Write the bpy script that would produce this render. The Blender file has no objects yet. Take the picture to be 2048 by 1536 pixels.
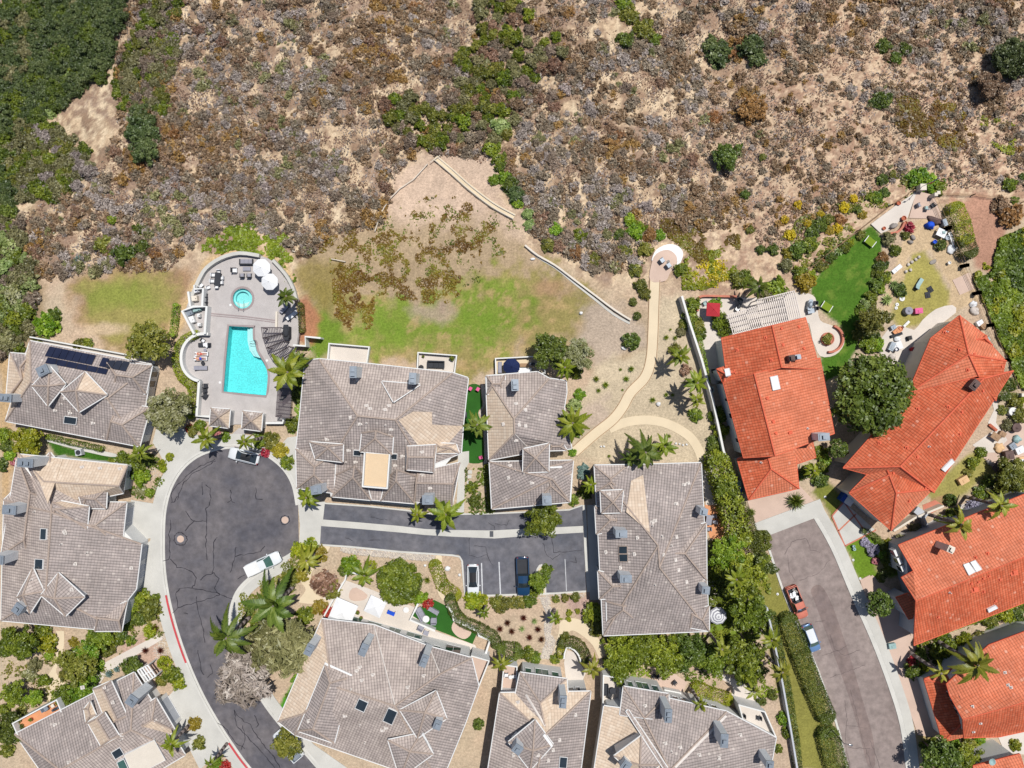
import bpy, bmesh, math, random
import numpy as np
from mathutils import Vector, Matrix, noise
from mathutils.geometry import tessellate_polygon

RN = random.Random(11)
NP = np.random.RandomState(5)
scene = bpy.context.scene
COL = scene.collection
S = 13.0; CH = 105.0; CX = 1024.0; CY = 768.0       # photo pixels per metre on the ground, camera height
rad = math.radians

# ------------------------------------------------------------------ terrain height
_ex = [-400, 0, 250, 420, 600, 760, 900, 1010, 1080, 1200, 1330, 1480, 1600, 1720, 1830, 1930, 2048, 2500]
_ey = [470, 470, 490, 455, 520, 520, 480, 400, 450, 520, 500, 540, 500, 430, 340, 360, 380, 380]
def ter_np(x, y):
    px = x * S + CX; py = CY - y * S
    d = (np.interp(px, _ex, _ey) - py) / S
    sp = np.log1p(np.exp(np.clip(d / 2.5, -30, 30))) * 2.5
    z = -0.22 * np.minimum(sp, 90)
    z = z + np.clip(sp / 14, 0, 1) * (1.3 * np.sin(x * 0.17 + 0.6 * np.sin(y * 0.1)) + 0.8 * np.sin(x * 0.07 - y * 0.21 + 1.0))
    g = np.exp(-(((x + 78) / 24) ** 2 + ((y - 48) / 26) ** 2))
    return z - 5.0 * g
def ter(x, y):
    return float(ter_np(np.array([x], float), np.array([y], float))[0])
def P(px, py, z=0.0):
    k = (CH - z) / CH / S
    return Vector(((px - CX) * k, (CY - py) * k, z))
def PT(px, py, dz=0.0):
    z = 0.0
    for _ in range(6):
        p = P(px, py, z); z = ter(p.x, p.y) + dz
    p = P(px, py, z); p.z = z
    return p
def W2P(v):
    k = CH / (CH - v.z) * S
    return (v.x * k + CX, CY - v.y * k)

# ------------------------------------------------------------------ colours / materials
def lin(r, g, b, s=0.74):
    f = lambda c: (c / 255 / 12.92) if c / 255 <= .04045 else (((c / 255) + .055) / 1.055) ** 2.4
    return (f(r) * s, f(g) * s, f(b) * s)
MATS = {}
def newmat(name):
    m = bpy.data.materials.new(name); m.use_nodes = True
    nt = m.node_tree; nt.nodes.clear()
    out = nt.nodes.new('ShaderNodeOutputMaterial')
    MATS[name] = m
    return m, nt, out
def N(nt, t, **kw):
    n = nt.nodes.new(t)
    for k, v in kw.items():
        if k in ('operation', 'blend_type', 'data_type', 'noise_dimensions', 'attribute_name', 'wave_type', 'feature', 'distribution', 'attribute_type', 'interpolation_type', 'clamp'):
            setattr(n, k, v)
        else:
            n.inputs[k].default_value = v
    return n
def ramp(nt, fac, stops):
    r = nt.nodes.new('ShaderNodeValToRGB'); e = r.color_ramp.elements
    while len(e) < len(stops): e.new(0.5)
    for el, (p, c) in zip(e, stops):
        el.position = p; el.color = (*c, 1)
    if fac is not None: nt.links.new(fac, r.inputs[0])
    return r
def mixc(nt, fac, a, b, mode='MIX'):
    m = nt.nodes.new('ShaderNodeMix'); m.data_type = 'RGBA'; m.blend_type = mode
    for sock, v in ((m.inputs[0], fac), (m.inputs[6], a), (m.inputs[7], b)):
        if hasattr(v, 'is_output'): nt.links.new(v, sock)
        elif isinstance(v, (int, float)): sock.default_value = v
        else: sock.default_value = (*v, 1)
    return m.outputs[2]
def bump(nt, h, strength, dist=0.05):
    b = N(nt, 'ShaderNodeBump', Strength=strength, Distance=dist)
    nt.links.new(h, b.inputs['Height']); return b.outputs[0]
def pos(nt, sc=1.0):
    g = nt.nodes.new('ShaderNodeNewGeometry')
    if sc == 1.0: return g.outputs['Position']
    v = nt.nodes.new('ShaderNodeVectorMath'); v.operation = 'SCALE'; v.inputs[3].default_value = sc
    nt.links.new(g.outputs['Position'], v.inputs[0]); return v.outputs[0]
def noi(nt, vec, scale, detail=4, rough=.55):
    n = N(nt, 'ShaderNodeTexNoise', Scale=scale, Detail=detail, Roughness=rough)
    nt.links.new(vec, n.inputs['Vector']); return n.outputs[0]
def mat(name, c, rough=.75, var=.18, vs=2.0, fine=.12, fs=14, bp=.15, metal=0, spec=.3, coat=0):
    """plain weathered surface: base colour with broad and fine noise"""
    if name in MATS: return MATS[name]
    m, nt, out = newmat(name)
    b = N(nt, 'ShaderNodeBsdfPrincipled', Roughness=rough, Metallic=metal)
    b.inputs['Specular IOR Level'].default_value = spec
    b.inputs['Coat Weight'].default_value = coat
    p = pos(nt)
    n1 = noi(nt, p, vs * .25, 5); n2 = noi(nt, p, fs, 3)
    k = lambda s: tuple(min(1, x * s) for x in c)
    r1 = ramp(nt, n1, [(.3, k(1 - var)), (.7, k(1 + var))])
    r2 = ramp(nt, n2, [(.3, (1 - fine,) * 3), (.7, (1 + fine * .6,) * 3)])
    nt.links.new(mixc(nt, 1.0, r1.outputs[0], r2.outputs[0], 'MULTIPLY'), b.inputs['Base Color'])
    if bp: nt.links.new(bump(nt, n2, bp, .03), b.inputs['Normal'])
    nt.links.new(b.outputs[0], out.inputs[0])
    return m
def leafmat(name, c1, c2, c3, tr=.22):
    if name in MATS: return MATS[name]
    m, nt, out = newmat(name)
    a = N(nt, 'ShaderNodeAttribute', attribute_name='lv')
    r = ramp(nt, a.outputs['Fac'], [(0., c1), (.5, c2), (1., c3)])
    oi = nt.nodes.new('ShaderNodeObjectInfo')
    hs = N(nt, 'ShaderNodeHueSaturation')
    mr = N(nt, 'ShaderNodeMapRange'); mr.inputs[3].default_value = .8; mr.inputs[4].default_value = 1.25
    nt.links.new(oi.outputs['Random'], mr.inputs[0]); nt.links.new(mr.outputs[0], hs.inputs['Value'])
    mh = N(nt, 'ShaderNodeMapRange'); mh.inputs[3].default_value = .487; mh.inputs[4].default_value = .513
    wn = N(nt, 'ShaderNodeMath', operation='FRACT')
    ml = N(nt, 'ShaderNodeMath', operation='MULTIPLY'); ml.inputs[1].default_value = 7.31
    nt.links.new(oi.outputs['Random'], ml.inputs[0]); nt.links.new(ml.outputs[0], wn.inputs[0])
    nt.links.new(wn.outputs[0], mh.inputs[0]); nt.links.new(mh.outputs[0], hs.inputs['Hue'])
    nt.links.new(r.outputs[0], hs.inputs['Color'])
    d = N(nt, 'ShaderNodeBsdfDiffuse'); t = N(nt, 'ShaderNodeBsdfTranslucent'); g = N(nt, 'ShaderNodeBsdfGlossy', Roughness=.45)
    g.inputs['Color'].default_value = (.9, .95, .9, 1)
    nt.links.new(hs.outputs[0], d.inputs[0]); nt.links.new(hs.outputs[0], t.inputs[0])
    mx = N(nt, 'ShaderNodeMixShader'); mx.inputs[0].default_value = tr
    nt.links.new(d.outputs[0], mx.inputs[1]); nt.links.new(t.outputs[0], mx.inputs[2])
    m2 = N(nt, 'ShaderNodeMixShader'); m2.inputs[0].default_value = .03
    nt.links.new(mx.outputs[0], m2.inputs[1]); nt.links.new(g.outputs[0], m2.inputs[2])
    nt.links.new(m2.outputs[0], out.inputs[0])
    return m
def tilemat(name, cols, pu, pv, weather, chan=.35, bs=.8):
    """barrel roof tiles: u runs along the eave, v up the slope (uv in metres)"""
    m, nt, out = newmat(name)
    uv = nt.nodes.new('ShaderNodeUVMap'); sp = nt.nodes.new('ShaderNodeSeparateXYZ'); nt.links.new(uv.outputs[0], sp.inputs[0])
    def mth(op, a, b=None):
        n = nt.nodes.new('ShaderNodeMath'); n.operation = op
        for i, v in enumerate((a, b)):
            if v is None: continue
            if hasattr(v, 'is_output'): nt.links.new(v, n.inputs[i])
            else: n.inputs[i].default_value = v
        return n.outputs[0]
    u = mth('DIVIDE', sp.outputs[0], pu); v = mth('DIVIDE', sp.outputs[1], pv)
    fu = mth('FLOOR', u); fv = mth('FLOOR', v)
    cb = nt.nodes.new('ShaderNodeCombineXYZ'); nt.links.new(fu, cb.inputs[0]); nt.links.new(fv, cb.inputs[1])
    wn = nt.nodes.new('ShaderNodeTexWhiteNoise'); wn.noise_dimensions = '2D'; nt.links.new(cb.outputs[0], wn.inputs['Vector'])
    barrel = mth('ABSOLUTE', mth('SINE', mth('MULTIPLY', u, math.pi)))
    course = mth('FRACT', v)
    r = ramp(nt, wn.outputs[0], cols)
    p = pos(nt)
    w = ramp(nt, noi(nt, p, .35, 6, .6), [(.35, (1 - weather,) * 3), (.68, (1 + weather * .7,) * 3)])
    c = mixc(nt, 1.0, r.outputs[0], w.outputs[0], 'MULTIPLY')
    blotch = ramp(nt, noi(nt, p, 1.7, 4, .6), [(.62, (0, 0, 0)), (.8, (1, 1, 1))])
    c = mixc(nt, mth('MULTIPLY', blotch.outputs[0], .3), c, tuple(min(1, x * 1.5) for x in cols[-1][1]))
    ch = ramp(nt, barrel, [(0., (1 - chan,) * 3), (.45, (1, 1, 1))])  # barrel channels darkened in the colour: painted shade along with dirt
    cs = ramp(nt, course, [(0., (1 - chan * .75,) * 3), (.18, (1, 1, 1))])  # shadow lines of the course laps, painted into the tile colour
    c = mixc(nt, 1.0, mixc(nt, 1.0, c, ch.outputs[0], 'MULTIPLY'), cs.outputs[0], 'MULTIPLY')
    b = N(nt, 'ShaderNodeBsdfPrincipled', Roughness=.8); b.inputs['Specular IOR Level'].default_value = .25
    nt.links.new(c, b.inputs['Base Color'])
    h = mth('SUBTRACT', mth('MULTIPLY', barrel, .8), mth('MULTIPLY', course, .25))
    nt.links.new(bump(nt, h, bs, .08), b.inputs['Normal'])
    nt.links.new(b.outputs[0], out.inputs[0])
    return m
def glassmat(name, c, rough=.06):
    if name in MATS: return MATS[name]
    m, nt, out = newmat(name)
    b = N(nt, 'ShaderNodeBsdfPrincipled', Roughness=rough); b.inputs['Base Color'].default_value = (*c, 1)
    b.inputs['Specular IOR Level'].default_value = .7
    n1 = noi(nt, pos(nt), .6, 2)
    nt.links.new(mixc(nt, n1, c, tuple(x * 2 + .01 for x in c)), b.inputs['Base Color'])
    nt.links.new(b.outputs[0], out.inputs[0])
    return m

M = {}
M['white'] = mat('white_stucco', lin(236, 236, 234), .85, .06, 2, .05, 9, .1)
M['trim'] = mat('white_trim', lin(240, 240, 240), .6, .05, 2, .03, 9, .0)
M['greywall'] = mat('grey_stucco', lin(196, 200, 208), .85, .07, 2, .05, 9, .1)
M['cream'] = mat('cream_stucco', lin(232, 222, 208), .85, .07, 2, .05, 9, .1)
M['chim'] = mat('chimney_stucco', lin(226, 230, 234), .85, .08, 3, .06, 9, .1)
M['capgrey'] = mat('chimney_cap_metal', lin(150, 160, 172), .5, .12, 6, .08, 20, .05, .3)
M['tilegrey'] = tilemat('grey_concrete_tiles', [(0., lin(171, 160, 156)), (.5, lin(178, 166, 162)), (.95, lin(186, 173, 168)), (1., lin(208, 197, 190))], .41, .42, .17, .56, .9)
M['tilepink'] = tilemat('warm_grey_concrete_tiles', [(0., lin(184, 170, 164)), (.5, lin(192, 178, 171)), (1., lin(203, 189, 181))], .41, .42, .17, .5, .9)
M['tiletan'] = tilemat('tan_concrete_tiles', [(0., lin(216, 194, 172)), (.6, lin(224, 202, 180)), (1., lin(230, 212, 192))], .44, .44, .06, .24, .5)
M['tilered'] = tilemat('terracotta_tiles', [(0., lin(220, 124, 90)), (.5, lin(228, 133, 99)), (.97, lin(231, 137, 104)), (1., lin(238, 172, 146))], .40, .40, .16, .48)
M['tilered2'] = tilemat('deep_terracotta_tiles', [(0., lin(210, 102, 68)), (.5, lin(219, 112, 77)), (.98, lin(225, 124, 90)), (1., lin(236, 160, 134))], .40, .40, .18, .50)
M['ridge'] = mat('ridge_tile_grey', lin(184, 166, 154), .8, .14, 6, .14, 9, .2)
M['ridgered'] = mat('ridge_tile_red', lin(232, 112, 82), .8, .12, 6, .14, 9, .2)
M['flash'] = mat('valley_flashing', lin(222, 214, 208), .6, .1, 5, .06, 9, 0)
M['glass'] = glassmat('window_glass', (.012, .018, .024))
M['glassgreen'] = glassmat('green_window_glass', (.03, .07, .06))
M['solar'] = glassmat('solar_cells', (.006, .008, .022), .12)
M['concrete'] = mat('pavement_concrete', lin(208, 206, 200), .9, .10, 1.2, .07, 12, .12)
M['kerb'] = mat('kerb_concrete', lin(216, 214, 208), .9, .08, 2, .07, 12, .1)
M['patio'] = mat('cream_patio_concrete', lin(224, 214, 204), .9, .07, 1.5, .05, 10, .1)
M['pinkpatio'] = mat('pink_patio_concrete', lin(214, 188, 172), .9, .08, 1.5, .06, 10, .1)
M['tandirt'] = mat('decomposed_granite', lin(232, 214, 184), .95, .06, 1.2, .09, 18, .2)
M['brickred'] = mat('red_brick_edging', lin(205, 130, 108), .9, .12, 4, .12, 16, .2)
M['redpaint'] = mat('red_kerb_paint', lin(206, 78, 84), .7, .12, 4, .1, 12, .0)
M['linepaint'] = mat('white_line_paint', lin(214, 216, 220), .7, .16, 5, .12, 12, 0)
M['deckstone'] = mat('pool_deck_stone', lin(196, 190, 188), .85, .08, 2.5, .10, 9, .15)
M['coping'] = mat('pool_coping', lin(166, 152, 152), .8, .08, 3, .08, 10, .1)
M['poolplaster'] = mat('pool_plaster', lin(132, 232, 234, .76), .6, .08, 3, .24, 4.5, 0)  # strong fine colour noise stands in for caustic light on the pool floor
M['spaplaster'] = mat('spa_plaster', lin(170, 232, 240, .74), .6, .06, 3, .06, 7, 0)
M['darkmetal'] = mat('dark_metal', lin(66, 68, 76), .5, .1, 5, .05, 20, .0, .3)
M['steel'] = mat('brushed_steel', lin(170, 172, 176), .35, .08, 5, .05, 20, 0, .8)
M['black'] = mat('black_plastic', lin(34, 35, 40), .5, .1, 4, .05, 20, 0)
M['charcoal'] = mat('charcoal_fabric', lin(62, 64, 70), .9, .12, 4, .1, 20, .1)
M['greyfab'] = mat('grey_fabric', lin(160, 160, 172), .9, .08, 4, .07, 20, .1)
M['whitefab'] = mat('white_canvas', lin(242, 243, 246), .85, .04, 2, .04, 18, .1)
M['navyfab'] = mat('navy_canvas', lin(18, 36, 82), .8, .1, 3, .08, 18, .1)
M['redfab'] = mat('red_canvas', lin(188, 52, 62), .85, .1, 3, .08, 18, .1)
M['bluefab'] = mat('blue_canvas', lin(24, 84, 214), .7, .15, 3, .1, 12, .2)
M['brownfab'] = mat('brown_tarp', lin(108, 88, 84), .8, .2, 3, .15, 8, .4)
M['wood'] = mat('weathered_wood', lin(172, 140, 110), .85, .16, 4, .14, 12, .2)
M['paleboard'] = mat('pale_board', lin(232, 192, 146), .8, .08, 3, .08, 12, .1)
M['pergwood'] = mat('pergola_slat', lin(112, 102, 106), .85, .12, 4, .1, 12, .1)
M['pergwhite'] = mat('white_pergola_slat', lin(232, 222, 216), .8, .07, 4, .06, 12, .1)
M['iron'] = mat('fence_iron', lin(90, 84, 84), .6, .1, 4, .05, 12, 0)
M['orange'] = mat('terracotta_floor', lin(228, 160, 116), .85, .1, 3, .08, 12, .1)
M['terracotta'] = mat('terracotta_pot', lin(196, 110, 82), .85, .12, 5, .1, 12, .1)
M['rock'] = mat('pale_rock', lin(214, 204, 196), .9, .14, 5, .14, 12, .3)
M['greyrock'] = mat('grey_rock', lin(160, 152, 146), .9, .18, 4, .14, 10, .3)
M['bark'] = mat('bark', lin(120, 104, 96), .95, .2, 6, .2, 14, .3)
M['palmbark'] = mat('palm_trunk_bark', lin(140, 128, 124), .95, .16, 6, .18, 10, .3)
M['bluebin'] = mat('blue_bin_plastic', lin(30, 80, 170), .45, .1, 4, .06, 12, 0)
M['teal'] = mat('pale_teal_metal', lin(160, 190, 190), .5, .08, 4, .05, 12, 0)
M['skin'] = mat('skin', lin(224, 166, 136), .6, .06, 8, .05, 20, 0)
M['hair'] = mat('hair', lin(70, 48, 36), .7, .1, 10, .1, 30, 0)
M['tyre'] = mat('tyre_rubber', lin(36, 36, 38), .85, .1, 8, .08, 20, .1)
def paint(n, c, fl=.0): return mat(n, c, .28, .03, 1, .02, 40, 0, fl, .5, .6)
M['carwhite'] = paint('white_car_paint', lin(236, 240, 244))
M['carblack'] = paint('black_car_paint', lin(30, 34, 42))
M['cardkblue'] = paint('dark_blue_car_paint', lin(24, 62, 98))
M['carrust'] = mat('faded_red_paint', lin(214, 128, 108), .55, .12, 4, .1, 10, 0)
M['carpale'] = paint('pale_blue_car_paint', lin(126, 164, 214), .3)
M['lampred'] = mat('tail_lamp', lin(170, 30, 30), .3, .05, 4, .02, 12, 0)
M['lampclear'] = mat('head_lamp', lin(214, 220, 226), .15, .05, 4, .02, 12, 0, .2)

G = lambda *a: lin(*a, .80)
L = {
 'green': leafmat('leaf_mid_green', G(74, 88, 16), G(112, 128, 30), G(154, 164, 54)),
 'bright': leafmat('leaf_bright_green', G(82, 116, 18), G(120, 152, 32), G(160, 184, 60)),
 'dark': leafmat('leaf_dark_green', G(62, 78, 20), G(90, 108, 34), G(130, 144, 60)),
 'deep': leafmat('leaf_deep_green', G(62, 78, 40), G(86, 102, 54), G(122, 134, 82)),
 'olive': leafmat('leaf_olive', G(80, 86, 24), G(122, 124, 44), G(160, 156, 74)),
 'yellow': leafmat('leaf_yellow_flower', G(140, 124, 10), G(196, 172, 18), G(226, 200, 40)),
 'lime': leafmat('leaf_lime', G(100, 118, 14), G(142, 152, 26), G(178, 178, 50)),
 'gold': leafmat('leaf_gold', G(132, 120, 30), G(164, 146, 44), G(188, 170, 68)),
 'hedge': leafmat('leaf_hedge', G(68, 78, 22), G(84, 94, 28), G(100, 108, 36), .05),
 'palm': leafmat('palm_frond', G(74, 92, 14), G(114, 132, 28), G(158, 164, 56)),
 'palmdk': leafmat('palm_frond_dark', G(56, 74, 20), G(86, 108, 32), G(128, 140, 58)),
 'palmyel': leafmat('palm_frond_yellow', G(92, 104, 20), G(134, 140, 38), G(170, 166, 70)),
 'brown': leafmat('brush_brown', G(100, 75, 58), G(138, 108, 86), G(174, 143, 118), .1),
 'rust': leafmat('brush_rust', G(112, 78, 40), G(150, 108, 62), G(178, 138, 88), .1),
 'grey': leafmat('brush_grey', G(126, 113, 108), G(160, 146, 140), G(190, 176, 170), .1),
 'dusk': leafmat('brush_dusky', G(100, 86, 72), G(134, 116, 100), G(166, 148, 130), .1),
 'sage': leafmat('brush_sage', G(94, 92, 56), G(126, 122, 80), G(162, 156, 112), .12),
 'palegreen': leafmat('leaf_pale_green', G(110, 130, 66), G(150, 168, 96), G(186, 198, 134)),
 'ice': leafmat('ice_plant', G(100, 72, 28), G(128, 104, 36), G(134, 132, 46), .1),
 'icegreen': leafmat('ice_plant_green', G(84, 98, 16), G(118, 130, 28), G(150, 158, 50), .1),
 'maroon': leafmat('fountain_grass', G(62, 26, 16), G(88, 42, 26), G(120, 66, 40), .1),
 'pinkfl': leafmat('pink_flowers', G(120, 80, 60), G(190, 110, 116), G(216, 150, 150)),
 'redfl': leafmat('red_flowers', G(120, 20, 30), G(186, 36, 50), G(210, 80, 80)),
 'twig': leafmat('bare_twigs', G(136, 124, 112), G(178, 164, 154), G(210, 198, 188), .05),
 'greyleaf': leafmat('grey_green_leaf', G(112, 118, 62), G(158, 160, 104), G(204, 204, 168)),
 'blue': leafmat('agave_blue', G(84, 112, 106), G(120, 146, 140), G(156, 176, 168)),
 'lav': leafmat('lavender_flowers', G(120, 116, 130), G(166, 160, 186), G(196, 190, 210)),
}

# ------------------------------------------------------------------ object helpers
def tag(o, label=None, cat=None, group=None, kind=None):
    if label: o['label'] = label
    if cat: o['category'] = cat
    if group: o['group'] = group
    if kind: o['kind'] = kind
    return o
def thing(name, label, cat, loc=(0, 0, 0), rotz=0.0, group=None):
    o = bpy.data.objects.new(name, None); COL.objects.link(o)
    o.empty_display_size = .3; o.location = loc; o.rotation_euler = (0, 0, rotz)
    return tag(o, label, cat, group)
def kids(o): return [c for c in o.children]
def dup(root, loc, rotz=0.0, scale=None, label=None, group=None):
    def cp(o, par):
        c = o.copy(); COL.objects.link(c)
        if par: c.parent = par
        for ch in kids(o): cp(ch, c)
        return c
    r = cp(root, None); r.location = loc; r.rotation_euler = (0, 0, rotz)
    if scale is not None: r.scale = scale if hasattr(scale, '__len__') else (scale,) * 3
    if label: r['label'] = label
    if group: r['group'] = group
    return r

class MB:
    def __init__(s):
        s.v = []; s.f = []; s.m = []; s.uv = []
    def add(s, vs, fs, mi=0, uvs=None):
        o = len(s.v); s.v += [tuple(v) for v in vs]
        for i, f in enumerate(fs):
            s.f.append([o + k for k in f]); s.m.append(mi)
            s.uv.append(uvs[i] if uvs else None)
        return s
    def face(s, pts, mi=0):
        return s.add(pts, [list(range(len(pts)))], mi)
    def box(s, c, d, rz=0.0, mi=0, taper=1.0, bev=0.0):
        x, y, z = d[0] / 2, d[1] / 2, d[2] / 2
        R_ = Matrix.Rotation(rz, 3, 'Z'); c = Vector(c); vs = []
        for sz in (-1, 1):
            t = taper if sz > 0 else 1
            for sx, sy in ((-1, -1), (1, -1), (1, 1), (-1, 1)):
                vs.append(c + R_ @ Vector((sx * x * t, sy * y * t, sz * z)))
        return s.add(vs, [[3, 2, 1, 0], [4, 5, 6, 7], [0, 1, 5, 4], [1, 2, 6, 5], [2, 3, 7, 6], [3, 0, 4, 7]], mi)
    def prism(s, poly, z0, z1, mi=0, ms=None, cap0=False):
        n = len(poly); a = sum(poly[i][0] * poly[(i + 1) % n][1] - poly[(i + 1) % n][0] * poly[i][1] for i in range(n))
        if a < 0: poly = poly[::-1]
        zt = z1 if hasattr(z1, '__len__') else [z1] * n
        top = [Vector((p[0], p[1], zt[i])) for i, p in enumerate(poly)]; bot = [Vector((p[0], p[1], z0)) for p in poly]
        tr = tessellate_polygon([[Vector((p.x, p.y, 0)) for p in top]])
        s.add(top, [orient(top, t) for t in tr], mi)
        for i in range(n):
            j = (i + 1) % n
            s.add([bot[i], bot[j], top[j], top[i]], [[0, 1, 2, 3]], mi if ms is None else ms)
        return s
    def tube(s, a, b, r0, r1=None, n=8, mi=0, caps=True):
        r1 = r0 if r1 is None else r1
        a = Vector(a); b = Vector(b); d = (b - a)
        if d.length < 1e-6: return s
        q = d.to_track_quat('Z', 'Y').to_matrix(); vs = []
        for c, r in ((a, r0), (b, r1)):
            for k in range(n):
                t = 2 * math.pi * k / n; vs.append(c + q @ Vector((r * math.cos(t), r * math.sin(t), 0)))
        fs = [[k, (k + 1) % n, n + (k + 1) % n, n + k] for k in range(n)]
        if caps: fs += [list(range(n))[::-1], list(range(n, 2 * n))]
        return s.add(vs, fs, mi)
    def path(s, pts, r, n=6, mi=0):
        for a, b in zip(pts, pts[1:]): s.tube(a, b, r, r, n, mi)
        return s
    def lathe(s, c, prof, n=16, mi=0, ph=0.0):
        c = Vector(c); vs = []; fs = []
        for (r, z) in prof:
            for k in range(n):
                t = ph + 2 * math.pi * k / n; vs.append(c + Vector((r * math.cos(t), r * math.sin(t), z)))
        for i in range(len(prof) - 1):
            for k in range(n):
                a = i * n + k; b = i * n + (k + 1) % n; fs.append([a, b, b + n, a + n])
        if prof[-1][0] > 1e-4: fs.append([(len(prof) - 1) * n + k for k in range(n)])
        return s.add(vs, fs, mi)
    def blob(s, c, d, mi=0, nz=.12, seed=0, nu=10, nv=7, flat=False):
        c = Vector(c); vs = []; fs = []
        for j in range(nv + 1):
            ph = math.pi * j / nv
            for i in range(nu):
                th = 2 * math.pi * i / nu
                q = Vector((math.sin(ph) * math.cos(th), math.sin(ph) * math.sin(th), math.cos(ph)))
                k = 1 + nz * noise.noise(q * 1.7 + Vector((seed * 3.1, seed * 1.7, seed)))
                vs.append(c + Vector((q.x * d[0] * k, q.y * d[1] * k, max(q.z, -.2 if flat else -1) * d[2] * k)))
        for j in range(nv):
            for i in range(nu):
                a = j * nu + i; b = j * nu + (i + 1) % nu; fs.append([a, a + nu, b + nu, b])
        return s.add(vs, fs, mi)
    def build(s, name, mats, parent=None, loc=None, smooth=False, world=True):
        me = bpy.data.meshes.new(name)
        off = Vector((0, 0, 0))
        if parent is not None and world: off = Vector(parent.matrix_world.translation) if False else world_loc(parent)
        elif loc is not None: off = Vector(loc)
        me.from_pydata([(v[0] - off.x, v[1] - off.y, v[2] - off.z) for v in s.v], [], s.f)
        mats = mats if isinstance(mats, (list, tuple)) else [mats]
        for m_ in mats: me.materials.append(m_ if not isinstance(m_, str) else M[m_])
        me.polygons.foreach_set('material_index', s.m)
        if any(u is not None for u in s.uv):
            ul = me.uv_layers.new(name='UVMap'); k = 0
            for f, u in zip(s.f, s.uv):
                for i in range(len(f)):
                    ul.data[k].uv = u[i] if u else (0, 0); k += 1
        if smooth: me.polygons.foreach_set('use_smooth', [True] * len(me.polygons))
        me.update()
        o = bpy.data.objects.new(name, me); COL.objects.link(o)
        if parent is not None: o.parent = parent
        if loc is not None and parent is None: o.location = off
        return o
def world_loc(o):
    v = Vector(o.location)
    while o.parent is not None:
        o = o.parent; v = v + Vector(o.location)
    return v
def orient(top, t):
    a, b, c = (top[i] for i in t)
    return list(t) if (b - a).cross(c - a).z > 0 else list(t)[::-1]
def centroid(pts):
    return Vector((sum(p[0] for p in pts) / len(pts), sum(p[1] for p in pts) / len(pts), 0))
def offset(pts, d):
    """offset an open pixel polyline sideways by d pixels (positive: to its left in photo coordinates)"""
    out = []
    for i, p in enumerate(pts):
        a = pts[max(0, i - 1)]; b = pts[min(len(pts) - 1, i + 1)]
        tx, ty = b[0] - a[0], b[1] - a[1]; l = math.hypot(tx, ty) or 1
        out.append((p[0] + ty / l * d, p[1] - tx / l * d))
    return out
def smooth_pts(pts, k=4, closed=False):
    out = []; n = len(pts)
    for i in range(n if closed else n - 1):
        g = (lambda j: pts[j % n]) if closed else (lambda j: pts[max(0, min(n - 1, j))])
        p0, p1, p2, p3 = g(i - 1), g(i), g(i + 1), g(i + 2)
        for t in [q / k for q in range(k)]:
            out.append(tuple(.5 * (2 * p1[c] + (p2[c] - p0[c]) * t + (2 * p0[c] - 5 * p1[c] + 4 * p2[c] - p3[c]) * t * t + (3 * p1[c] - p0[c] - 3 * p2[c] + p3[c]) * t ** 3) for c in (0, 1)))
    if not closed: out.append(tuple(pts[-1]))
    return out
def slab(name, pts, z, m, label=None, kind='structure', bottom=None, terrain=False, cat=None, group=None):
    if terrain:
        ps = [PT(*p) for p in pts]; c = centroid(ps)
        mb = MB(); mb.prism([(p.x, p.y) for p in ps], min(p.z for p in ps) - .4, [p.z + z for p in ps])
        # prism may flip order; rebuild tops by height lookup
        mb.v = [(v[0], v[1], v[2] if v[2] < min(p.z for p in ps) - .3 else ter(v[0], v[1]) + z) for v in mb.v]
    else:
        ps = [P(p[0], p[1], z) for p in pts]
        mb = MB(); mb.prism([(p.x, p.y) for p in ps], (-.25 if bottom is None else bottom), z)
    o = mb.build(name, M[m] if isinstance(m, str) else m)
    return tag(o, label, cat, group, kind)
def ribbon(name, pts, d0, d1, z, m, label=None, kind='structure', bottom=-.2, terrain=False, parent=None):
    a = offset(pts, d0); b = offset(pts, d1); mb = MB()
    if terrain:
        A = [PT(p[0], p[1], z) for p in a]; B = [PT(p[0], p[1], z) for p in b]
    else:
        A = [P(p[0], p[1], z) for p in a]; B = [P(p[0], p[1], z) for p in b]
    dn = lambda v: Vector((v.x, v.y, v.z + (bottom - z)))
    for i in range(len(A) - 1):
        q = [A[i], A[i + 1], B[i + 1], B[i]]
        if (q[1] - q[0]).cross(q[2] - q[0]).z < 0: q = q[::-1]
        mb.face(q)
        for e in ((A[i], A[i + 1]), (B[i + 1], B[i])):
            mb.face([e[0], dn(e[0]), dn(e[1]), e[1]])
    for e in ((A[0], B[0]), (A[-1], B[-1])): mb.face([e[0], e[1], dn(e[1]), dn(e[0])])
    o = mb.build(name, M[m], parent)
    if parent is None: tag(o, label, None, None, kind)
    return o
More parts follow.
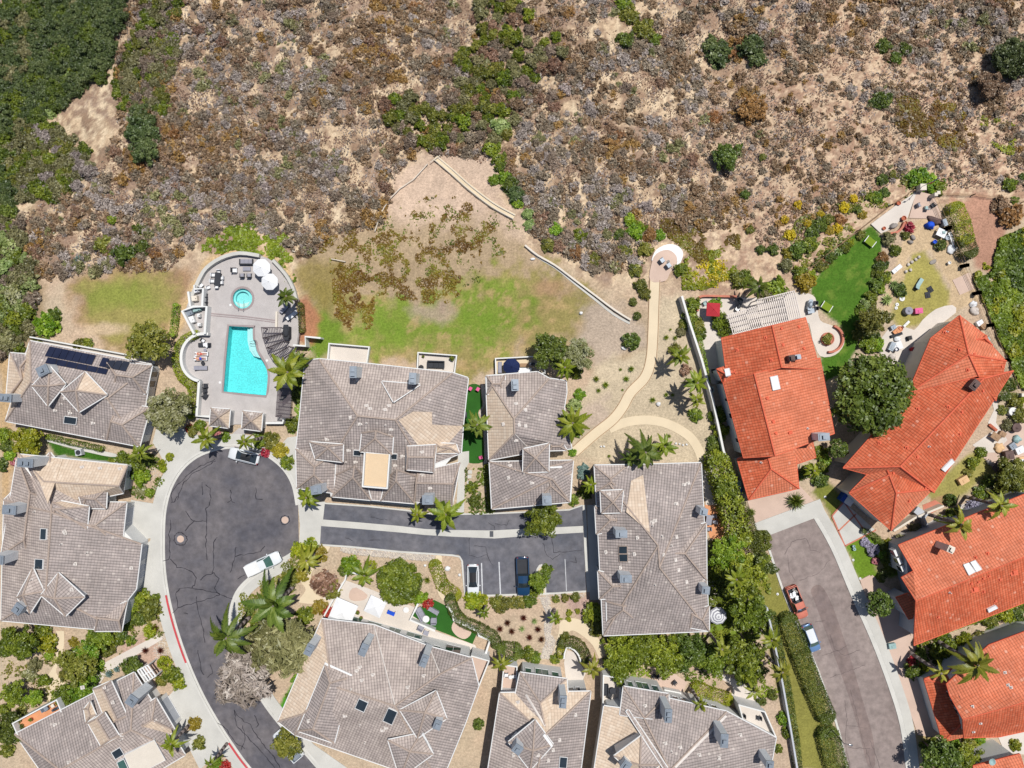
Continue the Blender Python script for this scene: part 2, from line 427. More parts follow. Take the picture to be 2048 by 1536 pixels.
# ------------------------------------------------------------------ labels that point to one plant
LM = [(490, 720, 'the swimming pool'), (485, 597, 'the round spa'), (150, 790, 'the house with solar panels'), (120, 1080, 'the big grey house west of the cul-de-sac'),
 (200, 1450, 'the grey house with the orange balcony'), (460, 1020, 'the cul-de-sac'), (526, 1128, 'the white pickup in the cul-de-sac'), (487, 912, 'the white car at the cul-de-sac head'), (760, 870, 'the large grey duplex roof'),
 (1055, 880, 'the narrow grey house'), (1305, 1100, 'the square grey house'), (760, 1380, 'the grey house with white canopies'), (1080, 1450, 'the grey house with a pink balcony'),
 (1370, 1460, 'the grey house at the bottom edge'), (1550, 800, 'the red roof with the white pergola'), (1850, 830, 'the diagonal red roof'), (1930, 1150, 'the red roof with two white skylights'), (1950, 1390, 'the two-tier red roof'),
 (946, 1161, 'the white parked sedan'), (1046, 1153, 'the dark pickup'), (1596, 1203, 'the rusty pickup'), (1623, 1277, 'the pale blue car'), (1332, 520, 'the round viewpoint'), (1300, 740, 'the sandy footpath'), (1330, 850, 'the arched garden path'),
 (880, 630, 'the green lawn'), (220, 600, 'the small dry lawn'), (760, 1100, 'the cobble strip'), (900, 1240, 'the artificial lawn terrace'), (1060, 1240, 'the dry creek of pale stones'),
 (1690, 570, 'the dark green lawn'), (1850, 570, 'the dry grass yard'), (1800, 420, 'the triangular white terrace'), (1740, 790, 'the giant round tree'), (1740, 1120, 'the small front lawn'), (1620, 1380, 'the long verge hedge'),
 (950, 370, 'the wooden stairway'), (640, 470, 'the broken white rail'), (1420, 760, 'the white boundary wall'), (950, 860, 'the narrow artificial lawn'), (1330, 1320, 'the orchard row'), (1480, 1150, 'the tall jungle planting'),
 (285, 260, 'the dark tree on the slope'), (100, 150, 'the dense oak wood'), (950, 200, 'the green gully'), (1450, 310, 'the lone bush on the bare slope'), (1880, 240, 'the ochre ice plant patch'), (90, 1330, 'the dirt path below the west house'), (320, 920, 'the west driveway'), (1437, 1233, 'the striped parasol')]
_AUTO = []
def auto(o, base, px, py, cat, group):
    best = min(LM, key=lambda l: (l[0] - px) ** 2 + (l[1] - py) ** 2)
    dx, dy = px - best[0], py - best[1]
    if math.hypot(dx, dy) < 26: d = 'at'
    elif abs(dx) > abs(dy) * 1.3: d = 'right of' if dx > 0 else 'left of'
    else: d = 'below' if dy > 0 else 'above'
    _AUTO.append((o, f'{base} {d} {best[2]}', math.hypot(dx, dy)))
    tag(o, None, cat, group)
def finish_labels():
    ordn = ['nearest it', 'second nearest it', 'third nearest it', 'fourth nearest it', 'fifth nearest it', 'sixth nearest it', 'seventh nearest it', 'eighth nearest it', 'ninth nearest it', 'tenth nearest it'] + [f'number {i} outward from it' for i in range(11, 80)]
    by = {}
    for t in _AUTO: by.setdefault(t[1], []).append(t)
    for k, ts in by.items():
        ts.sort(key=lambda t: t[2])
        for i, t in enumerate(ts): t[0]['label'] = k if len(ts) == 1 else f'{k}, {ordn[i]}'

# ------------------------------------------------------------------ leaf-card meshes
def cards(name, C, Nn, size, lv, material, aspect=1.7, seed=0):
    r = np.random.RandomState(seed); n = len(C)
    Nn = Nn / (np.linalg.norm(Nn, axis=1, keepdims=True) + 1e-9)
    q = r.normal(size=(n, 3)); T = np.cross(Nn, q); T /= (np.linalg.norm(T, axis=1, keepdims=True) + 1e-9); B = np.cross(Nn, T)
    s = size.reshape(-1, 1)
    V = np.empty((n, 4, 3)); V[:, 0] = C - T * s * aspect * .5; V[:, 1] = C + B * s * .5 + T * s * .05; V[:, 2] = C + T * s * aspect * .5; V[:, 3] = C - B * s * .5 + T * s * .05
    return quads(name, V, lv, material)
def quads(name, V, lv, material):
    n = len(V); me = bpy.data.meshes.new(name)
    me.vertices.add(4 * n); me.vertices.foreach_set('co', V.reshape(-1).astype(np.float32))
    me.loops.add(4 * n); me.loops.foreach_set('vertex_index', np.arange(4 * n, dtype=np.int32))
    me.polygons.add(n); me.polygons.foreach_set('loop_start', np.arange(0, 4 * n, 4, dtype=np.int32))
    a = me.attributes.new('lv', 'FLOAT', 'FACE'); a.data.foreach_set('value', lv.astype(np.float32))
    me.materials.append(material); me.update(calc_edges=True); me.validate()
    return me
def dome_dirs(r, n, low=-.15):
    d = r.normal(size=(n * 4, 3)); d /= np.linalg.norm(d, axis=1, keepdims=True)
    d = d[d[:, 2] > low][:n]
    return d
_CM = {}
def crown_mesh(kind, key, variant=0):
    """unit-radius crowns: leaves as small cards on many clumps; z runs -0.3..1 about the crown's middle"""
    k = (kind, key, variant)
    if k in _CM: return _CM[k]
    r = np.random.RandomState(100 + variant * 17 + sum(map(ord, kind)))
    nc, nl, leaf, cr, rad_lo, jag, aspect, up = {
        'tree': (105, 52, .078, .23, .40, .40, 1.7, .5), 'big': (230, 46, .055, .15, .72, .10, 1.6, .5), 'round': (60, 30, .10, .22, .82, .04, 1.5, .6),
        'shrub': (42, 26, .15, .30, .40, .25, 1.8, .5), 'brush': (34, 20, .11, .30, .35, .32, 2.6, .45), 'tuft': (9, 7, .30, .42, .3, .3, 2.4, .45), 'lowbrush': (18, 10, .20, .34, .35, .32, 2.6, .45), 'twig': (110, 30, .06, .22, .45, .16, 4.2, .4),
        'flower': (40, 22, .15, .3, .45, .2, 1.3, .6)}[kind]
    d = dome_dirs(r, nc, -.2); n0 = len(d)
    lob = np.array([1 + jag * noise.noise(Vector(x) * 1.5 + Vector((variant * 7.3, 2.1, variant))) * 2 for x in d])
    rr = (rad_lo + (1 - rad_lo) * r.rand(n0) ** .6) * lob
    cc = d * rr.reshape(-1, 1) * .86
    crs = cr * (.7 + .6 * r.rand(n0)); clv = np.clip(.5 + .24 * r.normal(size=n0), 0, 1)
    C = []; Nn = []; lv = []
    for i in range(n0):
        e = r.normal(size=(nl, 3)); e /= np.linalg.norm(e, axis=1, keepdims=True)
        e[:, 2] = np.abs(e[:, 2]) * .9 - .15
        C.append(cc[i] + e * crs[i] * (.55 + .45 * r.rand(nl, 1))); Nn.append(e * .9 + r.normal(size=(nl, 3)) * .55 + np.array([0, 0, up]))
        lv.append(np.clip(clv[i] + .16 * r.normal(size=nl), 0, 1))
    m_ = nc * nl // 5
    e = r.normal(size=(m_, 3)); e /= np.linalg.norm(e, axis=1, keepdims=True); e *= (.65 * r.rand(m_, 1) ** .5)
    C.append(e); Nn.append(r.normal(size=(m_, 3)) + [0, 0, .6]); lv.append(np.clip(.4 + .2 * r.normal(size=m_), 0, 1))
    C = np.concatenate(C); Nn = np.concatenate(Nn); lv = np.concatenate(lv)
    sz = leaf * (.7 + .7 * r.rand(len(C)))
    _CM[k] = cards('crown', C, Nn, sz, lv, L[key], aspect, variant)
    return _CM[k]
def trunk_mesh(R_, h, r0, seed, limbs=5):
    q = random.Random(seed); mb = MB()
    top = Vector((q.uniform(-.1, .1) * h, q.uniform(-.1, .1) * h, h * .55))
    mb.tube((0, 0, -.3), top, r0, r0 * .7, 8)
    for i in range(limbs):
        a = 2 * math.pi * i / limbs + q.uniform(-.4, .4); e = Vector((math.cos(a) * R_ * .6, math.sin(a) * R_ * .6, h * q.uniform(.75, .95)))
        m_ = top.lerp(e, .5) + Vector((0, 0, .1 * h))
        mb.tube(top, m_, r0 * .5, r0 * .32, 6); mb.tube(m_, e, r0 * .32, r0 * .1, 5)
    return mb
def tree(px, py, rp, h, key, kind='tree', name='garden_tree', base=None, z_asp=.8, group='garden trees', ang=0, sx=1.0, base_px=None, label=None):
    """crown centre is seen at px,py (crown radius rp photo pixels); the trunk stands straight below"""
    zc = h - rp / S * z_asp * .8
    zc = max(zc, .25 * h)
    c = P(px, py, zc)
    for _ in range(3):
        z0 = ter(c.x, c.y); c = P(px, py, zc + z0)
    R_ = rp / S * (CH - zc) / CH
    t = thing(name, label, 'tree', (c.x, c.y, z0), RN.uniform(0, 6.28) if sx == 1.0 else ang)
    mesh = crown_mesh(kind, key, RN.randrange(3))
    o = bpy.data.objects.new('crown', mesh); COL.objects.link(o); o.parent = t
    o.location = (0, 0, zc); o.scale = (R_ * sx, R_, R_ * z_asp)
    trunk_mesh(R_, zc, max(.07, R_ * .06), RN.random(), 6 if R_ > 1.5 else 4).build('trunk', M['bark'], t, world=False)
    if label is None: auto(t, base or 'leafy green tree', px, py, 'tree', group)
    else: tag(t, label, 'tree', group)
    return t
SN = {'redfl': 'flowering_shrub', 'pinkfl': 'flowering_shrub', 'yellow': 'flowering_shrub', 'lav': 'flowering_shrub', 'hedge': 'clipped_shrub'}
def shrub(px, py, rp, key, kind='shrub', name='garden_shrub', base=None, z_asp=.75, group='garden shrubs', sx=1.0, ang=None, cat='shrub', label=None, hup=None):
    if name == 'garden_shrub': name = SN.get(key, 'thicket_shrub' if group.startswith('thicket') else 'wild_shrub' if py < np.interp(px, _ex, _ey) + 40 else name); group = {'wild_shrub': 'wild shrubs on the slope', 'flowering_shrub': 'flowering shrubs', 'clipped_shrub': 'clipped shrubs'}.get(name, group)
    R_ = rp / S
    zc = R_ * z_asp * .35 if hup is None else hup
    c = PT(px, py, zc); g = c.z - zc; R_ *= (CH - c.z) / CH
    mesh = crown_mesh(kind, key, RN.randrange(3))
    o = bpy.data.objects.new(name, mesh); COL.objects.link(o)
    o.location = (c.x, c.y, g + zc); o.scale = (R_ * sx, R_, R_ * z_asp); o.rotation_euler = (0, 0, RN.uniform(0, 6.28) if ang is None else ang)
    if label is None: auto(o, base or 'leafy garden shrub', px, py, cat, group)
    else: tag(o, label, cat, group)
    return o
def frond(V, lv, az, el, Lf, droop, r, wid=.40, w=.062, npair=30, t0=.12, yell=None):
    d = np.array([math.cos(az), math.sin(az), 0]); side = np.array([-math.sin(az), math.cos(az), 0]); up = np.array([0, 0, 1.])
    base = .35 + .5 * r.rand() if yell is None else yell
    def pt(t): return d * (Lf * t * math.cos(el) * (1 - .12 * t)) + up * (Lf * t * math.sin(el) - droop * Lf * t * t)
    prev = pt(0)
    for i in range(1, 9):
        p = pt(i / 8); a = side * .035
        V.append([prev - a, prev + a, p + a * .6, p - a * .6]); lv.append(min(1, base + .25)); prev = p
    for i in range(npair):
        t = t0 + (1 - t0) * (i + .5) / npair
        p = pt(t); q = pt(min(1, t + .02)) - p; q = q / (np.linalg.norm(q) + 1e-9)
        ll = wid * Lf * .42 * (math.sin(math.pi * min(1, .16 + .84 * t) ** .8) * .9 + .12)
        for s in (-1, 1):
            e = side * s * .82 + q * .55 + up * (-.18 - .25 * r.rand()); e /= np.linalg.norm(e)
            b = q * w * .5
            tip = p + e * ll * (.85 + .3 * r.rand())
            V.append([p - b, p + b, tip + b * .25, tip - b * .25]); lv.append(np.clip(base + .15 * r.normal(), 0, 1))
_PM = {}
def palm_mesh(key, var, nf):
    k = (key, var, nf)
    if k in _PM: return _PM[k]
    r = np.random.RandomState(var * 13 + 3); V = []; lv = []
    for i in range(nf):
        a = 2 * math.pi * i / nf + r.uniform(-.25, .25) + var
        frond(V, lv, a, r.uniform(-.1, .8), r.uniform(.75, 1.1), r.uniform(.3, .95), r)
    for i in range(4): frond(V, lv, r.uniform(0, 6.28), r.uniform(.8, 1.2), .7, .2, r)
    for i in range(2): frond(V, lv, r.uniform(0, 6.28), -.3, .8, .9, r, yell=-.1)
    _PM[k] = quads('crown', np.array(V), np.array(lv), L[key]); return _PM[k]
def palm(px, py, rp, h, key='palm', nf=12, base='feathery palm', var=None, label=None, lean=(0, 0)):
    c = P(px, py, h); R_ = rp / S * (CH - h) / CH; z0 = ter(c.x, c.y)
    t = thing('palm_tree', label, 'palm', (c.x - lean[0], c.y - lean[1], z0))
    o = bpy.data.objects.new('crown', palm_mesh(key, RN.randrange(4) if var is None else var, nf)); COL.objects.link(o); o.parent = t
    o.location = (lean[0], lean[1], h - .25); o.scale = (R_,) * 3; o.rotation_euler = (0, 0, RN.uniform(0, 6.28))
    mb = MB(); n = 6; rr = .15 + .012 * h
    for i in range(n):
        a = Vector((lean[0] * (i / n) ** 1.5, lean[1] * (i / n) ** 1.5, h * i / n - (.3 if i == 0 else 0))); b = Vector((lean[0] * ((i + 1) / n) ** 1.5, lean[1] * ((i + 1) / n) ** 1.5, h * (i + 1) / n - .1))
        mb.tube(a, b, rr * (1.25 - .5 * i / n), rr * (1.25 - .5 * (i + 1) / n), 8)
    mb.build('trunk', M['palmbark'], t, world=False, smooth=True)
    if label is None: auto(t, base, px, py, 'palm', 'feathery palms in the gardens')
    else: tag(t, label, 'palm', 'feathery palms in the gardens')
    return t
_SM = {}
def spiky_mesh(key, n, w, el0, el1, var=0):
    k = (key, n, w, el0, el1, var)
    if k in _SM: return _SM[k]
    r = np.random.RandomState(var + n); V = []; lv = []
    for i in range(n):
        a = i * 2.399963 + r.uniform(-.2, .2); e = el0 + (el1 - el0) * (i / n) + r.uniform(-.1, .1); Lg = r.uniform(.8, 1.05)
        d = np.array([math.cos(a) * math.cos(e), math.sin(a) * math.cos(e), math.sin(e)]); s = np.array([-math.sin(a), math.cos(a), 0]) * w
        m_ = d * Lg * .5 + np.array([0, 0, .04]); tip = d * Lg - np.array([0, 0, .12 * Lg])
        V.append([-s * .6, s * .6, m_ + s, m_ - s]); V.append([m_ - s, m_ + s, tip + s * .12, tip - s * .12])
        b = np.clip(.5 + .25 * r.normal(), 0, 1); lv += [b, b]
    _SM[k] = quads('rosette', np.array(V), np.array(lv), L[key]); return _SM[k]
def spiky(px, py, rp, key, n=40, w=.05, el=(1.2, .05), name='spiky_plant', base='spiky rosette plant', z=.1, label=None, group='spiky garden plants'):
    c = PT(px, py, z); o = bpy.data.objects.new(name, spiky_mesh(key, n, w, el[0], el[1], RN.randrange(3))); COL.objects.link(o)
    R_ = rp / S; o.location = c; o.scale = (R_,) * 3; o.rotation_euler = (0, 0, RN.uniform(0, 6.28))
    if label is None: auto(o, base, px, py, 'plant', group)
    else: tag(o, label, 'plant', group)
    return o
def hedge(pts, wp, h, key, label, name='clipped_hedge', rough=.045, leaf=.11, dens=110, cat='hedge', closed_top=True, z0=0.0):
    """clipped hedge along a photo-pixel polyline (its top is what the photo shows)"""
    Q = [P(p[0], p[1], h + z0) for p in pts]; w = wp / S; r = np.random.RandomState(int(pts[0][0]) % 997)
    C = []; Nn = []
    for a, b in zip(Q, Q[1:]):
        l = (b - a).length; n = max(8, int((l + w * .3) * (w + 1.2 * h) * dens))
        d = (b - a).normalized(); s = Vector((-d.y, d.x, 0))
        t = r.uniform(-.15 * w, l + .15 * w, n); u = r.uniform(0, 1, n)
        tot = w + 2 * h * .8; x = u * tot
        hh = np.where(x < h * .8, x / (h * .8), np.where(x > h * .8 + w, (tot - x) / (h * .8), 1)) * h
        off = np.where(x < h * .8, -w / 2, np.where(x > h * .8 + w, w / 2, x - h * .8 - w / 2))
        rnd = np.maximum(0, np.abs(off) - w * .36) * .8
        zt = hh - np.where(hh > .9 * h, rnd, 0) + r.normal(size=n) * rough
        nx = np.where(np.abs(off) >= w / 2 - 1e-6, np.sign(off), 0)
        C.append(np.stack([a.x + d.x * t + s.x * off, a.y + d.y * t + s.y * off, z0 + zt], 1) + r.normal(size=(n, 3)) * rough)
        Nn.append(np.stack([s.x * nx, s.y * nx, np.where(nx == 0, 1., .25)], 1) + r.normal(size=(n, 3)) * .45)
    # rounded ends
    for e, dirn in ((Q[0], (Q[0] - Q[1]).normalized()), (Q[-1], (Q[-1] - Q[-2]).normalized())):
        n = int(w * w * 1.2 * dens + w * h * dens)
        a = r.uniform(-1.57, 1.57, n) + math.atan2(dirn.y, dirn.x); q = np.sqrt(r.rand(n)) * w / 2; z = np.where(q > w * .44, r.rand(n) * h, h)
        C.append(np.stack([e.x + np.cos(a) * q, e.y + np.sin(a) * q, z0 + z], 1) + r.normal(size=(n, 3)) * rough); Nn.append(np.stack([np.cos(a) * (q > w * .44), np.sin(a) * (q > w * .44), np.ones(n)], 1) + r.normal(size=(n, 3)) * .4)
    C = np.concatenate(C); Nn = np.concatenate(Nn)
    cen = Vector(Q[0]); cen.z = 0
    lv = np.clip(np.array([.5 + .7 * noise.noise(Vector((c[0] * .8, c[1] * .8, 0))) for c in C]) + .14 * r.normal(size=len(C)), 0, 1)
    C[:, 0] -= cen.x; C[:, 1] -= cen.y
    me = cards(name, C, Nn, leaf * (.7 + .6 * r.rand(len(C))), lv, L[key], 1.5, 3)
    o = bpy.data.objects.new(name, me); COL.objects.link(o); o.location = cen
    return tag(o, label, cat)
def in_poly(pts, X, Y):
    inside = np.zeros(X.shape, bool); n = len(pts)
    for i in range(n):
        x0, y0 = pts[i]; x1, y1 = pts[(i + 1) % n]
        c = ((y0 > Y) != (y1 > Y)) & (X < (x1 - x0) * (Y - y0) / ((y1 - y0) or 1e-9) + x0)
        inside ^= c
    return inside
def sdist(pts, X, Y):
    D = np.full(X.shape, 1e9); n = len(pts)
    for i in range(n):
        x0, y0 = pts[i]; x1, y1 = pts[(i + 1) % n]; dx, dy = x1 - x0, y1 - y0
        t = np.clip(((X - x0) * dx + (Y - y0) * dy) / (dx * dx + dy * dy + 1e-9), 0, 1)
        D = np.minimum(D, np.hypot(X - x0 - t * dx, Y - y0 - t * dy))
    return np.where(in_poly(pts, X, Y), -D, D)
def vnoise(X, Y, sc, seed=0, oct=4):
    """cheap value noise on arrays, about -1..1"""
    out = np.zeros(X.shape); amp = 1.; tot = 0
    for o in range(oct):
        x = X / sc * 2 ** o + seed * 17.3; y = Y / sc * 2 ** o + seed * 9.7
        xi = np.floor(x).astype(np.int64); yi = np.floor(y).astype(np.int64); fx = x - xi; fy = y - yi
        fx = fx * fx * (3 - 2 * fx); fy = fy * fy * (3 - 2 * fy)
        def h(a, b):
            n = (a * 374761393 + b * 668265263 + (seed + o) * 1274126177) & 0xffffffff
            n = ((n ^ (n >> 13)) * 1274126177) & 0xffffffff
            return ((n ^ (n >> 16)) & 0xffff) / 32767.5 - 1
        v = (h(xi, yi) * (1 - fx) + h(xi + 1, yi) * fx) * (1 - fy) + (h(xi, yi + 1) * (1 - fx) + h(xi + 1, yi + 1) * fx) * fy
        out += v * amp; tot += amp; amp *= .55
    return out / tot * 1.6
def ground_cover(name, poly, key, label, dens=30, thr=0.0, sc=40, leaf=.2, h=.12, seed=1, cat='ground cover', up=1.2):
    """low leafy mat scattered over a photo-pixel polygon where a noise is above thr"""
    r = np.random.RandomState(seed); xs = [p[0] for p in poly]; ys = [p[1] for p in poly]
    area = (max(xs) - min(xs)) * (max(ys) - min(ys)) / S / S; n = int(area * dens)
    X = r.uniform(min(xs), max(xs), n); Y = r.uniform(min(ys), max(ys), n)
    sd = sdist(poly, X, Y); nz = vnoise(X, Y, sc, seed)
    k = (sd < 1 + 8 * nz) & (nz > thr) & (sd < 6)
    X, Y, nz = X[k], Y[k], nz[k]
    x = (X - CX) / S; y = (CY - Y) / S
    for _ in range(4):
        z = ter_np(x, y); x = (X - CX) / S * (CH - z) / CH; y = (CY - Y) / S * (CH - z) / CH
    z = ter_np(x, y) + h * (.35 + .65 * r.rand(len(x))) * np.clip((nz - thr) * 3, .25, 1)
    C = np.stack([x, y, z], 1); Nn = r.normal(size=(len(x), 3)) * .5 + np.array([0, 0, up])
    lv = np.clip(.5 + .5 * vnoise(X, Y, 24, seed + 3) + .15 * r.normal(size=len(x)), 0, 1)
    me = cards(name, C, Nn, leaf * (.6 + .8 * r.rand(len(x))), lv, L[key], 1.5, seed)
    o = bpy.data.objects.new(name, me); COL.objects.link(o)
    return tag(o, label, cat, None, 'stuff')
# ------------------------------------------------------------------ terrain sheet with soil / lawn / hillside zones
POOLDECK = [(392,840),(400,790),(403,765),(372,742),(360,715),(362,690),(376,672),(396,662),(388,655),(370,625),(384,590),(395,560),(412,534),(440,515),(478,505),(518,510),(552,527),(575,560),(588,600),(597,640),(597,690),(585,720),(583,800),(575,842),(540,850)]
def build_terrain():
    xs = np.concatenate([[-600, -400, -260, -180, -135, -110], np.arange(-92, 92.01, .36), [110, 135, 180, 260, 400, 600]])
    ys = np.concatenate([[-500, -300, -200, -140, -100], np.arange(-66, 80.01, .36), [100, 140, 200, 300, 500]])
    X, Y = np.meshgrid(xs, ys); Z = ter_np(X, Y)
    k = CH / (CH - Z) * S
    PX = X * k + CX; PY = CY - Y * k
    c = np.zeros(X.shape + (3,))
    n1 = vnoise(PX, PY, 60, 1); n2 = vnoise(PX, PY, 18, 2); n3 = vnoise(PX, PY, 150, 3); n4 = vnoise(PX, PY, 9, 4, 3)
    def mixto(mask, rgb):
        m = np.clip(mask, 0, 1)[..., None]; c[:] = c * (1 - m) + np.array(lin(*rgb)) * m
    def put(poly, rgb, soft=8, nz=8, strength=1.0, seed=0):
        sd = sdist(poly, PX, PY) + nz * vnoise(PX, PY, 26, 20 + seed)
        mixto(np.clip(.5 - sd / soft, 0, 1) * strength, rgb)
    def ell(x, y, rx, ry, rgb, soft=.35, nz=.3, strength=1.0, seed=0):
        d = np.hypot((PX - x) / rx, (PY - y) / ry) - 1 + nz * vnoise(PX, PY, 30, 40 + seed)
        mixto(np.clip(.5 - d / soft, 0, 1) * strength, rgb)
    c[:] = np.array(lin(206, 186, 160))
    mixto(.5 + n1 * .8, (196, 172, 148))
    hill = np.clip((np.interp(PX, _ex, _ey) + 70 + 30 * n1 - PY) / 40, 0, 1)
    mixto(hill, (222, 196, 164)); ns_ = vnoise(PX * 2.6 + PY * .5, PY * .55, 22, 15); mixto(hill * np.clip((ns_ - .12) * 4, 0, 1) * .75, (240, 218, 186))
    mixto(hill * np.clip((n2 + .25 * n1 + .02) * 3.2, 0, 1) * .9, (156, 130, 110))
    mixto(hill * np.clip((n1 - .05) * 3, 0, 1) * np.clip((n4 + .3) * 2, 0, 1) * .75, (162, 140, 126))
    mixto(hill * np.clip((n4 - .1) * 3, 0, 1) * .6, (150, 122, 100))
    rr = hill * np.clip((PX - 1380) / 200, 0, 1)
    mixto(rr * .4, (206, 172, 146)); mixto(rr * np.clip((n4) * 3, 0, 1) * .6, (168, 132, 110)); mixto(rr * np.clip((vnoise(PX, PY, 6, 16, 2) - .25) * 4, 0, 1) * .8, (226, 200, 170))
    put([(775,420),(800,340),(840,300),(900,290),(980,300),(1010,340),(1000,400),(1040,440),(1060,500),(960,520),(860,500),(780,470)], (214, 188, 166), 30, 22)
    put([(600,540),(620,460),(700,440),(1000,440),(1060,500),(1150,560),(1260,620),(1310,640),(1300,740),(1200,760),(1140,720),(900,740),(640,700),(600,640)], (176, 154, 124), 40, 22, .9)
    put([(640,565),(720,580),(800,600),(870,585),(950,560),(1010,540),(1080,535),(1130,560),(1180,600),(1172,645),(1150,665),(1090,690),(1020,715),(960,745),(930,757),(860,750),(740,705),(700,675),(650,665),(620,620)], (158, 146, 92), 30, 44)
    put([(790,600),(900,578),(1000,575),(1070,600),(1060,650),(980,690),(880,700),(780,690),(720,660),(740,620)], (130, 148, 62), 46, 52); mixto(np.clip(.5 - sdist([(640,565),(870,585),(1080,535),(1172,645),(1020,715),(930,757),(740,705),(620,620)], PX, PY) / 30, 0, 1) * np.clip((n2 + n4 * .6 - .1) * 2, 0, 1) * .75, (182, 156, 112)); mixto(np.clip(.5 - sdist([(700,640),(870,610),(1060,590),(1100,640),(960,700),(780,680)], PX, PY) / 40, 0, 1) * np.clip((n1 + n4 * .5 - .15) * 2.5, 0, 1) * .6, (104, 134, 44))
    put([(615,640),(640,628),(668,640),(690,680),(660,705),(612,730)], (116, 140, 52), 16, 12)
    put([(590,520),(680,520),(700,560),(650,600),(600,590)], (150, 134, 76), 30, 20, .8)
    ell(868, 628, 42, 22, (186, 164, 146), .7, .5, .8, 1); ell(1090, 578, 45, 16, (176, 140, 112), .8, .5, .7, 2)
    put([(1168,620),(1220,600),(1290,650),(1300,690),(1240,720),(1190,730),(1160,680)], (188, 170, 152), 24, 18)
    put([(1186,745),(1230,710),(1300,700),(1330,600),(1370,600),(1400,700),(1430,860),(1440,925),(1190,930),(1150,900),(1145,800)], (204, 187, 160), 14, 12)
    put([(1160,830),(1185,800),(1215,790),(1210,850),(1180,860)], (196, 176, 160), 14, 9, .8)
    put([(150,560),(250,530),(340,540),(395,540),(385,590),(350,640),(320,690),(240,705),(180,660),(140,620)], (170, 136, 104), 26, 18, .9)
    put([(165,570),(250,545),(330,550),(360,580),(330,640),(290,690),(235,690),(190,650),(160,615)], (160, 150, 90), 26, 20)
    ell(245, 590, 66, 26, (138, 148, 68), .9, .7, .8, 3)
    ell(215, 660, 50, 14, (206, 182, 152), .6, .5, .9, 4)
    put([(598,600),(612,590),(640,640),(625,690),(600,680)], (186, 128, 100), 10, 8, .9)
    put([(385,560),(410,520),(450,500),(520,495),(575,520),(600,590),(590,600),(560,540),(520,515),(450,515),(410,540),(395,590),(370,640),(345,690),(335,670)], (214, 184, 142), 10, 7)
    put([(1535,1100),(1560,1150),(1600,1260),(1650,1390),(1690,1540),(1600,1540),(1560,1390),(1520,1250),(1490,1150)], (146, 142, 74), 14, 10)
    put([(1400,1150),(1470,1160),(1500,1220),(1480,1280),(1420,1290)], (122, 142, 54), 12, 10)
    put([(1395,1290),(1500,1290),(1560,1400),(1590,1540),(1540,1540),(1500,1420)], (196, 174, 152), 12, 10)
    put([(1622,585),(1640,540),(1690,480),(1745,450),(1768,482),(1762,520),(1742,560),(1735,620),(1715,690),(1690,745),(1650,765),(1640,700),(1690,690),(1680,650),(1640,620)], (82, 120, 40), 4, 4); mixto(np.clip(.5 - sdist([(1622,585),(1690,480),(1745,450),(1762,520),(1735,620),(1690,745),(1640,700)], PX, PY) / 10, 0, 1) * np.clip((n2 + .5 * n4 - .1) * 2, 0, 1) * .55, (124, 142, 62))
    put([(1800,560),(1825,505),(1850,497),(1880,545),(1900,580),(1896,622),(1850,645),(1800,665),(1780,625)], (172, 162, 92), 8, 6)
    put([(1800,500),(1830,440),(1880,430),(1930,540),(1960,600),(1900,625),(1900,570),(1860,500),(1820,510),(1790,600),(1770,640),(1765,600),(1790,540)], (208, 182, 146), 6, 5, .9)
    put([(1860,985),(1900,940),(1965,895),(1995,940),(1960,965),(1905,1005),(1872,1015)], (166, 158, 92), 8, 6)
    put([(1862,1000),(1905,985),(1900,1003),(1875,1015)], (176, 146, 106), 5, 3)
    put([(1688,1090),(1735,1062),(1778,1092),(1795,1150),(1722,1162)], (112, 142, 44), 6, 5); ell(1762, 1135, 14, 20, (190, 164, 130), .6, .4, .8, 5)
    put([(1620,985),(1650,960),(1690,1000),(1665,1040),(1648,1010)], (126, 130, 60), 6, 5)
    put([(1765,1270),(1790,1266),(1806,1300),(1775,1320)], (140, 144, 66), 5, 4); put([(1832,1462),(1870,1460),(1880,1500),(1840,1510)], (176, 158, 108), 5, 4)
    put([(1905,400),(1960,390),(2010,420),(2010,500),(1985,560),(1950,540)], (188, 144, 122), 12, 10)
    put([(95,880),(165,900),(232,914),(228,928),(110,908)], (64, 106, 34), 5, 4)
    put([(553,1425),(600,1340),(606,1380),(575,1460)], (84, 150, 44), 5, 5)
    put([(1120,1195),(1190,1185),(1210,1250),(1190,1270),(1150,1230)], (190, 160, 150), 8, 8, .9)
    put([(240,1290),(300,1270),(345,1330),(300,1360),(250,1340)], (196, 164, 148), 8, 6, .8)
    put([(0,480),(60,430),(90,640),(60,700),(0,720)], (150, 128, 96), 24, 18, .8)
    put([(0,700),(30,700),(22,1000),(0,1000)], (196, 164, 120), 10, 8, .8)
    c *= (1 + .10 * n1 + .10 * n4)[..., None]
    # the pool deck stands on a hollow so that the basins are open below it
    sd = sdist(POOLDECK, PX, PY)
    Z = Z - 2.6 * np.clip((-sd - 16) / 6, 0, 1)
    Z = Z + np.clip((-np.abs(sd) + 1e9), 0, 1) * 0 + .02 * n4 * (np.clip(hill, 0, 1) * 4 + 1)
    ny, nx = X.shape
    V = np.stack([X, Y, Z], -1).reshape(-1, 3); idx = np.arange(ny * nx).reshape(ny, nx)
    F = np.stack([idx[:-1, :-1], idx[:-1, 1:], idx[1:, 1:], idx[1:, :-1]], -1).reshape(-1, 4)
    me = bpy.data.meshes.new('ground'); me.vertices.add(len(V)); me.vertices.foreach_set('co', V.reshape(-1).astype(np.float32))
    me.loops.add(F.size); me.loops.foreach_set('vertex_index', F.reshape(-1).astype(np.int32))
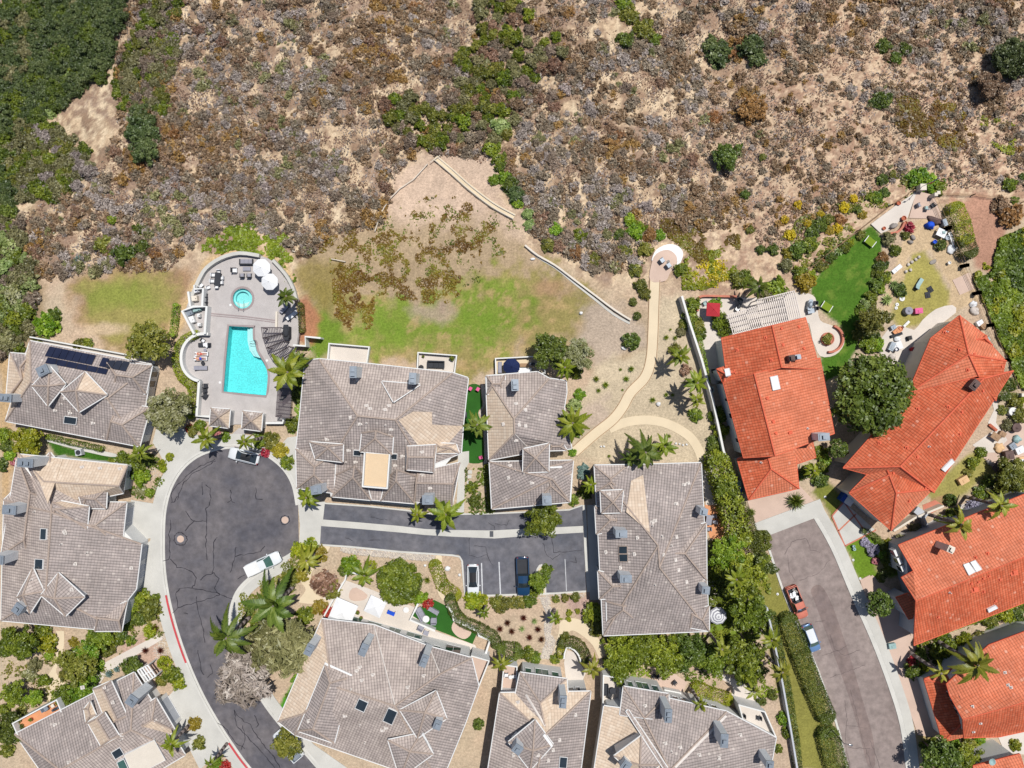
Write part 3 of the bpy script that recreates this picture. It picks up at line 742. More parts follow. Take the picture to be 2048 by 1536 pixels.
    me.polygons.add(len(F)); me.polygons.foreach_set('loop_start', np.arange(0, F.size, 4, dtype=np.int32)); me.polygons.foreach_set('use_smooth', np.ones(len(F), bool))
    a = me.attributes.new('soil', 'FLOAT_COLOR', 'POINT'); a.data.foreach_set('color', np.concatenate([np.clip(c, 0, 1), np.ones(c.shape[:2] + (1,))], -1).reshape(-1).astype(np.float32))
    me.update(calc_edges=True)
    m, nt, out = newmat('soil_and_grass')
    at = N(nt, 'ShaderNodeAttribute', attribute_name='soil'); p = pos(nt)
    f1 = noi(nt, p, 3.2, 5, .65); f2 = noi(nt, p, 11, 3, .6)
    r1 = ramp(nt, f1, [(.3, (.72, .72, .72)), (.7, (1.25, 1.25, 1.25))]); r2 = ramp(nt, f2, [(.3, (.8,) * 3), (.7, (1.16,) * 3)])
    cc = mixc(nt, 1., mixc(nt, 1., at.outputs['Color'], r1.outputs[0], 'MULTIPLY'), r2.outputs[0], 'MULTIPLY')
    b = N(nt, 'ShaderNodeBsdfPrincipled', Roughness=.95); b.inputs['Specular IOR Level'].default_value = .1
    nt.links.new(cc, b.inputs['Base Color']); nt.links.new(bump(nt, f1, .5, .12), b.inputs['Normal']); nt.links.new(b.outputs[0], out.inputs[0])
    me.materials.append(m)
    o = bpy.data.objects.new('ground', me); COL.objects.link(o); tag(o, 'sandy hillside, lawns and garden soil under everything', None, None, 'structure')
build_terrain()

# ------------------------------------------------------------------ asphalt
def asphalt(name, c, dust):
    m, nt, out = newmat(name); p = pos(nt)
    n1 = noi(nt, p, .16, 6, .6); n2 = noi(nt, p, .9, 5, .6); n3 = noi(nt, p, 30, 2)
    col = ramp(nt, n1, [(.36, c), (.62, dust)])
    c2 = ramp(nt, n2, [(.3, (.74,) * 3), (.7, (1.18,) * 3)]); c3 = ramp(nt, n3, [(.3, (.86,) * 3), (.7, (1.12,) * 3)])
    b = N(nt, 'ShaderNodeBsdfPrincipled', Roughness=.85); b.inputs['Specular IOR Level'].default_value = .25
    nt.links.new(mixc(nt, 1., mixc(nt, 1., col.outputs[0], c2.outputs[0], 'MULTIPLY'), c3.outputs[0], 'MULTIPLY'), b.inputs['Base Color'])
    nt.links.new(bump(nt, n3, .25, .02), b.inputs['Normal']); nt.links.new(b.outputs[0], out.inputs[0]); M[name] = m
asphalt('asphalt_dark', lin(94, 93, 101), lin(120, 115, 118)); asphalt('asphalt_lane', lin(96, 98, 108), lin(124, 122, 128)); asphalt('asphalt_old', lin(146, 132, 128), lin(162, 148, 143))
asphalt('crack', lin(46, 46, 54), lin(58, 56, 64)); asphalt('crack_old', lin(104, 92, 92), lin(120, 108, 106)); asphalt('asphalt_patch', lin(130, 116, 114), lin(150, 132, 126))

LK = smooth_pts([(596,1010),(588,970),(570,938),(540,912),(505,897),(470,892),(430,897),(392,912),(362,938),(340,975),(328,1020),(325,1070),(326,1130),(334,1190),(350,1255),(374,1325),(404,1392),(440,1455),(478,1512),(510,1555),(560,1640)], 4)
RK = smooth_pts([(598,1088),(585,1108),(558,1124),(528,1140),(498,1160),(475,1186),(463,1222),(462,1262),(476,1312),(502,1360),(534,1412),(572,1460),(612,1505),(660,1560),(740,1650)], 4)
slab('cul_de_sac_road', LK + RK[::-1], .03, 'asphalt_dark', 'dark asphalt cul-de-sac with fine cracks')
ribbon('gutter', LK, 0, 5, .036, 'kerb', 'pale concrete gutter along the outer cul-de-sac edge', bottom=-.1)
ribbon('gutter', RK, 0, -5, .036, 'kerb', 'pale concrete gutter along the inner bend of the cul-de-sac', bottom=-.1)
ribbon('kerb', LK, -.2, -4, .15, 'kerb', 'concrete kerb round the cul-de-sac')
ribbon('kerb', RK, .2, 4, .15, 'kerb', 'concrete kerb on the inner bend of the cul-de-sac')
ribbon('pavement', LK, -4, -24, .146, 'concrete', 'concrete pavement round the cul-de-sac')
ribbon('pavement', RK[6:], 4, 22, .146, 'concrete', 'concrete pavement on the inner bend')
_red = [p for p in LK if 1178 < p[1] < 1335]
ribbon('red_kerb_paint', _red, -.3, -4.3, .154, 'redpaint', 'faded red painted kerb line by the west pavement', bottom=.14)
_red2 = [p for p in LK if 1470 < p[1] < 1560]
ribbon('red_kerb_paint', _red2, -.3, -4.3, .154, 'redpaint', 'short red painted kerb line at the bottom edge', bottom=.14)
# side lane with its concrete apron, centre gutter and parking court
slab('driveway_apron', [(596,1008),(650,1003),(646,1040),(642,1052),(640,1090),(598,1092),(600,1050)], .10, 'concrete', 'concrete apron between cul-de-sac and side lane')
LT = [(649,1008),(735,1014),(811,1022),(860,1029),(904,1030),(975,1029),(1044,1026),(1100,1023),(1139,1021),(1165,1012)]
LM1 = [(646,1039),(720,1045),(800,1052),(850,1058),(900,1060),(982,1061),(1080,1056),(1166,1052)]
LM2 = [(642,1052),(720,1058),(800,1065),(850,1070),(900,1073),(989,1077),(1080,1070),(1167,1065)]
slab('lane_road', LT + LM1[::-1], .032, 'asphalt_lane', 'upper strip of the asphalt side lane')
slab('lane_gutter', LM1 + LM2[::-1], .05, 'concrete', 'concrete drainage strip along the middle of the lane')
slab('parking_court', LM2 + [(1172,1181),(1110,1185),(1020,1188),(929,1191),(927,1150),(925,1122),(918,1110),(800,1102),(700,1092),(640,1088)], .034, 'asphalt_lane', 'asphalt parking court with painted bays')
ribbon('kerb', [(640,1088),(700,1092),(800,1102),(905,1109),(920,1112),(926,1122),(928,1150),(930,1191),(1020,1188),(1110,1185),(1172,1181)], 0, -3.5, .15, 'kerb', 'white kerb along the lower edge of the lane and parking court') if False else ribbon('kerb', [(640,1088),(700,1092),(800,1102),(905,1109),(920,1112),(926,1122),(928,1150),(930,1191),(1020,1188),(1110,1185),(1172,1181)], 0, -3.5, .15, 'kerb', 'white kerb along the lower edge of the lane and parking court')
ribbon('kerb', [(649,1008),(735,1014),(811,1022),(860,1029),(904,1030),(975,1029),(1044,1026),(1100,1023),(1139,1021),(1165,1012)], 0, 3, .13, 'kerb', 'kerb along the upper edge of the side lane')
ribbon('kerb', [(1165,1010),(1168,1090),(1174,1184)], 0, 7, .15, 'kerb', 'kerb at the east end of the parking court')
ribbon('garage_apron', [(680,997),(760,1004),(830,1012)], -2, 10, .11, 'concrete', 'garage apron below the large duplex')
ribbon('garage_apron', [(985,1016),(1072,1013)], -4, 8, .11, 'patio', 'garage apron below the narrow house')
slab('side_yard_paving', [(1174,1010),(1215,1010),(1215,1200),(1180,1200)], .09, 'concrete', 'shaded paving beside the square grey house')
def line(name, a, b, w, label, m='linepaint', z=.040):
    return ribbon(name, [a, b], -w / 2, w / 2, z, m, label, bottom=.03)
line('bay_line', (963,1126), (965,1189), 2.2, 'white bay line right of the white sedan'); line('bay_line', (998,1124), (1001,1188), 2.2, 'white bay line second from the white sedan'); line('bay_line', (1130,1118), (1133,1182), 1.2, 'worn bay line in the eastern parking bays')
isl = [(1071,1190),(1072,1150),(1073,1138),(1078,1130),(1084,1128),(1089,1133),(1091,1145),(1093,1190)]
slab('planter_island', isl, .12, 'kerb', 'narrow kerbed planter island in the parking court')
slab('island_soil', [(1074,1190),(1075,1150),(1077,1138),(1083,1133),(1087,1138),(1089,1150),(1090,1190)], .135, 'tandirt', 'soil in the planter island')
# right-hand road
RL = smooth_pts([(1532,1072),(1552,1132),(1576,1200),(1603,1262),(1632,1325),(1657,1392),(1680,1462),(1698,1540),(1720,1640)], 4)
RR = smooth_pts([(1627,1036),(1662,1098),(1702,1192),(1742,1282),(1776,1372),(1800,1452),(1812,1540),(1824,1640)], 4)
slab('street_road', RL + RR[::-1], .03, 'asphalt_old', 'faded brownish asphalt street')
ribbon('kerb', RR, .2, 9, .13, 'kerb', 'concrete kerb on the east side of the street'); ribbon('pavement', RR, 9, 27, .146, 'concrete', 'concrete pavement on the east side of the street')
ribbon('kerb', RL, -.2, -4.5, .13, 'kerb', 'concrete kerb on the west side of the street')
slab('driveway_apron', [(1508,1047),(1640,998),(1655,1034),(1627,1037),(1532,1073),(1515,1062)], .14, 'concrete', 'concrete apron at the top of the street')
slab('driveway', [(1494,1000),(1600,972),(1628,1002),(1510,1046)], .12, 'pinkpatio', 'pinkish driveway below the red garage roof')
slab('driveway', [(1664,1032),(1688,1004),(1752,1062),(1690,1092)], .12, 'concrete', 'concrete driveway with red brick bands')
for a, b in (((1664,1032),(1688,1004)), ((1664,1032),(1690,1092)), ((1690,1092),(1752,1060)), ((1677,1062),(1712,1028)), ((1688,1004),(1727,1058))):
    line('brick_band', a, b, 3, 'red brick band in the driveway', 'brickred', .126)
slab('driveway', [(1718,1172),(1745,1150),(1770,1172),(1800,1190),(1850,1300),(1890,1480),(1836,1470),(1796,1355),(1762,1265),(1728,1190)], .10, 'pinkpatio', 'tan driveway strip along the east pavement')
# west driveways and paths
slab('driveway', [(312,858),(330,842),(400,872),(400,905),(366,918),(338,945),(318,905),(305,885)], .13, 'concrete', 'concrete driveway of the house with solar panels')
slab('driveway', [(262,1000),(312,1008),(308,1075),(255,1085)], .13, 'concrete', 'concrete driveway of the big west house')
slab('driveway', [(290,1090),(308,1075),(306,1130),(318,1200),(285,1192),(262,1178)], .13, 'concrete', 'lower concrete driveway of the big west house')
slab('driveway', [(330,1400),(372,1355),(402,1432),(362,1462)], .13, 'concrete', 'concrete driveway of the southwest house')
slab('driveway', [(368,1470),(410,1440),(442,1508),(420,1520),(400,1540),(380,1500)], .13, 'concrete', 'second concrete driveway of the southwest house')
slab('driveway', [(545,1428),(600,1470),(700,1540),(640,1545),(600,1490)], .13, 'concrete', 'concrete driveway by the white canopy house')
slab('footpath', [(200,1330),(318,1268),(326,1278),(215,1345),(195,1375),(185,1355)], .12, 'patio', 'concrete walk to the southwest house')
slab('footpath', smooth_pts([(92,874),(150,890),(210,903),(232,908),(231,914),(205,911),(145,897),(90,882)], 2), .1, 'concrete', 'thin concrete walk between the west houses')
slab('dirt_path', smooth_pts([(128,1262),(128,1290),(122,1320),(112,1345),(135,1375),(128,1400),(95,1400),(85,1370),(108,1330),(114,1290),(112,1262)], 3), .05, 'tandirt', 'dirt path below the west house')
slab('footpath', [(466,898),(462,870),(478,856),(492,858),(486,890),(480,897)], .12, 'deckstone', 'stone entrance path to the pool')
slab('footpath', [(548,905),(575,875),(597,872),(597,900),(588,925),(575,935)], .12, 'concrete', 'concrete walk beside the duplex')
# sandy garden paths
FP = smooth_pts([(1148,905),(1190,868),(1225,840),(1245,815),(1262,785),(1290,755),(1302,720),(1306,670),(1308,610),(1310,560)], 5)
for s_ in (-10.5, 9.5): ribbon('path_edging', FP, s_, s_ + 1.3, .10, 'wood', 'thin wooden edging of the winding footpath')
ribbon('footpath', FP, -11, 10, .06, 'tandirt', 'sandy footpath winding up to the viewpoint')
ribbon('footpath', smooth_pts([(1218,858),(1250,845),(1290,840),(1330,846),(1370,866),(1392,890),(1405,925),(1408,975)], 5), -9, 9, .064, 'tandirt', 'arched sandy garden path')
slab('viewpoint_pavement', smooth_pts([(1300,562),(1302,530),(1312,508),(1335,500),(1352,512),(1352,530),(1340,545),(1330,562)], 3, True), .20, 'pinkpatio', 'round tan paving of the viewpoint', terrain=True)
slab('cobble_pavement', smooth_pts([(1303,520),(1312,500),(1335,489),(1356,493),(1366,508),(1358,530),(1348,540),(1354,524),(1348,508),(1334,502),(1318,506),(1308,520)], 3, True), .18, 'trim', 'white crushed stone round the viewpoint', terrain=True)
slab('footpath', smooth_pts([(1118,1262),(1120,1245),(1140,1236),(1170,1245),(1195,1275),(1212,1300),(1200,1318),(1185,1290),(1160,1268),(1140,1262),(1128,1290),(1122,1315),(1108,1310),(1112,1285)], 3, True), .05, 'tandirt', 'curved sandy path by the dry creek')
slab('footpath', smooth_pts([(1395,1325),(1440,1345),(1475,1362),(1515,1385),(1520,1405),(1465,1400),(1465,1372),(1430,1352)], 3, True), .08, 'patio', 'pale concrete walk behind the orchard row')
slab('footpath', smooth_pts([(598,1205),(612,1180),(600,1160),(608,1130),(640,1095),(660,1094),(640,1122),(622,1150),(628,1185),(660,1205)], 3, True), .05, 'tandirt', 'curving sandy garden path near the cobble strip')
slab('footpath', smooth_pts([(872,1112),(884,1114),(880,1160),(888,1180),(905,1200),(885,1200),(872,1170)], 3, True), .05, 'tandirt', 'short sandy path to the artificial lawn gate')
# ------------------------------------------------------------------ cracks, covers, drain
def cracks(name, lists, m, label, w=1.5, z=.037):
    mb = MB(); q = random.Random(4)
    for pts in lists:
        pp = []
        for a, b in zip(pts, pts[1:]):
            n = max(2, int(math.hypot(b[0] - a[0], b[1] - a[1]) / 6))
            pp += [(a[0] + (b[0] - a[0]) * i / n + q.uniform(-1.4, 1.4), a[1] + (b[1] - a[1]) * i / n + q.uniform(-1.4, 1.4)) for i in range(n)]
        pp.append(pts[-1])
        ws = [w * q.uniform(.55, 1.2) for _ in pp]
        A = offset(pp, .0)
        L1 = [P(o[0], o[1], z) for o in [(p[0] + dx, p[1] + dy) for p, (dx, dy) in zip(pp, [(a[0] - p[0], a[1] - p[1]) for a, p in zip(offset(pp, .5), pp)])]]
        for i in range(len(pp) - 1):
            o1 = offset([pp[i], pp[i + 1]], ws[i] / 2); o2 = offset([pp[i], pp[i + 1]], -ws[i] / 2)
            v = [P(*o1[0], z), P(*o2[0], z), P(*o2[1], z), P(*o1[1], z)]
            if (v[1] - v[0]).cross(v[2] - v[0]).z < 0: v = v[::-1]
            mb.face(v)
    tag(mb.build(name, M[m]), label, None, None, 'structure')
def arc(cx, cy, r, a0=0, a1=360, n=20): return [(cx + r * math.cos(rad(a0 + (a1 - a0) * i / n)), cy + r * math.sin(rad(a0 + (a1 - a0) * i / n))) for i in range(n + 1)]
cracks('road_cracks', [
 [(345,1005),(342,985),(360,965),(380,945),(402,932),(430,918)], [(354,1000),(368,965),(385,946),(410,935),(432,922)], [(341,1005),(350,1004),(355,992)], [(412,970),(420,978),(422,995),(418,1010),(412,1018),(413,1045),(412,1080),(414,1120)], [(404,965),(405,990)],
 [(461,980),(462,1000),(455,1005)], [(462,1000),(470,1006)], [(512,975),(512,998),(525,999)], [(371,1022),(380,1038),(388,1042),(412,1043)], [(388,1042),(370,1062)], [(427,1085),(427,1140),(424,1147)], [(435,1073),(427,1085)], [(400,1160),(414,1150),(427,1146),(437,1158),(433,1166),(430,1178),(440,1190),(465,1198)],
 [(340,1040),(343,1055),(338,1070),(340,1085),(338,1118),(326,1122)], [(340,1118),(352,1130),(353,1135),(370,1136),(385,1145),(392,1155),(388,1170),(383,1176),(360,1178),(352,1185)], [(383,1176),(425,1183),(440,1188)], [(352,1185),(357,1215),(395,1204),(440,1190)], [(357,1215),(345,1226)], [(392,1192),(396,1220),(404,1250),(410,1285)], [(366,1225),(376,1228)],
 [(471,1095),(468,1120),(460,1145)], [(470,1112),(500,1108),(520,1102),(530,1092)], [(475,1158),(490,1150)], [(395,1300),(402,1340),(408,1350)], [(420,1330),(425,1345),(415,1355)], [(468,1420),(478,1435),(500,1450),(512,1470),(545,1510),(560,1536)], [(468,1420),(472,1450),(490,1470),(520,1500),(550,1536)], [(510,1430),(518,1450),(512,1455)], [(430,1440),(455,1460),(470,1485),(490,1498)], [(485,1450),(490,1480),(482,1500)],
 arc(361, 1078, 13), arc(570, 1040, 9, 0, 360)], 'crack', 'network of sealed cracks in the cul-de-sac asphalt')
cracks('lane_cracks', [[(742,1035),(775,1040)], [(690,1075),(705,1082)], [(735,1080),(760,1080)], [(975,1045),(988,1052),(990,1062)], [(990,1048),(1015,1050),(1018,1040)], [(938,1075),(940,1095),(937,1110),(955,1114),(975,1110),(972,1095),(948,1092)], [(975,1110),(985,1130)], [(1104,1070),(1106,1105),(1165,1100)], [(1085,1085),(1095,1110),(1105,1118),(1120,1108)], [(1150,1112),(1152,1125),(1140,1122)]], 'crack', 'dark cracks in the side lane and parking court', .9, .041)
cracks('street_cracks', [[(1570,1110),(1582,1085),(1608,1076),(1615,1080),(1620,1100),(1640,1105)], [(1575,1110),(1580,1145),(1590,1160)], [(1600,1160),(1640,1145),(1660,1120)], [(1630,1245),(1650,1240)], [(1660,1270),(1670,1300),(1690,1310),(1720,1300)], [(1645,1310),(1680,1300),(1695,1290)], [(1660,1355),(1690,1345),(1730,1330)], [(1690,1400),(1694,1440),(1690,1480),(1700,1536)], [(1700,1380),(1712,1420),(1722,1470),(1745,1536)], [(1690,1450),(1725,1455)], [(1695,1495),(1740,1497)], [(1740,1480),(1760,1536)]], 'crack_old', 'thin cracks in the brownish street', 1.0)
slab('tyre_wear', smooth_pts([(1622,1180),(1640,1170),(1660,1200),(1682,1260),(1705,1330),(1722,1390),(1745,1470),(1750,1530),(1735,1530),(1715,1450),(1690,1370),(1668,1310),(1650,1260),(1632,1210)], 3, True), .036, 'asphalt_patch', 'darker resealed strip down the street', bottom=.02)
def cover(px, py, r, label):
    t = thing('manhole_cover', label, 'manhole cover', P(px, py, .03)); mb = MB(); mb.lathe((0, 0, -.05), [(r / S, 0), (r / S, .06), (0, .062)], 20); mb.build('lid', M['pinkpatio'], t, world=False)
    mb = MB(); mb.lathe((0, 0, -.05), [(r / S * 1.28, 0), (r / S * 1.28, .055), (r / S, .056)], 20); mb.build('frame', M['asphalt_lane'], t, world=False)
cover(361, 1078, 7, 'rusty round manhole cover in the west half of the cul-de-sac'); cover(570, 1040, 7, 'round manhole cover near the lane apron')
t = thing('drain_grate', 'rectangular drain grate in the concrete lane strip', 'drain', P(983, 1068, .05)); mb = MB(); mb.box((0, 0, 0), (.56, .9, .03)); mb.build('frame', M['darkmetal'], t, world=False)
mb = MB(); [mb.box((0, -.34 + .17 * i, .02), (.44, .05, .02)) for i in range(5)]; mb.build('bars', M['steel'], t, world=False)
from mathutils.bvhtree import BVHTree
# ------------------------------------------------------------------ houses
TM = {'g': 'tilegrey', 'p': 'tilepink', 't': 'tiletan', 'r': 'tilered', 'd': 'tilered2'}
def cam_ray(px, py):
    o = Vector((0, 0, CH)); return o, (P(px, py, 0) - o).normalized()
class House:
    def __init__(s, label, ref, wall='white', red=False, ez=5.3, slope=.34, dz=0.0):
        s.t = thing('house', label, 'house', P(ref[0], ref[1], 0)); s.red = red; s.ez = ez; s.slope = slope; s.wallm = wall
        s.roof = MB(); s.mats = ['tilegrey', 'tilepink', 'tiletan', 'tilered', 'tilered2', 'ridge', 'ridgered', 'trim', 'flash']
        s.keys = 'gptrd'; s.wall = MB(); s.outl = []; s.tri = ([], []); s.later = []; s.bumpz = 0; s.rots = {}; s.dz = dz
    def piece(s, V, F, tiles=None, w0=0.0, outline=None, inset=.5, walls=True, caps=True):
        """V: (px,py,z); F: vertex rings; outline: ring of eave vertices for the walls"""
        s.bumpz += .004
        W = [P(v[0], v[1], v[2] + s.dz) + Vector((0, 0, s.bumpz)) for v in V]
        if w0: w0 += s.dz
        ed = {}
        for fi, f in enumerate(F):
            pts = [W[i] for i in f]; nrm = Vector((0, 0, 0))
            for i in range(1, len(pts) - 1): nrm += (pts[i] - pts[0]).cross(pts[i + 1] - pts[0])
            if nrm.z < 0: f = f[::-1]; pts = pts[::-1]; nrm = -nrm
            nrm.normalize()
            u = Vector((0, 0, 1)).cross(nrm); u = u.normalized() if u.length > .02 else Vector((1, 0, 0)); v = nrm.cross(u)
            k = (tiles or ('r' if s.red else 'g') * len(F))[fi]
            tr = [orient(pts, t) for t in tessellate_polygon([[Vector((p.x, p.y, 0)) for p in pts]])]; q_ = [(p.dot(u), p.dot(v)) for p in pts]
            s.roof.add(pts, tr, s.keys.index(k), [[q_[i] for i in t] for t in tr])
            o = len(s.tri[0]); s.tri[0].extend(pts); s.tri[1].extend((o + a, o + b, o + c) for a, b, c in tr)
            for a, b in zip(f, f[1:] + f[:1]): ed.setdefault((min(a, b), max(a, b)), []).append((fi, nrm, (a, b), sum(pts, Vector()) / len(pts)))
        for (a, b), L_ in ed.items():
            A, B = W[a], W[b]
            if len(L_) == 2:
                n1, n2 = L_[0][1], L_[1][1]
                conv = (L_[1][3] - A).dot(n1) < -.004
                if (n1 - n2).length < .06 or not caps: continue
                up = Vector((0, 0, .04))
                if conv: s.roof.tube(A + up, B + up, .13, .13, 6, 6 if s.red else 5)
                else: s.roof.tube(A + up * .3, B + up * .3, .09, .09, 4, 8)
            elif len(L_) == 1:
                fc = L_[0][3]; d = (B - A).normalized(); out = d.cross(Vector((0, 0, 1)))
                if out.dot(A - fc) < 0: out = -out
                dn = Vector((0, 0, -.24)); o_ = out * .03
                m_ = 6 if s.red else 7
                s.roof.face([A + o_, B + o_, B + o_ + dn, A + o_ + dn], m_)
                c = Vector((0, 0, -.05))
                if not s.red: s.roof.tube(A + out * .07 + c, B + out * .07 + c, .085, .085, 6, 7)
                else: s.roof.tube(A + out * .01 + c * .4, B + out * .01 + c * .4, .06, .06, 5, 6)
        if walls:
            ring = [W[i] for i in (outline or range(len(V)))]; c = centroid(ring)
            zt = min(p.z for p in ring) - .06
            r2 = []
            for p in ring:
                d = Vector((c.x - p.x, c.y - p.y, 0)); l = d.length; r2.append(Vector((p.x, p.y, 0)) + d * (inset * 1.3 / max(l, .1)))
            if w0 == 0.0: w0 = min(-.3, min(ter(p.x, p.y) for p in r2) - .3)
            s.wall.prism([(p.x, p.y) for p in r2], w0, zt)
            s.outl.append((r2, w0, zt))
        else: s.outl.append(None)
    def hip(s, c, r, ez=None, rise=None, tiles=None, w0=0.0, walls=True, inset=.5, caps=True):
        ez = s.ez if ez is None else ez; k0 = 0
        if len(r) == 2:
            md = lambda a, b, q: math.hypot((a[0] + b[0]) / 2 - q[0], (a[1] + b[1]) / 2 - q[1])
            k0 = min(range(4), key=lambda k: (md(c[(3 + k) % 4], c[k], r[0]) + md(c[(1 + k) % 4], c[(2 + k) % 4], r[1]), k)); c = c[k0:] + c[:k0]; tiles = tiles and tiles[k0:] + tiles[:k0]
        s.rots[len(s.outl)] = k0
        if w0 > 0: ez += .45
        def dist(q):
            m_ = 1e9
            for i in range(len(c)):
                (x0, y0), (x1, y1) = c[i], c[(i + 1) % len(c)]; dx, dy = x1 - x0, y1 - y0
                t = max(0, min(1, ((q[0] - x0) * dx + (q[1] - y0) * dy) / (dx * dx + dy * dy))); m_ = min(m_, math.hypot(q[0] - x0 - t * dx, q[1] - y0 - t * dy))
            return m_ / S
        rz = ez + (rise if rise is not None else s.slope * max(min(dist(q) for q in r), .6 if len(r) == 1 else 0) if len(r) == 1 else (rise if rise is not None else s.slope * max(dist(q) for q in r)))
        V = [(p[0], p[1], ez) for p in c] + [(p[0], p[1], rz) for p in r]
        if len(r) == 1: F = [[0, 1, 4], [1, 2, 4], [2, 3, 4], [3, 0, 4]]
        else: F = [[0, 1, 5, 4], [1, 2, 5], [2, 3, 4, 5], [3, 0, 4]]
        s.piece(V, F, tiles, w0, [0, 1, 2, 3], inset, walls, caps)
    def gable(s, c, r, ez=None, rise=None, tiles=None, w0=0.0, inset=.5):
        """ridge ends lie on the short edges 1-2 and 3-0; gable triangles are wall"""
        ez = s.ez if ez is None else ez
        wd = math.hypot(c[1][0] - c[2][0], c[1][1] - c[2][1]) / S / 2
        rz = ez + (s.slope * wd if rise is None else rise)
        V = [(p[0], p[1], ez) for p in c] + [(p[0], p[1], rz) for p in r]
        s.piece(V, [[0, 1, 5, 4], [2, 3, 4, 5]], tiles, w0, [0, 1, 2, 3], inset)
        W = [P(v[0], v[1], v[2]) for v in V]; cc = sum(W[:4], Vector()) / 4
        for a, b, q in ((1, 2, 5), (3, 0, 4)):
            k = [w + (cc - w).normalized() * .45 for w in (W[a], W[b], W[q])]
            for w in k: w.z -= .12
            s.wall.face(k); s.wall.face(k[::-1])
    def finish(s):
        bvh = BVHTree.FromPolygons([tuple(v) for v in s.tri[0]], s.tri[1])
        w = s.wall.build('wall', M[s.wallm], s.t)
        r = s.roof.build('roof', [M[k] for k in s.mats], s.t)
        s.bvh = bvh; s.roofo = r; s.wallo = w
        for fn in s.later: fn()
    def hit(s, px, py):
        o, d = cam_ray(px, py); h = s.bvh.ray_cast(o, d)
        if h[0] is None: return P(px, py, s.ez), Vector((0, 0, 1))
        n = h[1] if h[1].z > 0 else -h[1]
        return h[0], n
    def chimney(s, px, py, w, d, ztop, rot=0, two=1, mt='chim', cap='capgrey'):
        ztop += s.dz
        def fn():
            k = (CH - ztop) / CH / S; c = P(px, py, ztop); mb = MB(); a = -rad(rot)
            mb.box((c.x, c.y, ztop - 2.1), (w * k, d * k, 4.0), a, 0)
            mb.box((c.x, c.y, ztop - .05), (w * k + .1, d * k + .1, .12), a, 1)
            mb.box((c.x, c.y, ztop + .04), (w * k * .82, d * k * .82, .1), a, 1)
            R_ = Matrix.Rotation(a, 3, 'Z'); big = Vector((w * k, d * k, 0)); ax = 0 if w > d else 1
            for i in range(two):
                off = Vector((0, 0, 0)); off[ax] = big[ax] * ((i + .5) / two - .5) * .8
                off = R_ @ off; mb.box((c.x + off.x, c.y + off.y, ztop + .2), (.42, .42, .26), a, 2); mb.box((c.x + off.x, c.y + off.y, ztop + .36), (.56, .56, .05), a, 1)
            mb.build('chimney', [M[mt], M[cap], M['darkmetal']], s.roofo, world=True)
        s.later.append(fn)
    def onroof(s, name, pts, m, th=.1, frame=None, inset=.0):
        def fn():
            H_ = [s.hit(*p) for p in pts]
            if inset or len(pts) == 4 and name in ('skylight', 'solar_panel', 'roof_patch') or name == 'roof_patch':
                q_, n_ = s.hit(*[sum(p[i] for p in pts) / len(pts) for i in (0, 1)]); H_ = []
                for p in pts: o_, d_ = cam_ray(*p); H_.append((o_ + d_ * ((q_ - o_).dot(n_) / d_.dot(n_)), n_))
            n = sum((h[1] for h in H_), Vector()).normalized()
            top = [h[0] + n * th for h in H_]; bot = [h[0] - n * .02 for h in H_]; mb = MB()
            if (top[1] - top[0]).cross(top[2] - top[0]).z < 0: top.reverse(); bot.reverse()
            u = Vector((0, 0, 1)).cross(n); u = u.normalized() if u.length > .02 else Vector((1, 0, 0)); v = n.cross(u)
            mb.add(top, [list(range(len(top)))], 0, [[(p.dot(u), p.dot(v)) for p in top]])
            for i in range(len(top)): j = (i + 1) % len(top); mb.face([bot[i], bot[j], top[j], top[i]], 1 if frame else 0)
            if frame:
                cc = sum(top, Vector()) / len(top)
                for i in range(len(top)):
                    j = (i + 1) % len(top); mb.tube(top[i], top[j], .05, .05, 4, 1)
            o = mb.build(name, [M[m] if isinstance(m, str) else m] + ([M[frame]] if frame else []), s.roofo)
            return o
        s.later.append(fn)
    def skylight(s, px, py, w, d, rot=0, m='glass', frame='trim'):
        a = rad(rot); c, q = math.cos(a), math.sin(a)
        s.onroof('skylight', [(px + x * c - y * q, py + x * q + y * c) for x, y in ((-w/2,-d/2),(w/2,-d/2),(w/2,d/2),(-w/2,d/2))], m, .2, frame, True)
    def patch(s, pts, k): s.onroof('roof_patch', pts, TM[k], .07)
    def vents(s, pts, m='flash', sz=.34):
        def fn():
            for p in pts:
                h, n = s.hit(*p); mb = MB(); mb.box(h + Vector((0, 0, .1)), (sz, sz * 1.1, .26), .2, 0, .75); mb.box(h + Vector((0, 0, .01)), (sz * 1.8, sz * 1.6, .05), .2, 0)
                mb.build('roof_vent', M[m], s.roofo)
        s.later.append(fn)
    def pipes(s, pts):
        def fn():
            for p in pts:
                h, n = s.hit(*p); mb = MB(); mb.tube(h - Vector((0, 0, .1)), h + Vector((0, 0, .45)), .07, .07, 8); mb.lathe(h, [(.2, -.02), (.1, .1)], 8, 0)
                mb.build('vent_pipe', M['flash'], s.roofo)
        s.later.append(fn)
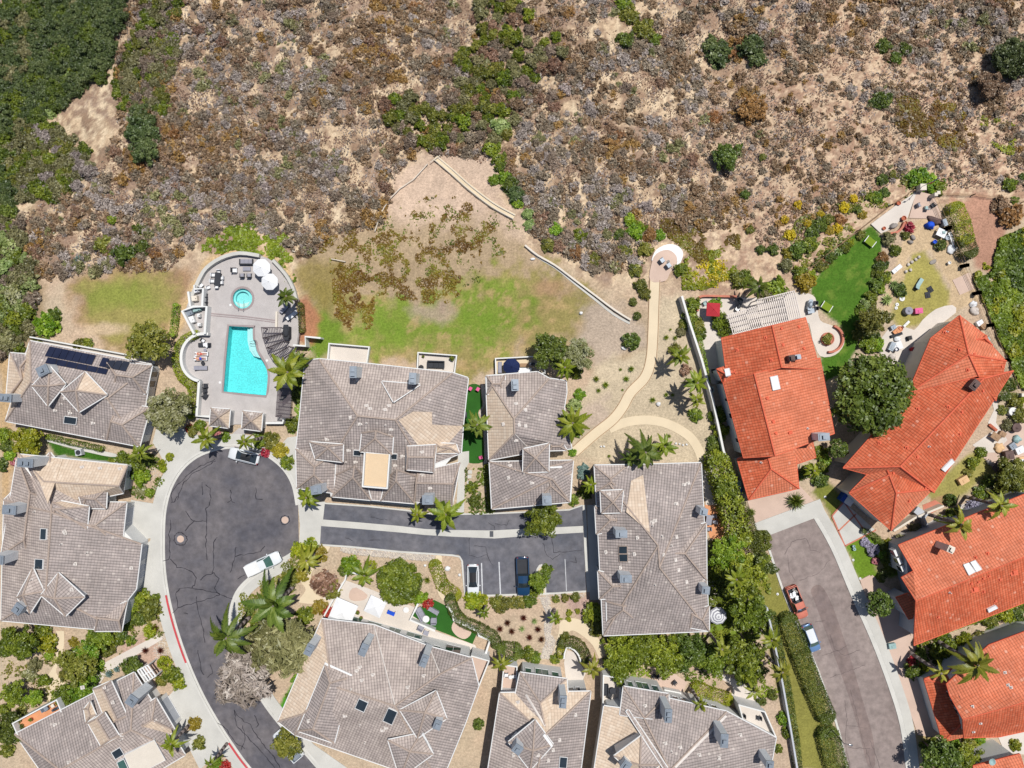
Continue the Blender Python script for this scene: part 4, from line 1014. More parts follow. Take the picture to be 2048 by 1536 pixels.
    def windows(s, pi, ei, items, pane='glass', frame='trim', name='window'):
        """items: (t0,t1,z0,z1) on edge ei of the wall ring of piece pi"""
        def fn():
            ring, w0, zt = s.outl[pi]; e_ = (ei - s.rots.get(pi, 0)) % len(ring); A = ring[e_]; B = ring[(e_ + 1) % len(ring)]; c = centroid(ring)
            d = (B - A); l = d.length; d = d.normalized(); out = Vector((d.y, -d.x, 0))
            if out.dot(A - c) < 0: out = -out
            for t0, t1, z0, z1 in items:
                e = max(0, z1 - zt + .15); z1 -= e; z0 = max(.1, z0 - e)
                p = A + d * l * t0; q = A + d * l * t1; mb = MB()
                def quad(p, q, z0, z1, o): return [Vector((p.x, p.y, z0)) + out * o, Vector((q.x, q.y, z0)) + out * o, Vector((q.x, q.y, z1)) + out * o, Vector((p.x, p.y, z1)) + out * o]
                b = .09; mid = (p + q) / 2; ang = math.atan2(d.y, d.x); w = (q - p).length
                for zc, hh in ((z0, b), (z1, b)): mb.box((mid.x + out.x * .02, mid.y + out.y * .02, zc), (w + b, .12, hh), ang)
                for e in (p, q): mb.box((e.x + out.x * .02, e.y + out.y * .02, (z0 + z1) / 2), (b, .12, z1 - z0 - b), ang)
                if w > 1.3: mb.box((mid.x + out.x * .02, mid.y + out.y * .02, (z0 + z1) / 2), (.06, .1, z1 - z0 - b), ang)
                f = mb.build(name, M[frame], s.t)
                g = MB(); g.face(quad(p + d * .05, q - d * .05, z0 + .05, z1 - .05, .025)); g.build('pane', M[pane], f)
        s.later.append(fn)
    def terrace(s, pts, zf, hw, floor='patio', wallm='white', name='terrace', th=.18, sides=None):
        """floor with a parapet; pts are the parapet's top corners in photo pixels"""
        def fn():
            Q = [P(p[0], p[1], zf + hw) for p in pts]; mb = MB(); g0 = min(ter(q.x, q.y) for q in Q)
            mb.prism([(q.x, q.y) for q in Q], g0 - .3, zf, 0, 1)
            for i in (range(len(Q)) if sides is None else sides):
                a, b = Q[i], Q[(i + 1) % len(Q)]; d = (b - a); m_ = (a + b) / 2
                mb.box((m_.x, m_.y, zf + hw / 2 + .005 * i), (d.length + th * .98, th, hw), math.atan2(d.y, d.x), 1)
            mb.build(name, [M[floor], M[wallm]], s.t)
        s.later.append(fn)

# --- A: house with solar panels (top left)
h = House('grey tiled house with a row of dark solar panels west of the swimming pool', (150, 790), 'white', dz=-2.1)
h.hip([(60,682),(303,729),(278,893),(11,842)], [(62,764),(215,797)], 5.3, 2.6, 'gggt')
h.hip([(20,706),(60,709),(62,760),(12,800)], [(40,735),(44,758)], 5.2, 1.2, 'ggtt')
h.hip([(100,733),(131,768),(96,812),(64,772)], [(97,772)], 7.7, .9, 'pggg', 4.5, inset=.35)
h.hip([(170,744),(214,790),(158,824),(122,784)], [(152,781)], 7.7, 1.0, 'tggg', 4.5, inset=.35)
h.hip([(212,722),(304,731),(292,787),(225,796)], [(232,750),(265,755)], 5.5, 1.8, 'pggg')
h.hip([(240,806),(300,815),(279,893),(214,880)], [(222,843),(244,850)], 5.5, 1.9, 'pggg')
h.chimney(85, 741, 22, 18, 9.0, -25); h.chimney(10, 796, 24, 15, 9.0, 5, 2)
def quadlerp(q, u, v): return tuple((q[0][i] * (1 - u) + q[1][i] * u) * (1 - v) + (q[3][i] * (1 - u) + q[2][i] * u) * v for i in (0, 1))
for q, n in (([(100,693),(193,711),(184,731),(90,713)], 7), ([(206,715),(261,725),(252,744),(198,733)], 4), ([(96,715),(218,739),(213,750),(91,727)], 6)):
    for i in range(n): h.onroof('solar_panel', [quadlerp(q, (i + .03) / n, .02), quadlerp(q, (i + .97) / n, .02), quadlerp(q, (i + .97) / n, .98), quadlerp(q, (i + .03) / n, .98)], 'solar', .14)
h.skylight(142, 840, 25, 14, 8); h.vents([(110,820),(140,825),(130,796),(186,845)]); h.pipes([(123,808),(139,822),(206,873)])
h.windows(0, 0, [(.25,.4,2.6,4.2),(.5,.62,2.6,4.2)]); h.windows(4, 1, [(.15,.4,.4,2.4),(.55,.85,.4,2.4)]); h.windows(5, 1, [(.2,.8,.2,2.5)], 'greywall', 'trim', 'garage_door')
h.terrace([(60,674),(300,718),(300,728),(60,682)], .4, .9, 'patio', sides=[0]); h.finish()
# --- B: large west house
h = House('large grey tiled house with stepped eaves along the west side of the cul-de-sac', (140, 1090), 'white', dz=-2.1)
h.piece([(8,1000,5.3),(100,905,5.3),(250,1085,5.3),(283,1088,5.3),(272,1178,5.3),(255,1200,5.3),(243,1263,5.3),(2,1241,5.3),(103,1025,8.4),(92,1185,8.4)], [[0,1,8],[1,2,3,8],[3,4,5,6,9,8],[6,7,9],[7,0,8,9]], 'ppggp', outline=[0,1,3,4,6,7])
h.hip([(40,909),(255,931),(247,986),(100,1016)], [(88,963),(238,972)], 5.5, 1.9, 'tgtp')
h.hip([(34,915),(98,1000),(60,1130),(2,1110)], [(60,985),(48,1080)], 5.4, 1.9, 'gpgp')
h.hip([(150,1004),(253,1005),(243,1096),(150,1094)], [(165,1050),(190,1051)], 5.4, 1.7, 'pggg')
h.hip([(90,996),(178,1013),(174,1057),(100,1062)], [(110,1018),(132,1017)], 6.7, 1.2, 'tggg', 4.2)
h.hip([(158,992),(214,977),(212,1017),(165,1016)], [(172,997),(190,998)], 6.0, .9, 'pggg', 3)
h.hip([(117,1146),(169,1194),(131,1232),(82,1190)], [(109,1197)], 7.9, 1.2, 'gggp', 5, inset=.35)
h.hip([(66,1136),(88,1183),(60,1226),(34,1195)], [(46,1190)], 7.7, 1.0, 'pggg', 5, inset=.35)
h.hip([(190,1228),(254,1203),(243,1262),(190,1262)], [(196,1236),(238,1241)], 5.5, 1.1, 'pggg')
h.chimney(18, 1020, 26, 17, 9.6, 4); h.chimney(50, 926, 30, 16, 9.2, 4, 2); h.chimney(-6, 1120, 24, 17, 9.4, 4); h.chimney(35, 1218, 17, 20, 9.4, 35)
h.skylight(89, 1068, 12, 22, 3); h.skylight(80, 1128, 16, 20, 3)
h.vents([(130,1066),(143,1180),(128,1063),(150,1128),(262,1136),(164,935),(200,937),(240,938)]); h.pipes([(123,1088),(174,1105),(70,1023),(64,1159)])
h.patch([(62,935),(126,918),(113,958),(96,1008),(80,965)], 't')
h.windows(0, 2, [(.1,.45,.2,2.4),(.55,.9,.2,2.4)], 'greywall', 'trim', 'garage_door'); h.windows(3, 1, [(.12,.88,.2,2.5)], 'greywall', 'trim', 'garage_door')
h.windows(1, 1, [(.2,.5,2.8,4.4),(.2,.5,.5,2)]); h.windows(5, 1, [(.2,.5,4,5.2)]); h.windows(8, 1, [(.1,.3,2.6,4.4),(.38,.6,2.6,4.4),(.68,.9,2.6,4.4),(.1,.3,.4,1.9),(.38,.6,.4,1.9),(.68,.9,.4,1.9)])
h.finish()
# --- C: southwest house
h = House('grey tiled house at the southwest corner with an orange floored balcony', (200, 1460), 'white', dz=-2.1)
h.hip([(30,1468),(268,1345),(370,1510),(150,1640)], [(120,1540),(262,1460)], 5.3, 2.6, 'ggpg')
h.hip([(186,1378),(222,1362),(254,1432),(216,1452)], [(204,1374),(234,1440)], 6.5, .9, 'tgtt', 3.5)
h.hip([(176,1446),(209,1425),(238,1471),(202,1492)], [(193,1437),(219,1480)], 7.6, .9, 'gggt', 4.4, inset=.35)
h.hip([(262,1428),(312,1396),(351,1462),(292,1492)], [(286,1452),(304,1440)], 5.4, 1.6, 'pgtg')
h.hip([(168,1418),(180,1403),(192,1430),(172,1445)], [(176,1418),(180,1432)], 6.2, .5, 'tttt', 4.5, inset=.3)
h.chimney(263, 1402, 18, 20, 9.4, 35); h.skylight(236, 1505, 20, 16, -32)
h.onroof('flat_roof_deck', [(250,1506),(310,1476),(332,1516),(268,1550)], 'cream', .5, 'trim'); h.onroof('skylight', [(236,1520),(250,1513),(258,1530),(244,1540)], 'glassgreen', .5, 'trim')
h.vents([(165,1375),(225,1405),(110,1450),(208,1375),(243,1470),(138,1525)]); h.pipes([(244,1478),(312,1440)])
h.windows(0, 0, [(.05,.2,2.7,4.3),(.55,.7,2.7,4.3),(.75,.9,2.7,4.3)]); h.windows(3, 1, [(.1,.9,.2,2.5)], 'greywall', 'trim', 'garage_door'); h.windows(0, 1, [(.02,.12,2.4,4.2),(.14,.24,2.4,4.2)])
h.terrace([(25,1447),(113,1400),(123,1426),(36,1472)], 2.3, 1.0, 'orange', name='balcony'); h.terrace([(116,1400),(178,1368),(186,1382),(128,1414)], .3, .9, 'greywall')
h.finish()
# --- D: big duplex
h = House('large symmetrical grey duplex with a flat tan roof deck in its middle', (760, 860), 'white', dz=-.9)
h.piece([(638,718,5.3),(740,728,5.3),(905,746,5.3),(936,756,5.3),(926,850,5.3),(922,906,5.3),(850,935,5.3),(835,1007,5.3),(663,993,5.3),(655,930,5.3),(592,900,5.3),(600,830,5.3),(610,722,5.3),(715,832,8.4),(791,840,8.4)],
        [[12,0,13,9,10,11],[0,1,2,14,13],[2,3,4,5,6,14],[13,14,6,7,8,9]], 'gpgg', outline=[0,3,5,7,8,10,12])
h.patch([(826,823),(864,824),(864,849),(925,852),(921,892),(868,893),(838,893),(797,840)], 't')
h.hip([(620,884),(686,889),(685,924),(631,918)], [(652,893),(656,896)], 6.7, 1.2, 'pggg', 4.5, inset=.35)
h.hip([(592,898),(672,905),(667,986),(594,976)], [(629,934),(628,950)], 5.4, 1.9, 'pggp')
h.hip([(724,866),(786,874),(784,909),(720,903)], [(752,862),(750,877)], 6.9, 1.4, 'pgpg', 4.5, inset=.35)
h.hip([(672,950),(730,955),(742,1000),(664,993)], [(709,932),(706,955)], 5.35, 2.7, 'pggp'); h.hip([(772,958),(832,952),(830,1007),(762,1001)], [(794,940),(792,962)], 5.35, 2.7, 'pggp')
h.hip([(814,893),(872,890),(867,944),(813,939)], [(815,914),(868,915)], 6.7, .9, 'pggg', 4.2); h.hip([(836,944),(920,925),(904,1010),(829,1003)], [(832,966),(906,968)], 5.45, 1.5, 'pggg')
h.hip([(870,886),(912,888),(918,906),(872,906)], [(880,894),(900,896)], 5.6, .5, 'tttt')
h.piece([(764,763,6.5),(840,769,6.5),(787,804,8.0)], [[0,1,2]], 'p', walls=False)
h.chimney(706, 744, 13, 22, 9.6, 0, 2); h.chimney(825, 757, 13, 22, 9.6, 3, 2); h.chimney(632, 980, 20, 16, 9.2, -8); h.chimney(855, 1000, 20, 17, 9.2, 0)
def deckD():
    Q = [P(p[0], p[1], 7.1) for p in ((729,907),(779,910),(774,977),(725,973))]; mb = MB(); mb.prism([(q.x, q.y) for q in Q], 3.5, 6.5, 0, 1)
    for i in range(1, 4): 
        a, b = Q[i], Q[(i + 1) % 4]; d = b - a; m_ = (a + b) / 2; mb.box((m_.x, m_.y, 6.75 + .004 * i), (d.length + .2, .2, .7), math.atan2(d.y, d.x), 1)
    mb.build('flat_roof_deck', [M['tiletan_flat'], M['white']], h.t)
M['tiletan_flat'] = mat('tan_roof_membrane', lin(226, 200, 166), .9, .06, 1, .05, 9, .1); h.later.append(deckD)
h.skylight(715, 905, 15, 11, 4); h.skylight(787, 912, 15, 11, 4)
h.vents([(720,847),(782,858),(733,812),(740,818),(770,820),(778,812),(711,923),(790,930),(654,878),(845,950),(844,905),(860,975),(697,900),(805,911),(702,835),(778,870)]); h.pipes([(692,924),(807,934),(733,846),(771,850),(734,941),(771,945)])
h.onroof('valley_flashing', [(705,738),(722,745),(717,764),(713,764)], 'flash', .05); h.onroof('flat_roof_band', [(868,895),(872,895),(870,940),(866,940)], 'trim', .2)
h.windows(0, 3, [(.08,.4,.2,2.4),(.58,.92,.2,2.4)], 'greywall', 'trim', 'garage_door')
h.terrace([(658,687),(738,694),(733,728),(655,722)], .35, .9, 'patio'); h.terrace([(836,705),(913,711),(908,752),(834,746)], .35, .9, 'patio'); h.finish()
# --- E: narrow house
h = House('narrow grey tiled house between the artificial lawn and the sandy path', (1055, 880), 'white', dz=-.9)
h.piece([(972,752,5.3),(1075,744,5.3),(1132,762,5.3),(1133,785,5.3),(1128,815,5.3),(1143,897,5.3),(1064,904,5.3),(978,920,5.3),(1028,837,8.0),(1029,867,8.0),(1098,757,5.4)], [[0,1,10,8],[10,2,3,4,5,6,9,8],[6,7,9],[7,0,8,9]], 'pggt', outline=[0,2,5,7])
h.hip([(979,924),(1146,921),(1140,1004),(984,1018)], [(1052,946),(1104,958)], 5.2, 2.0, 'gggg')
h.hip([(1047,898),(1098,887),(1097,943),(1046,945)], [(1071,916)], 6.8, 1.2, 'pggg', 4.5, inset=.35)
h.hip([(1068,958),(1143,945),(1139,1004),(1068,1010)], [(1098,960),(1102,972)], 5.3, 1.6, 'pggp'); h.hip([(1098,886),(1126,887),(1133,900),(1098,901)], [(1104,893),(1120,893)], 5.6, .4, 'gggg')
h.hip([(974,752),(1010,750),(1008,786),(974,788)], [(985,768),(1000,768)], 5.5, .7, 'pggg')
h.chimney(1030, 770, 13, 22, 9.6, -2, 2); h.chimney(1094, 1001, 17, 18, 9.0, -2)
h.vents([(1032,808),(1008,848),(1050,820),(1037,850),(1050,852),(1032,880),(1020,932),(1064,965),(1018,955)]); h.pipes([(1031,940),(1017,925)])
h.onroof('ridge_band', [(1100,934),(1124,933),(1124,936),(1100,937)], 'trim', .12); h.windows(1, 2, [(.1,.5,.2,2.4)], 'greywall', 'trim', 'garage_door')
h.terrace([(991,717),(1086,712),(1090,746),(992,750)], .35, .9, 'tandirt'); h.finish()
# --- F: square house
h = House('square grey hipped house with tan roof patch east of the parking court', (1305, 1100), 'greywall', dz=-.3)
h.hip([(1190,932),(1402,926),(1418,1262),(1207,1271)], [(1316,1091),(1319,1135)], 5.3, 3.6, 'gggg')
h.patch([(1262,962),(1286,950),(1300,1066),(1252,1024),(1258,990)], 't')
h.hip([(1189,931),(1256,930),(1246,985),(1192,984)], [(1221,958),(1222,964)], 5.4, 1.0, 'pggg'); h.hip([(1201,982),(1246,980),(1242,1025),(1203,1026)], [(1226,1005)], 6.6, 1.1, 'pggg', 4)
h.hip([(1190,1013),(1238,1016),(1234,1060),(1193,1068)], [(1221,1040),(1232,1040)], 5.5, 1.0, 'pggg'); h.hip([(1196,1142),(1246,1152),(1243,1196),(1199,1198)], [(1226,1173),(1240,1172)], 5.5, 1.0, 'pggg')
h.hip([(1213,1203),(1278,1212),(1276,1243),(1214,1244)], [(1246,1212),(1246,1220)], 5.6, 1.3, 'pggg'); h.hip([(1345,1060),(1412,1046),(1413,1160),(1352,1140)], [(1342,1106),(1370,1107)], 5.5, 2.0, 'pggg')
h.hip([(1372,1224),(1418,1212),(1418,1262),(1380,1255)], [(1384,1228),(1405,1240)], 5.5, .8, 'gggg')
h.chimney(1243, 1068, 22, 14, 9.2, 0); h.chimney(1252, 1158, 22, 14, 9.2, 0); h.chimney(1408, 1024, 14, 13, 8.6, 10); h.chimney(1412, 1181, 14, 14, 8.2, 5)
h.onroof('skylight', [(1238,1092),(1255,1092),(1255,1107),(1238,1107)], 'glass', .16, 'ridge'); h.onroof('skylight', [(1238,1108),(1256,1108),(1256,1123),(1239,1123)], 'glass', .16, 'ridge')
h.vents([(1352,1008),(1352,1074),(1310,1042),(1213,1104),(1270,1108),(1326,1110),(1356,1140),(1376,967),(1350,1120),(1305,1045),(1368,970),(1218,989),(1242,1135),(1276,1075),(1372,1164)]); h.pipes([(1305,1051),(1324,1072),(1310,1169),(1343,1091)])
h.windows(0, 0, [(.45,.6,2.4,4.2)]); h.windows(0, 3, [(.1,.18,.2,2.3),(.3,.42,.2,2.3),(.6,.75,.2,2.3)]); h.finish()
# --- G: house with canopies
h = House('grey tiled house with two square white canopies on its north terrace', (770, 1390), 'white')
h.piece([(644,1238,5.2),(748,1250,5.2),(858,1293,5.2),(943,1316,5.2),(957,1372,5.2),(930,1447,5.2),(880,1570,5.2),(590,1470,5.2),(556,1443,5.2),(790,1412,8.8),(880,1348,8.0),(665,1372,7.2),(606,1428,6.6)],
        [[0,1,9,11],[1,2,10,9],[2,3,10],[3,4,5,6,9,10],[9,6,7,12,11],[0,11,12,8],[12,7,8]], 'ppggptg', outline=[0,2,3,4,5,6,7,8])
h.hip([(650,1330),(704,1353),(668,1486),(596,1462)], [(660,1366),(626,1458)], 6.2, 1.3, 'pggg', 4)
h.hip([(872,1382),(893,1437),(835,1476),(800,1420)], [(850,1425)], 8.1, 1.2, 'pggp', 5.5, inset=.35); h.hip([(842,1466),(866,1508),(800,1556),(776,1480)], [(820,1503)], 7.4, 1.1, 'pggp', 5, inset=.35)
h.chimney(727, 1300, 13, 24, 9.8, 22); h.chimney(848, 1322, 13, 24, 9.4, 22, 2); h.chimney(618, 1300, 14, 22, 9.2, 25, 2); h.chimney(875, 1450, 14, 18, 10.2, 20)
h.skylight(724, 1410, 20, 21, 24); h.skylight(781, 1431, 20, 28, 24)
h.vents([(720,1335),(714,1342),(746,1350),(724,1361),(690,1431),(765,1460),(816,1375),(848,1352),(618,1442),(772,1455)]); h.pipes([(702,1379),(720,1449),(730,1484),(809,1437)])
h.onroof('ridge_band', [(651,1324),(706,1349),(704,1352),(650,1328)], 'trim', .2); h.onroof('ridge_band', [(846,1463),(866,1500),(862,1503),(843,1467)], 'trim', .25)
h.windows(0, 0, [(.1,.2,2.6,4.3),(.24,.34,2.6,4.3),(.4,.5,2.6,4.3),(.56,.66,2.6,4.3),(.72,.8,2.6,4.3),(.86,.95,2.6,4.3)], 'glassgreen'); h.windows(0, 1, [(.12,.3,2.8,4.3),(.42,.8,1.2,3.8)]); h.windows(0, 0, [(.1,.3,.3,2.1),(.36,.5,.3,2.1),(.58,.7,.3,2.1),(.76,.92,.3,2.1)], 'glassgreen')
h.windows(0, 2, [(.1,.45,2.4,4.3),(.55,.9,2.4,4.3)])
h.terrace([(943,1312),(978,1322),(958,1372),(930,1366)], 2.6, 1.0, 'pinkpatio', name='balcony'); h.finish()
# --- H
h = House('grey tiled house with a pink floored balcony below the dry creek', (1080, 1460), 'white')
h.hip([(1000,1386),(1181,1383),(1150,1630),(962,1630)], [(1090,1470),(1068,1570)], 5.2, 3.0, 'tggp')
h.piece([(1040,1345,5.25),(1133,1358,5.25),(1140,1440,5.25),(1020,1440,5.25),(1080,1406,7.0),(1092,1462,7.6)], [[0,1,4],[1,2,5,4],[3,0,4,5]], 'gtp', outline=[0,1,2,3])
h.hip([(1070,1440),(1106,1489),(1060,1540),(1017,1484)], [(1066,1501)], 7.7, 1.2, 'gggg', 5, inset=.35)
h.chimney(1126, 1404, 13, 24, 9.4, 5, 2); h.chimney(1035, 1499, 17, 17, 10.0, 35); h.skylight(1125, 1524, 15, 22, 5)
h.vents([(1118,1480),(1105,1500),(1036,1405),(1028,1510),(1095,1521),(1150,1430),(1075,1510)]); h.pipes([(1094,1521)])
h.onroof('ridge_band', [(1050,1390),(1054,1388),(1092,1450),(1089,1453)], 'flash', .1); h.onroof('ridge_band', [(1088,1466),(1104,1489),(1101,1493),(1084,1470)], 'trim', .3)
h.windows(1, 0, [(.06,.22,2.3,4.2),(.32,.66,1.9,4.3),(.74,.92,2.3,4.2)], 'glassgreen'); h.windows(0, 0, [(.78,.85,2.6,4.2),(.87,.93,2.6,4.2)])
h.terrace([(1008,1330),(1034,1334),(1032,1384),(1003,1382)], 2.4, 1.0, 'pinkpatio', name='balcony'); h.finish()
# --- I
h = House('wide grey tiled house with two grey chimneys at the bottom edge of the photo', (1370, 1470), 'white')
h.piece([(1208,1412,5.2),(1258,1419,5.6),(1340,1540,8.8),(1300,1650,8.8),(1172,1650,5.2),(1288,1437,6.8),(1338,1397,5.2),(1453,1423,5.2),(1552,1476,5.2),(1520,1650,5.2)], [[0,1,2,3,4],[1,5,2],[5,6,7,2],[7,8,9,3,2]], 'tpgg', outline=[0,6,7,8,9,4])
h.piece([(1247,1373,5.25),(1337,1388,5.25),(1338,1440,5.6),(1240,1430,5.6),(1289,1436,7.2)], [[0,1,4],[1,2,4],[3,0,4]], 'ggp', outline=[0,1,2,3])
h.hip([(1282,1472),(1320,1530),(1280,1560),(1228,1512)], [(1280,1530)], 8.0, 1.2, 'pgtt', 5, inset=.35)
h.piece([(1252,1422,6.1),(1257,1420,6.1),(1335,1536,9.0),(1329,1540,9.0)], [[0,1,2,3]], 'p', walls=False, caps=False)
h.chimney(1337, 1432, 13, 26, 9.6, 3, 2); h.chimney(1449, 1482, 14, 26, 9.8, 3); h.chimney(1252, 1532, 16, 18, 10, 35); h.chimney(1540, 1530, 14, 14, 9, 5)
h.vents([(1290,1412),(1330,1487),(1398,1510),(1437,1516),(1360,1495),(1480,1470)]); h.pipes([(1343,1503)])
h.onroof('ridge_band', [(1450,1430),(1454,1433),(1352,1536),(1348,1533)], 'flash', .08)
h.windows(1, 0, [(.06,.22,2.3,4.2),(.32,.66,1.9,4.3),(.74,.92,2.3,4.2)], 'glassgreen'); h.windows(0, 1, [(.1,.2,2.6,4.3),(.26,.36,2.6,4.3),(.55,.65,2.6,4.3),(.7,.8,2.6,4.3),(.85,.95,2.6,4.3)])
h.terrace([(1207,1351),(1242,1357),(1240,1415),(1206,1411)], 2.4, 1.0, 'patio', name='balcony'); h.terrace([(1478,1410),(1530,1424),(1552,1474),(1490,1452)], 2.4, 1.0, 'patio', name='balcony'); h.terrace([(1330,1380),(1360,1386),(1372,1402),(1336,1395)], .3, .9, 'pinkpatio'); h.finish()
# --- pool cabins
def cabin(lbl, c, ap, ch=None):
    h = House(lbl, c[0], 'white', ez=2.7); h.hip(c, [ap], 2.7, 1.3, 'ptgg', inset=.3); h.vents([(ap[0] + 1, ap[1] - 13)], 'flash', .3); h.windows(0, 2, [(.3,.6,.1,2.1)], 'greywall', 'trim', 'door'); h.finish(); h.t.name = 'pool_cabin'; h.t['category'] = 'cabin'
cabin('small pyramid roofed pool cabin with the whole roof clear of palms', [(422,816),(460,819),(457,856),(419,851)], (437,834))
cabin('small pyramid roofed pool cabin partly under a palm by the pool gate', [(486,822),(525,826),(522,862),(484,857)], (502,842))
# --- R1
h = House('red tiled house with white pergola beside the sandy footpath', (1550, 800), 'white', True, slope=.3)
h.gable([(1443,676),(1611,635),(1636,737),(1456,768)], [(1563,735),(1544,650)][::-1], 5.3, 2.3, 'dr') if False else h.piece([(1443,676,5.3),(1544,651,7.6),(1611,635,5.3),(1640,738,5.3),(1563,735,7.6),(1456,768,5.3)], [[0,1,4,5],[1,2,3,4]], 'dr', outline=[0,2,3,5])
h.piece([(1446,765,5.35),(1508,747,7.5),(1640,716,5.35),(1669,867,5.35),(1550,912,7.5),(1487,916,5.35)], [[0,1,4,5],[1,2,3,4]], 'dr', outline=[0,2,3,5])
h.hip([(1433,738),(1470,727),(1480,758),(1447,769)], [(1450,747),(1468,744)], 5.0, .7, 'rrrd')
h.hip([(1474,918),(1590,888),(1598,977),(1497,1000)], [(1532,900),(1542,938)], 3.3, 1.6, 'drrd'); h.piece([(1575,898,3.6),(1625,880,3.4),(1632,915,3.0),(1588,930,3.2)], [[0,1,2,3]], 'r')
h.skylight(1549, 766, 15, 27, -12, 'whitefab'); h.skylight(1455, 746, 10, 14, -12, 'whitefab')
h.chimney(1584, 716, 10, 11, 8.4, -10, 1, 'brownfab', 'brownfab'); h.chimney(1596, 714, 9, 9, 8.0, -10); h.chimney(1648, 874, 22, 14, 8.4, -5)
h.vents([(1532,675),(1475,700),(1565,690),(1597,654),(1543,720),(1607,697),(1534,797),(1546,844),(1551,867),(1581,865),(1533,797),(1578,866),(1562,657),(1545,843)], 'ridgered', .3); h.pipes([(1522,925),(1615,857)])
h.windows(1, 3, [(.15,.22,2.4,3.8),(.5,.58,2.4,3.8),(.75,.8,2.4,3.8)]); h.windows(3, 2, [(.1,.9,.1,2.3)], 'cream', 'trim', 'garage_door'); h.finish()
# --- R2
h = House('large red tiled house lying diagonally behind the giant round tree', (1850, 850), 'cream', True, slope=.3)
h.hip([(1834,768),(2026,742),(1868,985),(1686,936)], [(1967,757),(1800,933)], 5.2, 2.7, 'rdrd', inset=.9)
h.piece([(1919,631,5.2),(1950,654,5.2),(2012,722,5.2),(1992,802,5.2),(1816,786,5.2),(1862,676,5.2),(1937,709,7.7),(1957,752,7.8)], [[0,1,2,6],[2,3,7,6],[4,7,6],[4,5,0,6]], 'rdrd', outline=[0,2,3,4,5])
h.hip([(1950,655),(1972,671),(1984,690),(1958,705)], [(1951,680),(1968,676)], 5.0, .9, 'rrdr')
h.hip([(1698,986),(1765,918),(1866,978),(1782,1061)], [(1778,950),(1792,986)], 5.2, 2.0, 'rdrd')
h.hip([(1776,850),(1800,826),(1812,850),(1790,870)], [(1795,846),(1803,850)], 5.4, .7, 'rrrr', inset=.2)
h.chimney(1950, 770, 14, 20, 8.6, 40, 1, 'brownfab', 'brownfab')
h.onroof('skylight', [(1882,938),(1902,917),(1907,923),(1888,943)], 'whitefab', .16, 'trim')
h.vents([(1836,818),(1897,814),(1923,824),(1759,886),(1814,896),(1834,914),(1850,975),(1818,1002),(1900,905),(1920,700),(1948,709),(1936,740),(1890,665),(1965,782),(1919,868),(1786,946),(2003,733)], 'ridgered', .3); h.pipes([(1857,893),(1893,664)])
h.windows(0, 0, [(.12,.2,2.2,3.8),(.3,.4,2.2,3.8)]); h.windows(3, 3, [(.1,.8,.1,2.3)], 'cream', 'trim', 'garage_door'); h.finish()
# --- R3
h = House('red tiled gabled house with two square white skylights on its upper slope', (1930, 1150), 'greywall', True, slope=.3)
h.piece([(1797,1090,5.3),(2075,978,5.3),(2088,1098,7.9),(1832,1202,7.9),(1803,1155,5.6),(1827,1142,6.3)], [[0,1,2,3,4,5]], 'r', walls=False)
h.piece([(1832,1202,7.9),(2088,1098,7.9),(2120,1178,5.3),(1828,1291,5.3)], [[0,1,2,3]], 'd', walls=False)
def wallsR3():
    ring = [P(p[0], p[1], 5.3) for p in ((1812,1098),(2070,990),(2105,1172),(1838,1276),(1844,1200),(1834,1156),(1816,1150))]
    mb = MB(); mb.prism([(p.x, p.y) for p in ring], -.3, 5.2); 
    a, b, c = (P(p[0], p[1], p[2]) for p in ((1833,1160,5.2),(1846,1204,7.6),(1838,1276,5.2))); mb.face([a, b, c]); mb.face([c, b, a]); mb.build('wall', M['greywall'], h.t)
h.later.append(wallsR3)
h.piece([(1792,1195,3.4),(1818,1186,3.9),(1842,1230,3.9),(1818,1239,3.4)], [[0,1,2,3]], 'r', inset=.3)
h.chimney(1902, 1099, 12, 13, 8.8, 25, 1, 'cream', 'cream')
h.onroof('skylight', [(1926,1130),(1937,1126),(1950,1144),(1937,1151)], 'whitefab', .16, 'trim'); h.onroof('skylight', [(1940,1125),(1950,1121),(1963,1139),(1952,1144)], 'whitefab', .16, 'trim'); h.onroof('skylight', [(1973,1217),(1989,1209),(1993,1214),(1975,1223)], 'whitefab', .25, 'trim')
h.vents([(1975,1107),(1951,1115),(1942,1167),(1956,1164),(1966,1157),(1977,1152),(1999,1159),(1967,1183),(1990,1202),(1876,1234)], 'ridgered', .28); h.vents([(1949,1178),(2028,1144)], 'ridgered', .6); h.pipes([(1899,1185)]); h.finish()
hR3 = h
# --- R4
h = House('two tier red tiled house with a shaded white upper gable by the street', (1950, 1400), 'white', True, slope=.3)
h.piece([(1848,1358,3.0),(1960,1318,3.0),(1975,1462,3.0),(1886,1484,3.0),(1905,1372,4.1),(1930,1440,4.1)], [[0,1,4],[1,2,5,4],[2,3,5],[3,0,4,5]], 'rrrd', outline=[0,1,2,3])
h.piece([(1900,1392,5.6),(1893,1368,5.5),(1978,1290,5.3),(2090,1248,5.3),(2090,1394,8.0),(1926,1439,8.0)], [[0,1,2,3,4,5]], 'r', walls=False)
h.piece([(1926,1439,8.0),(2090,1394,8.0),(2100,1452,5.6),(1999,1474,5.4),(1928,1476,5.6)], [[0,1,2,3,4]], 'd', walls=False)
def wallsR4():
    ring = [P(p[0], p[1], 5.3) for p in ((1912,1362),(1982,1302),(2085,1262),(2092,1444),(1998,1466),(1936,1468))]
    mb = MB(); mb.prism([(p.x, p.y) for p in ring], -.3, 5.25)
    a, b, c = (P(*p) for p in ((1912,1372,5.2),(1935,1438,7.7),(1936,1470,5.2))); mb.face([a, b, c]); mb.face([c, b, a]); mb.build('wall', M['white'], h.t)
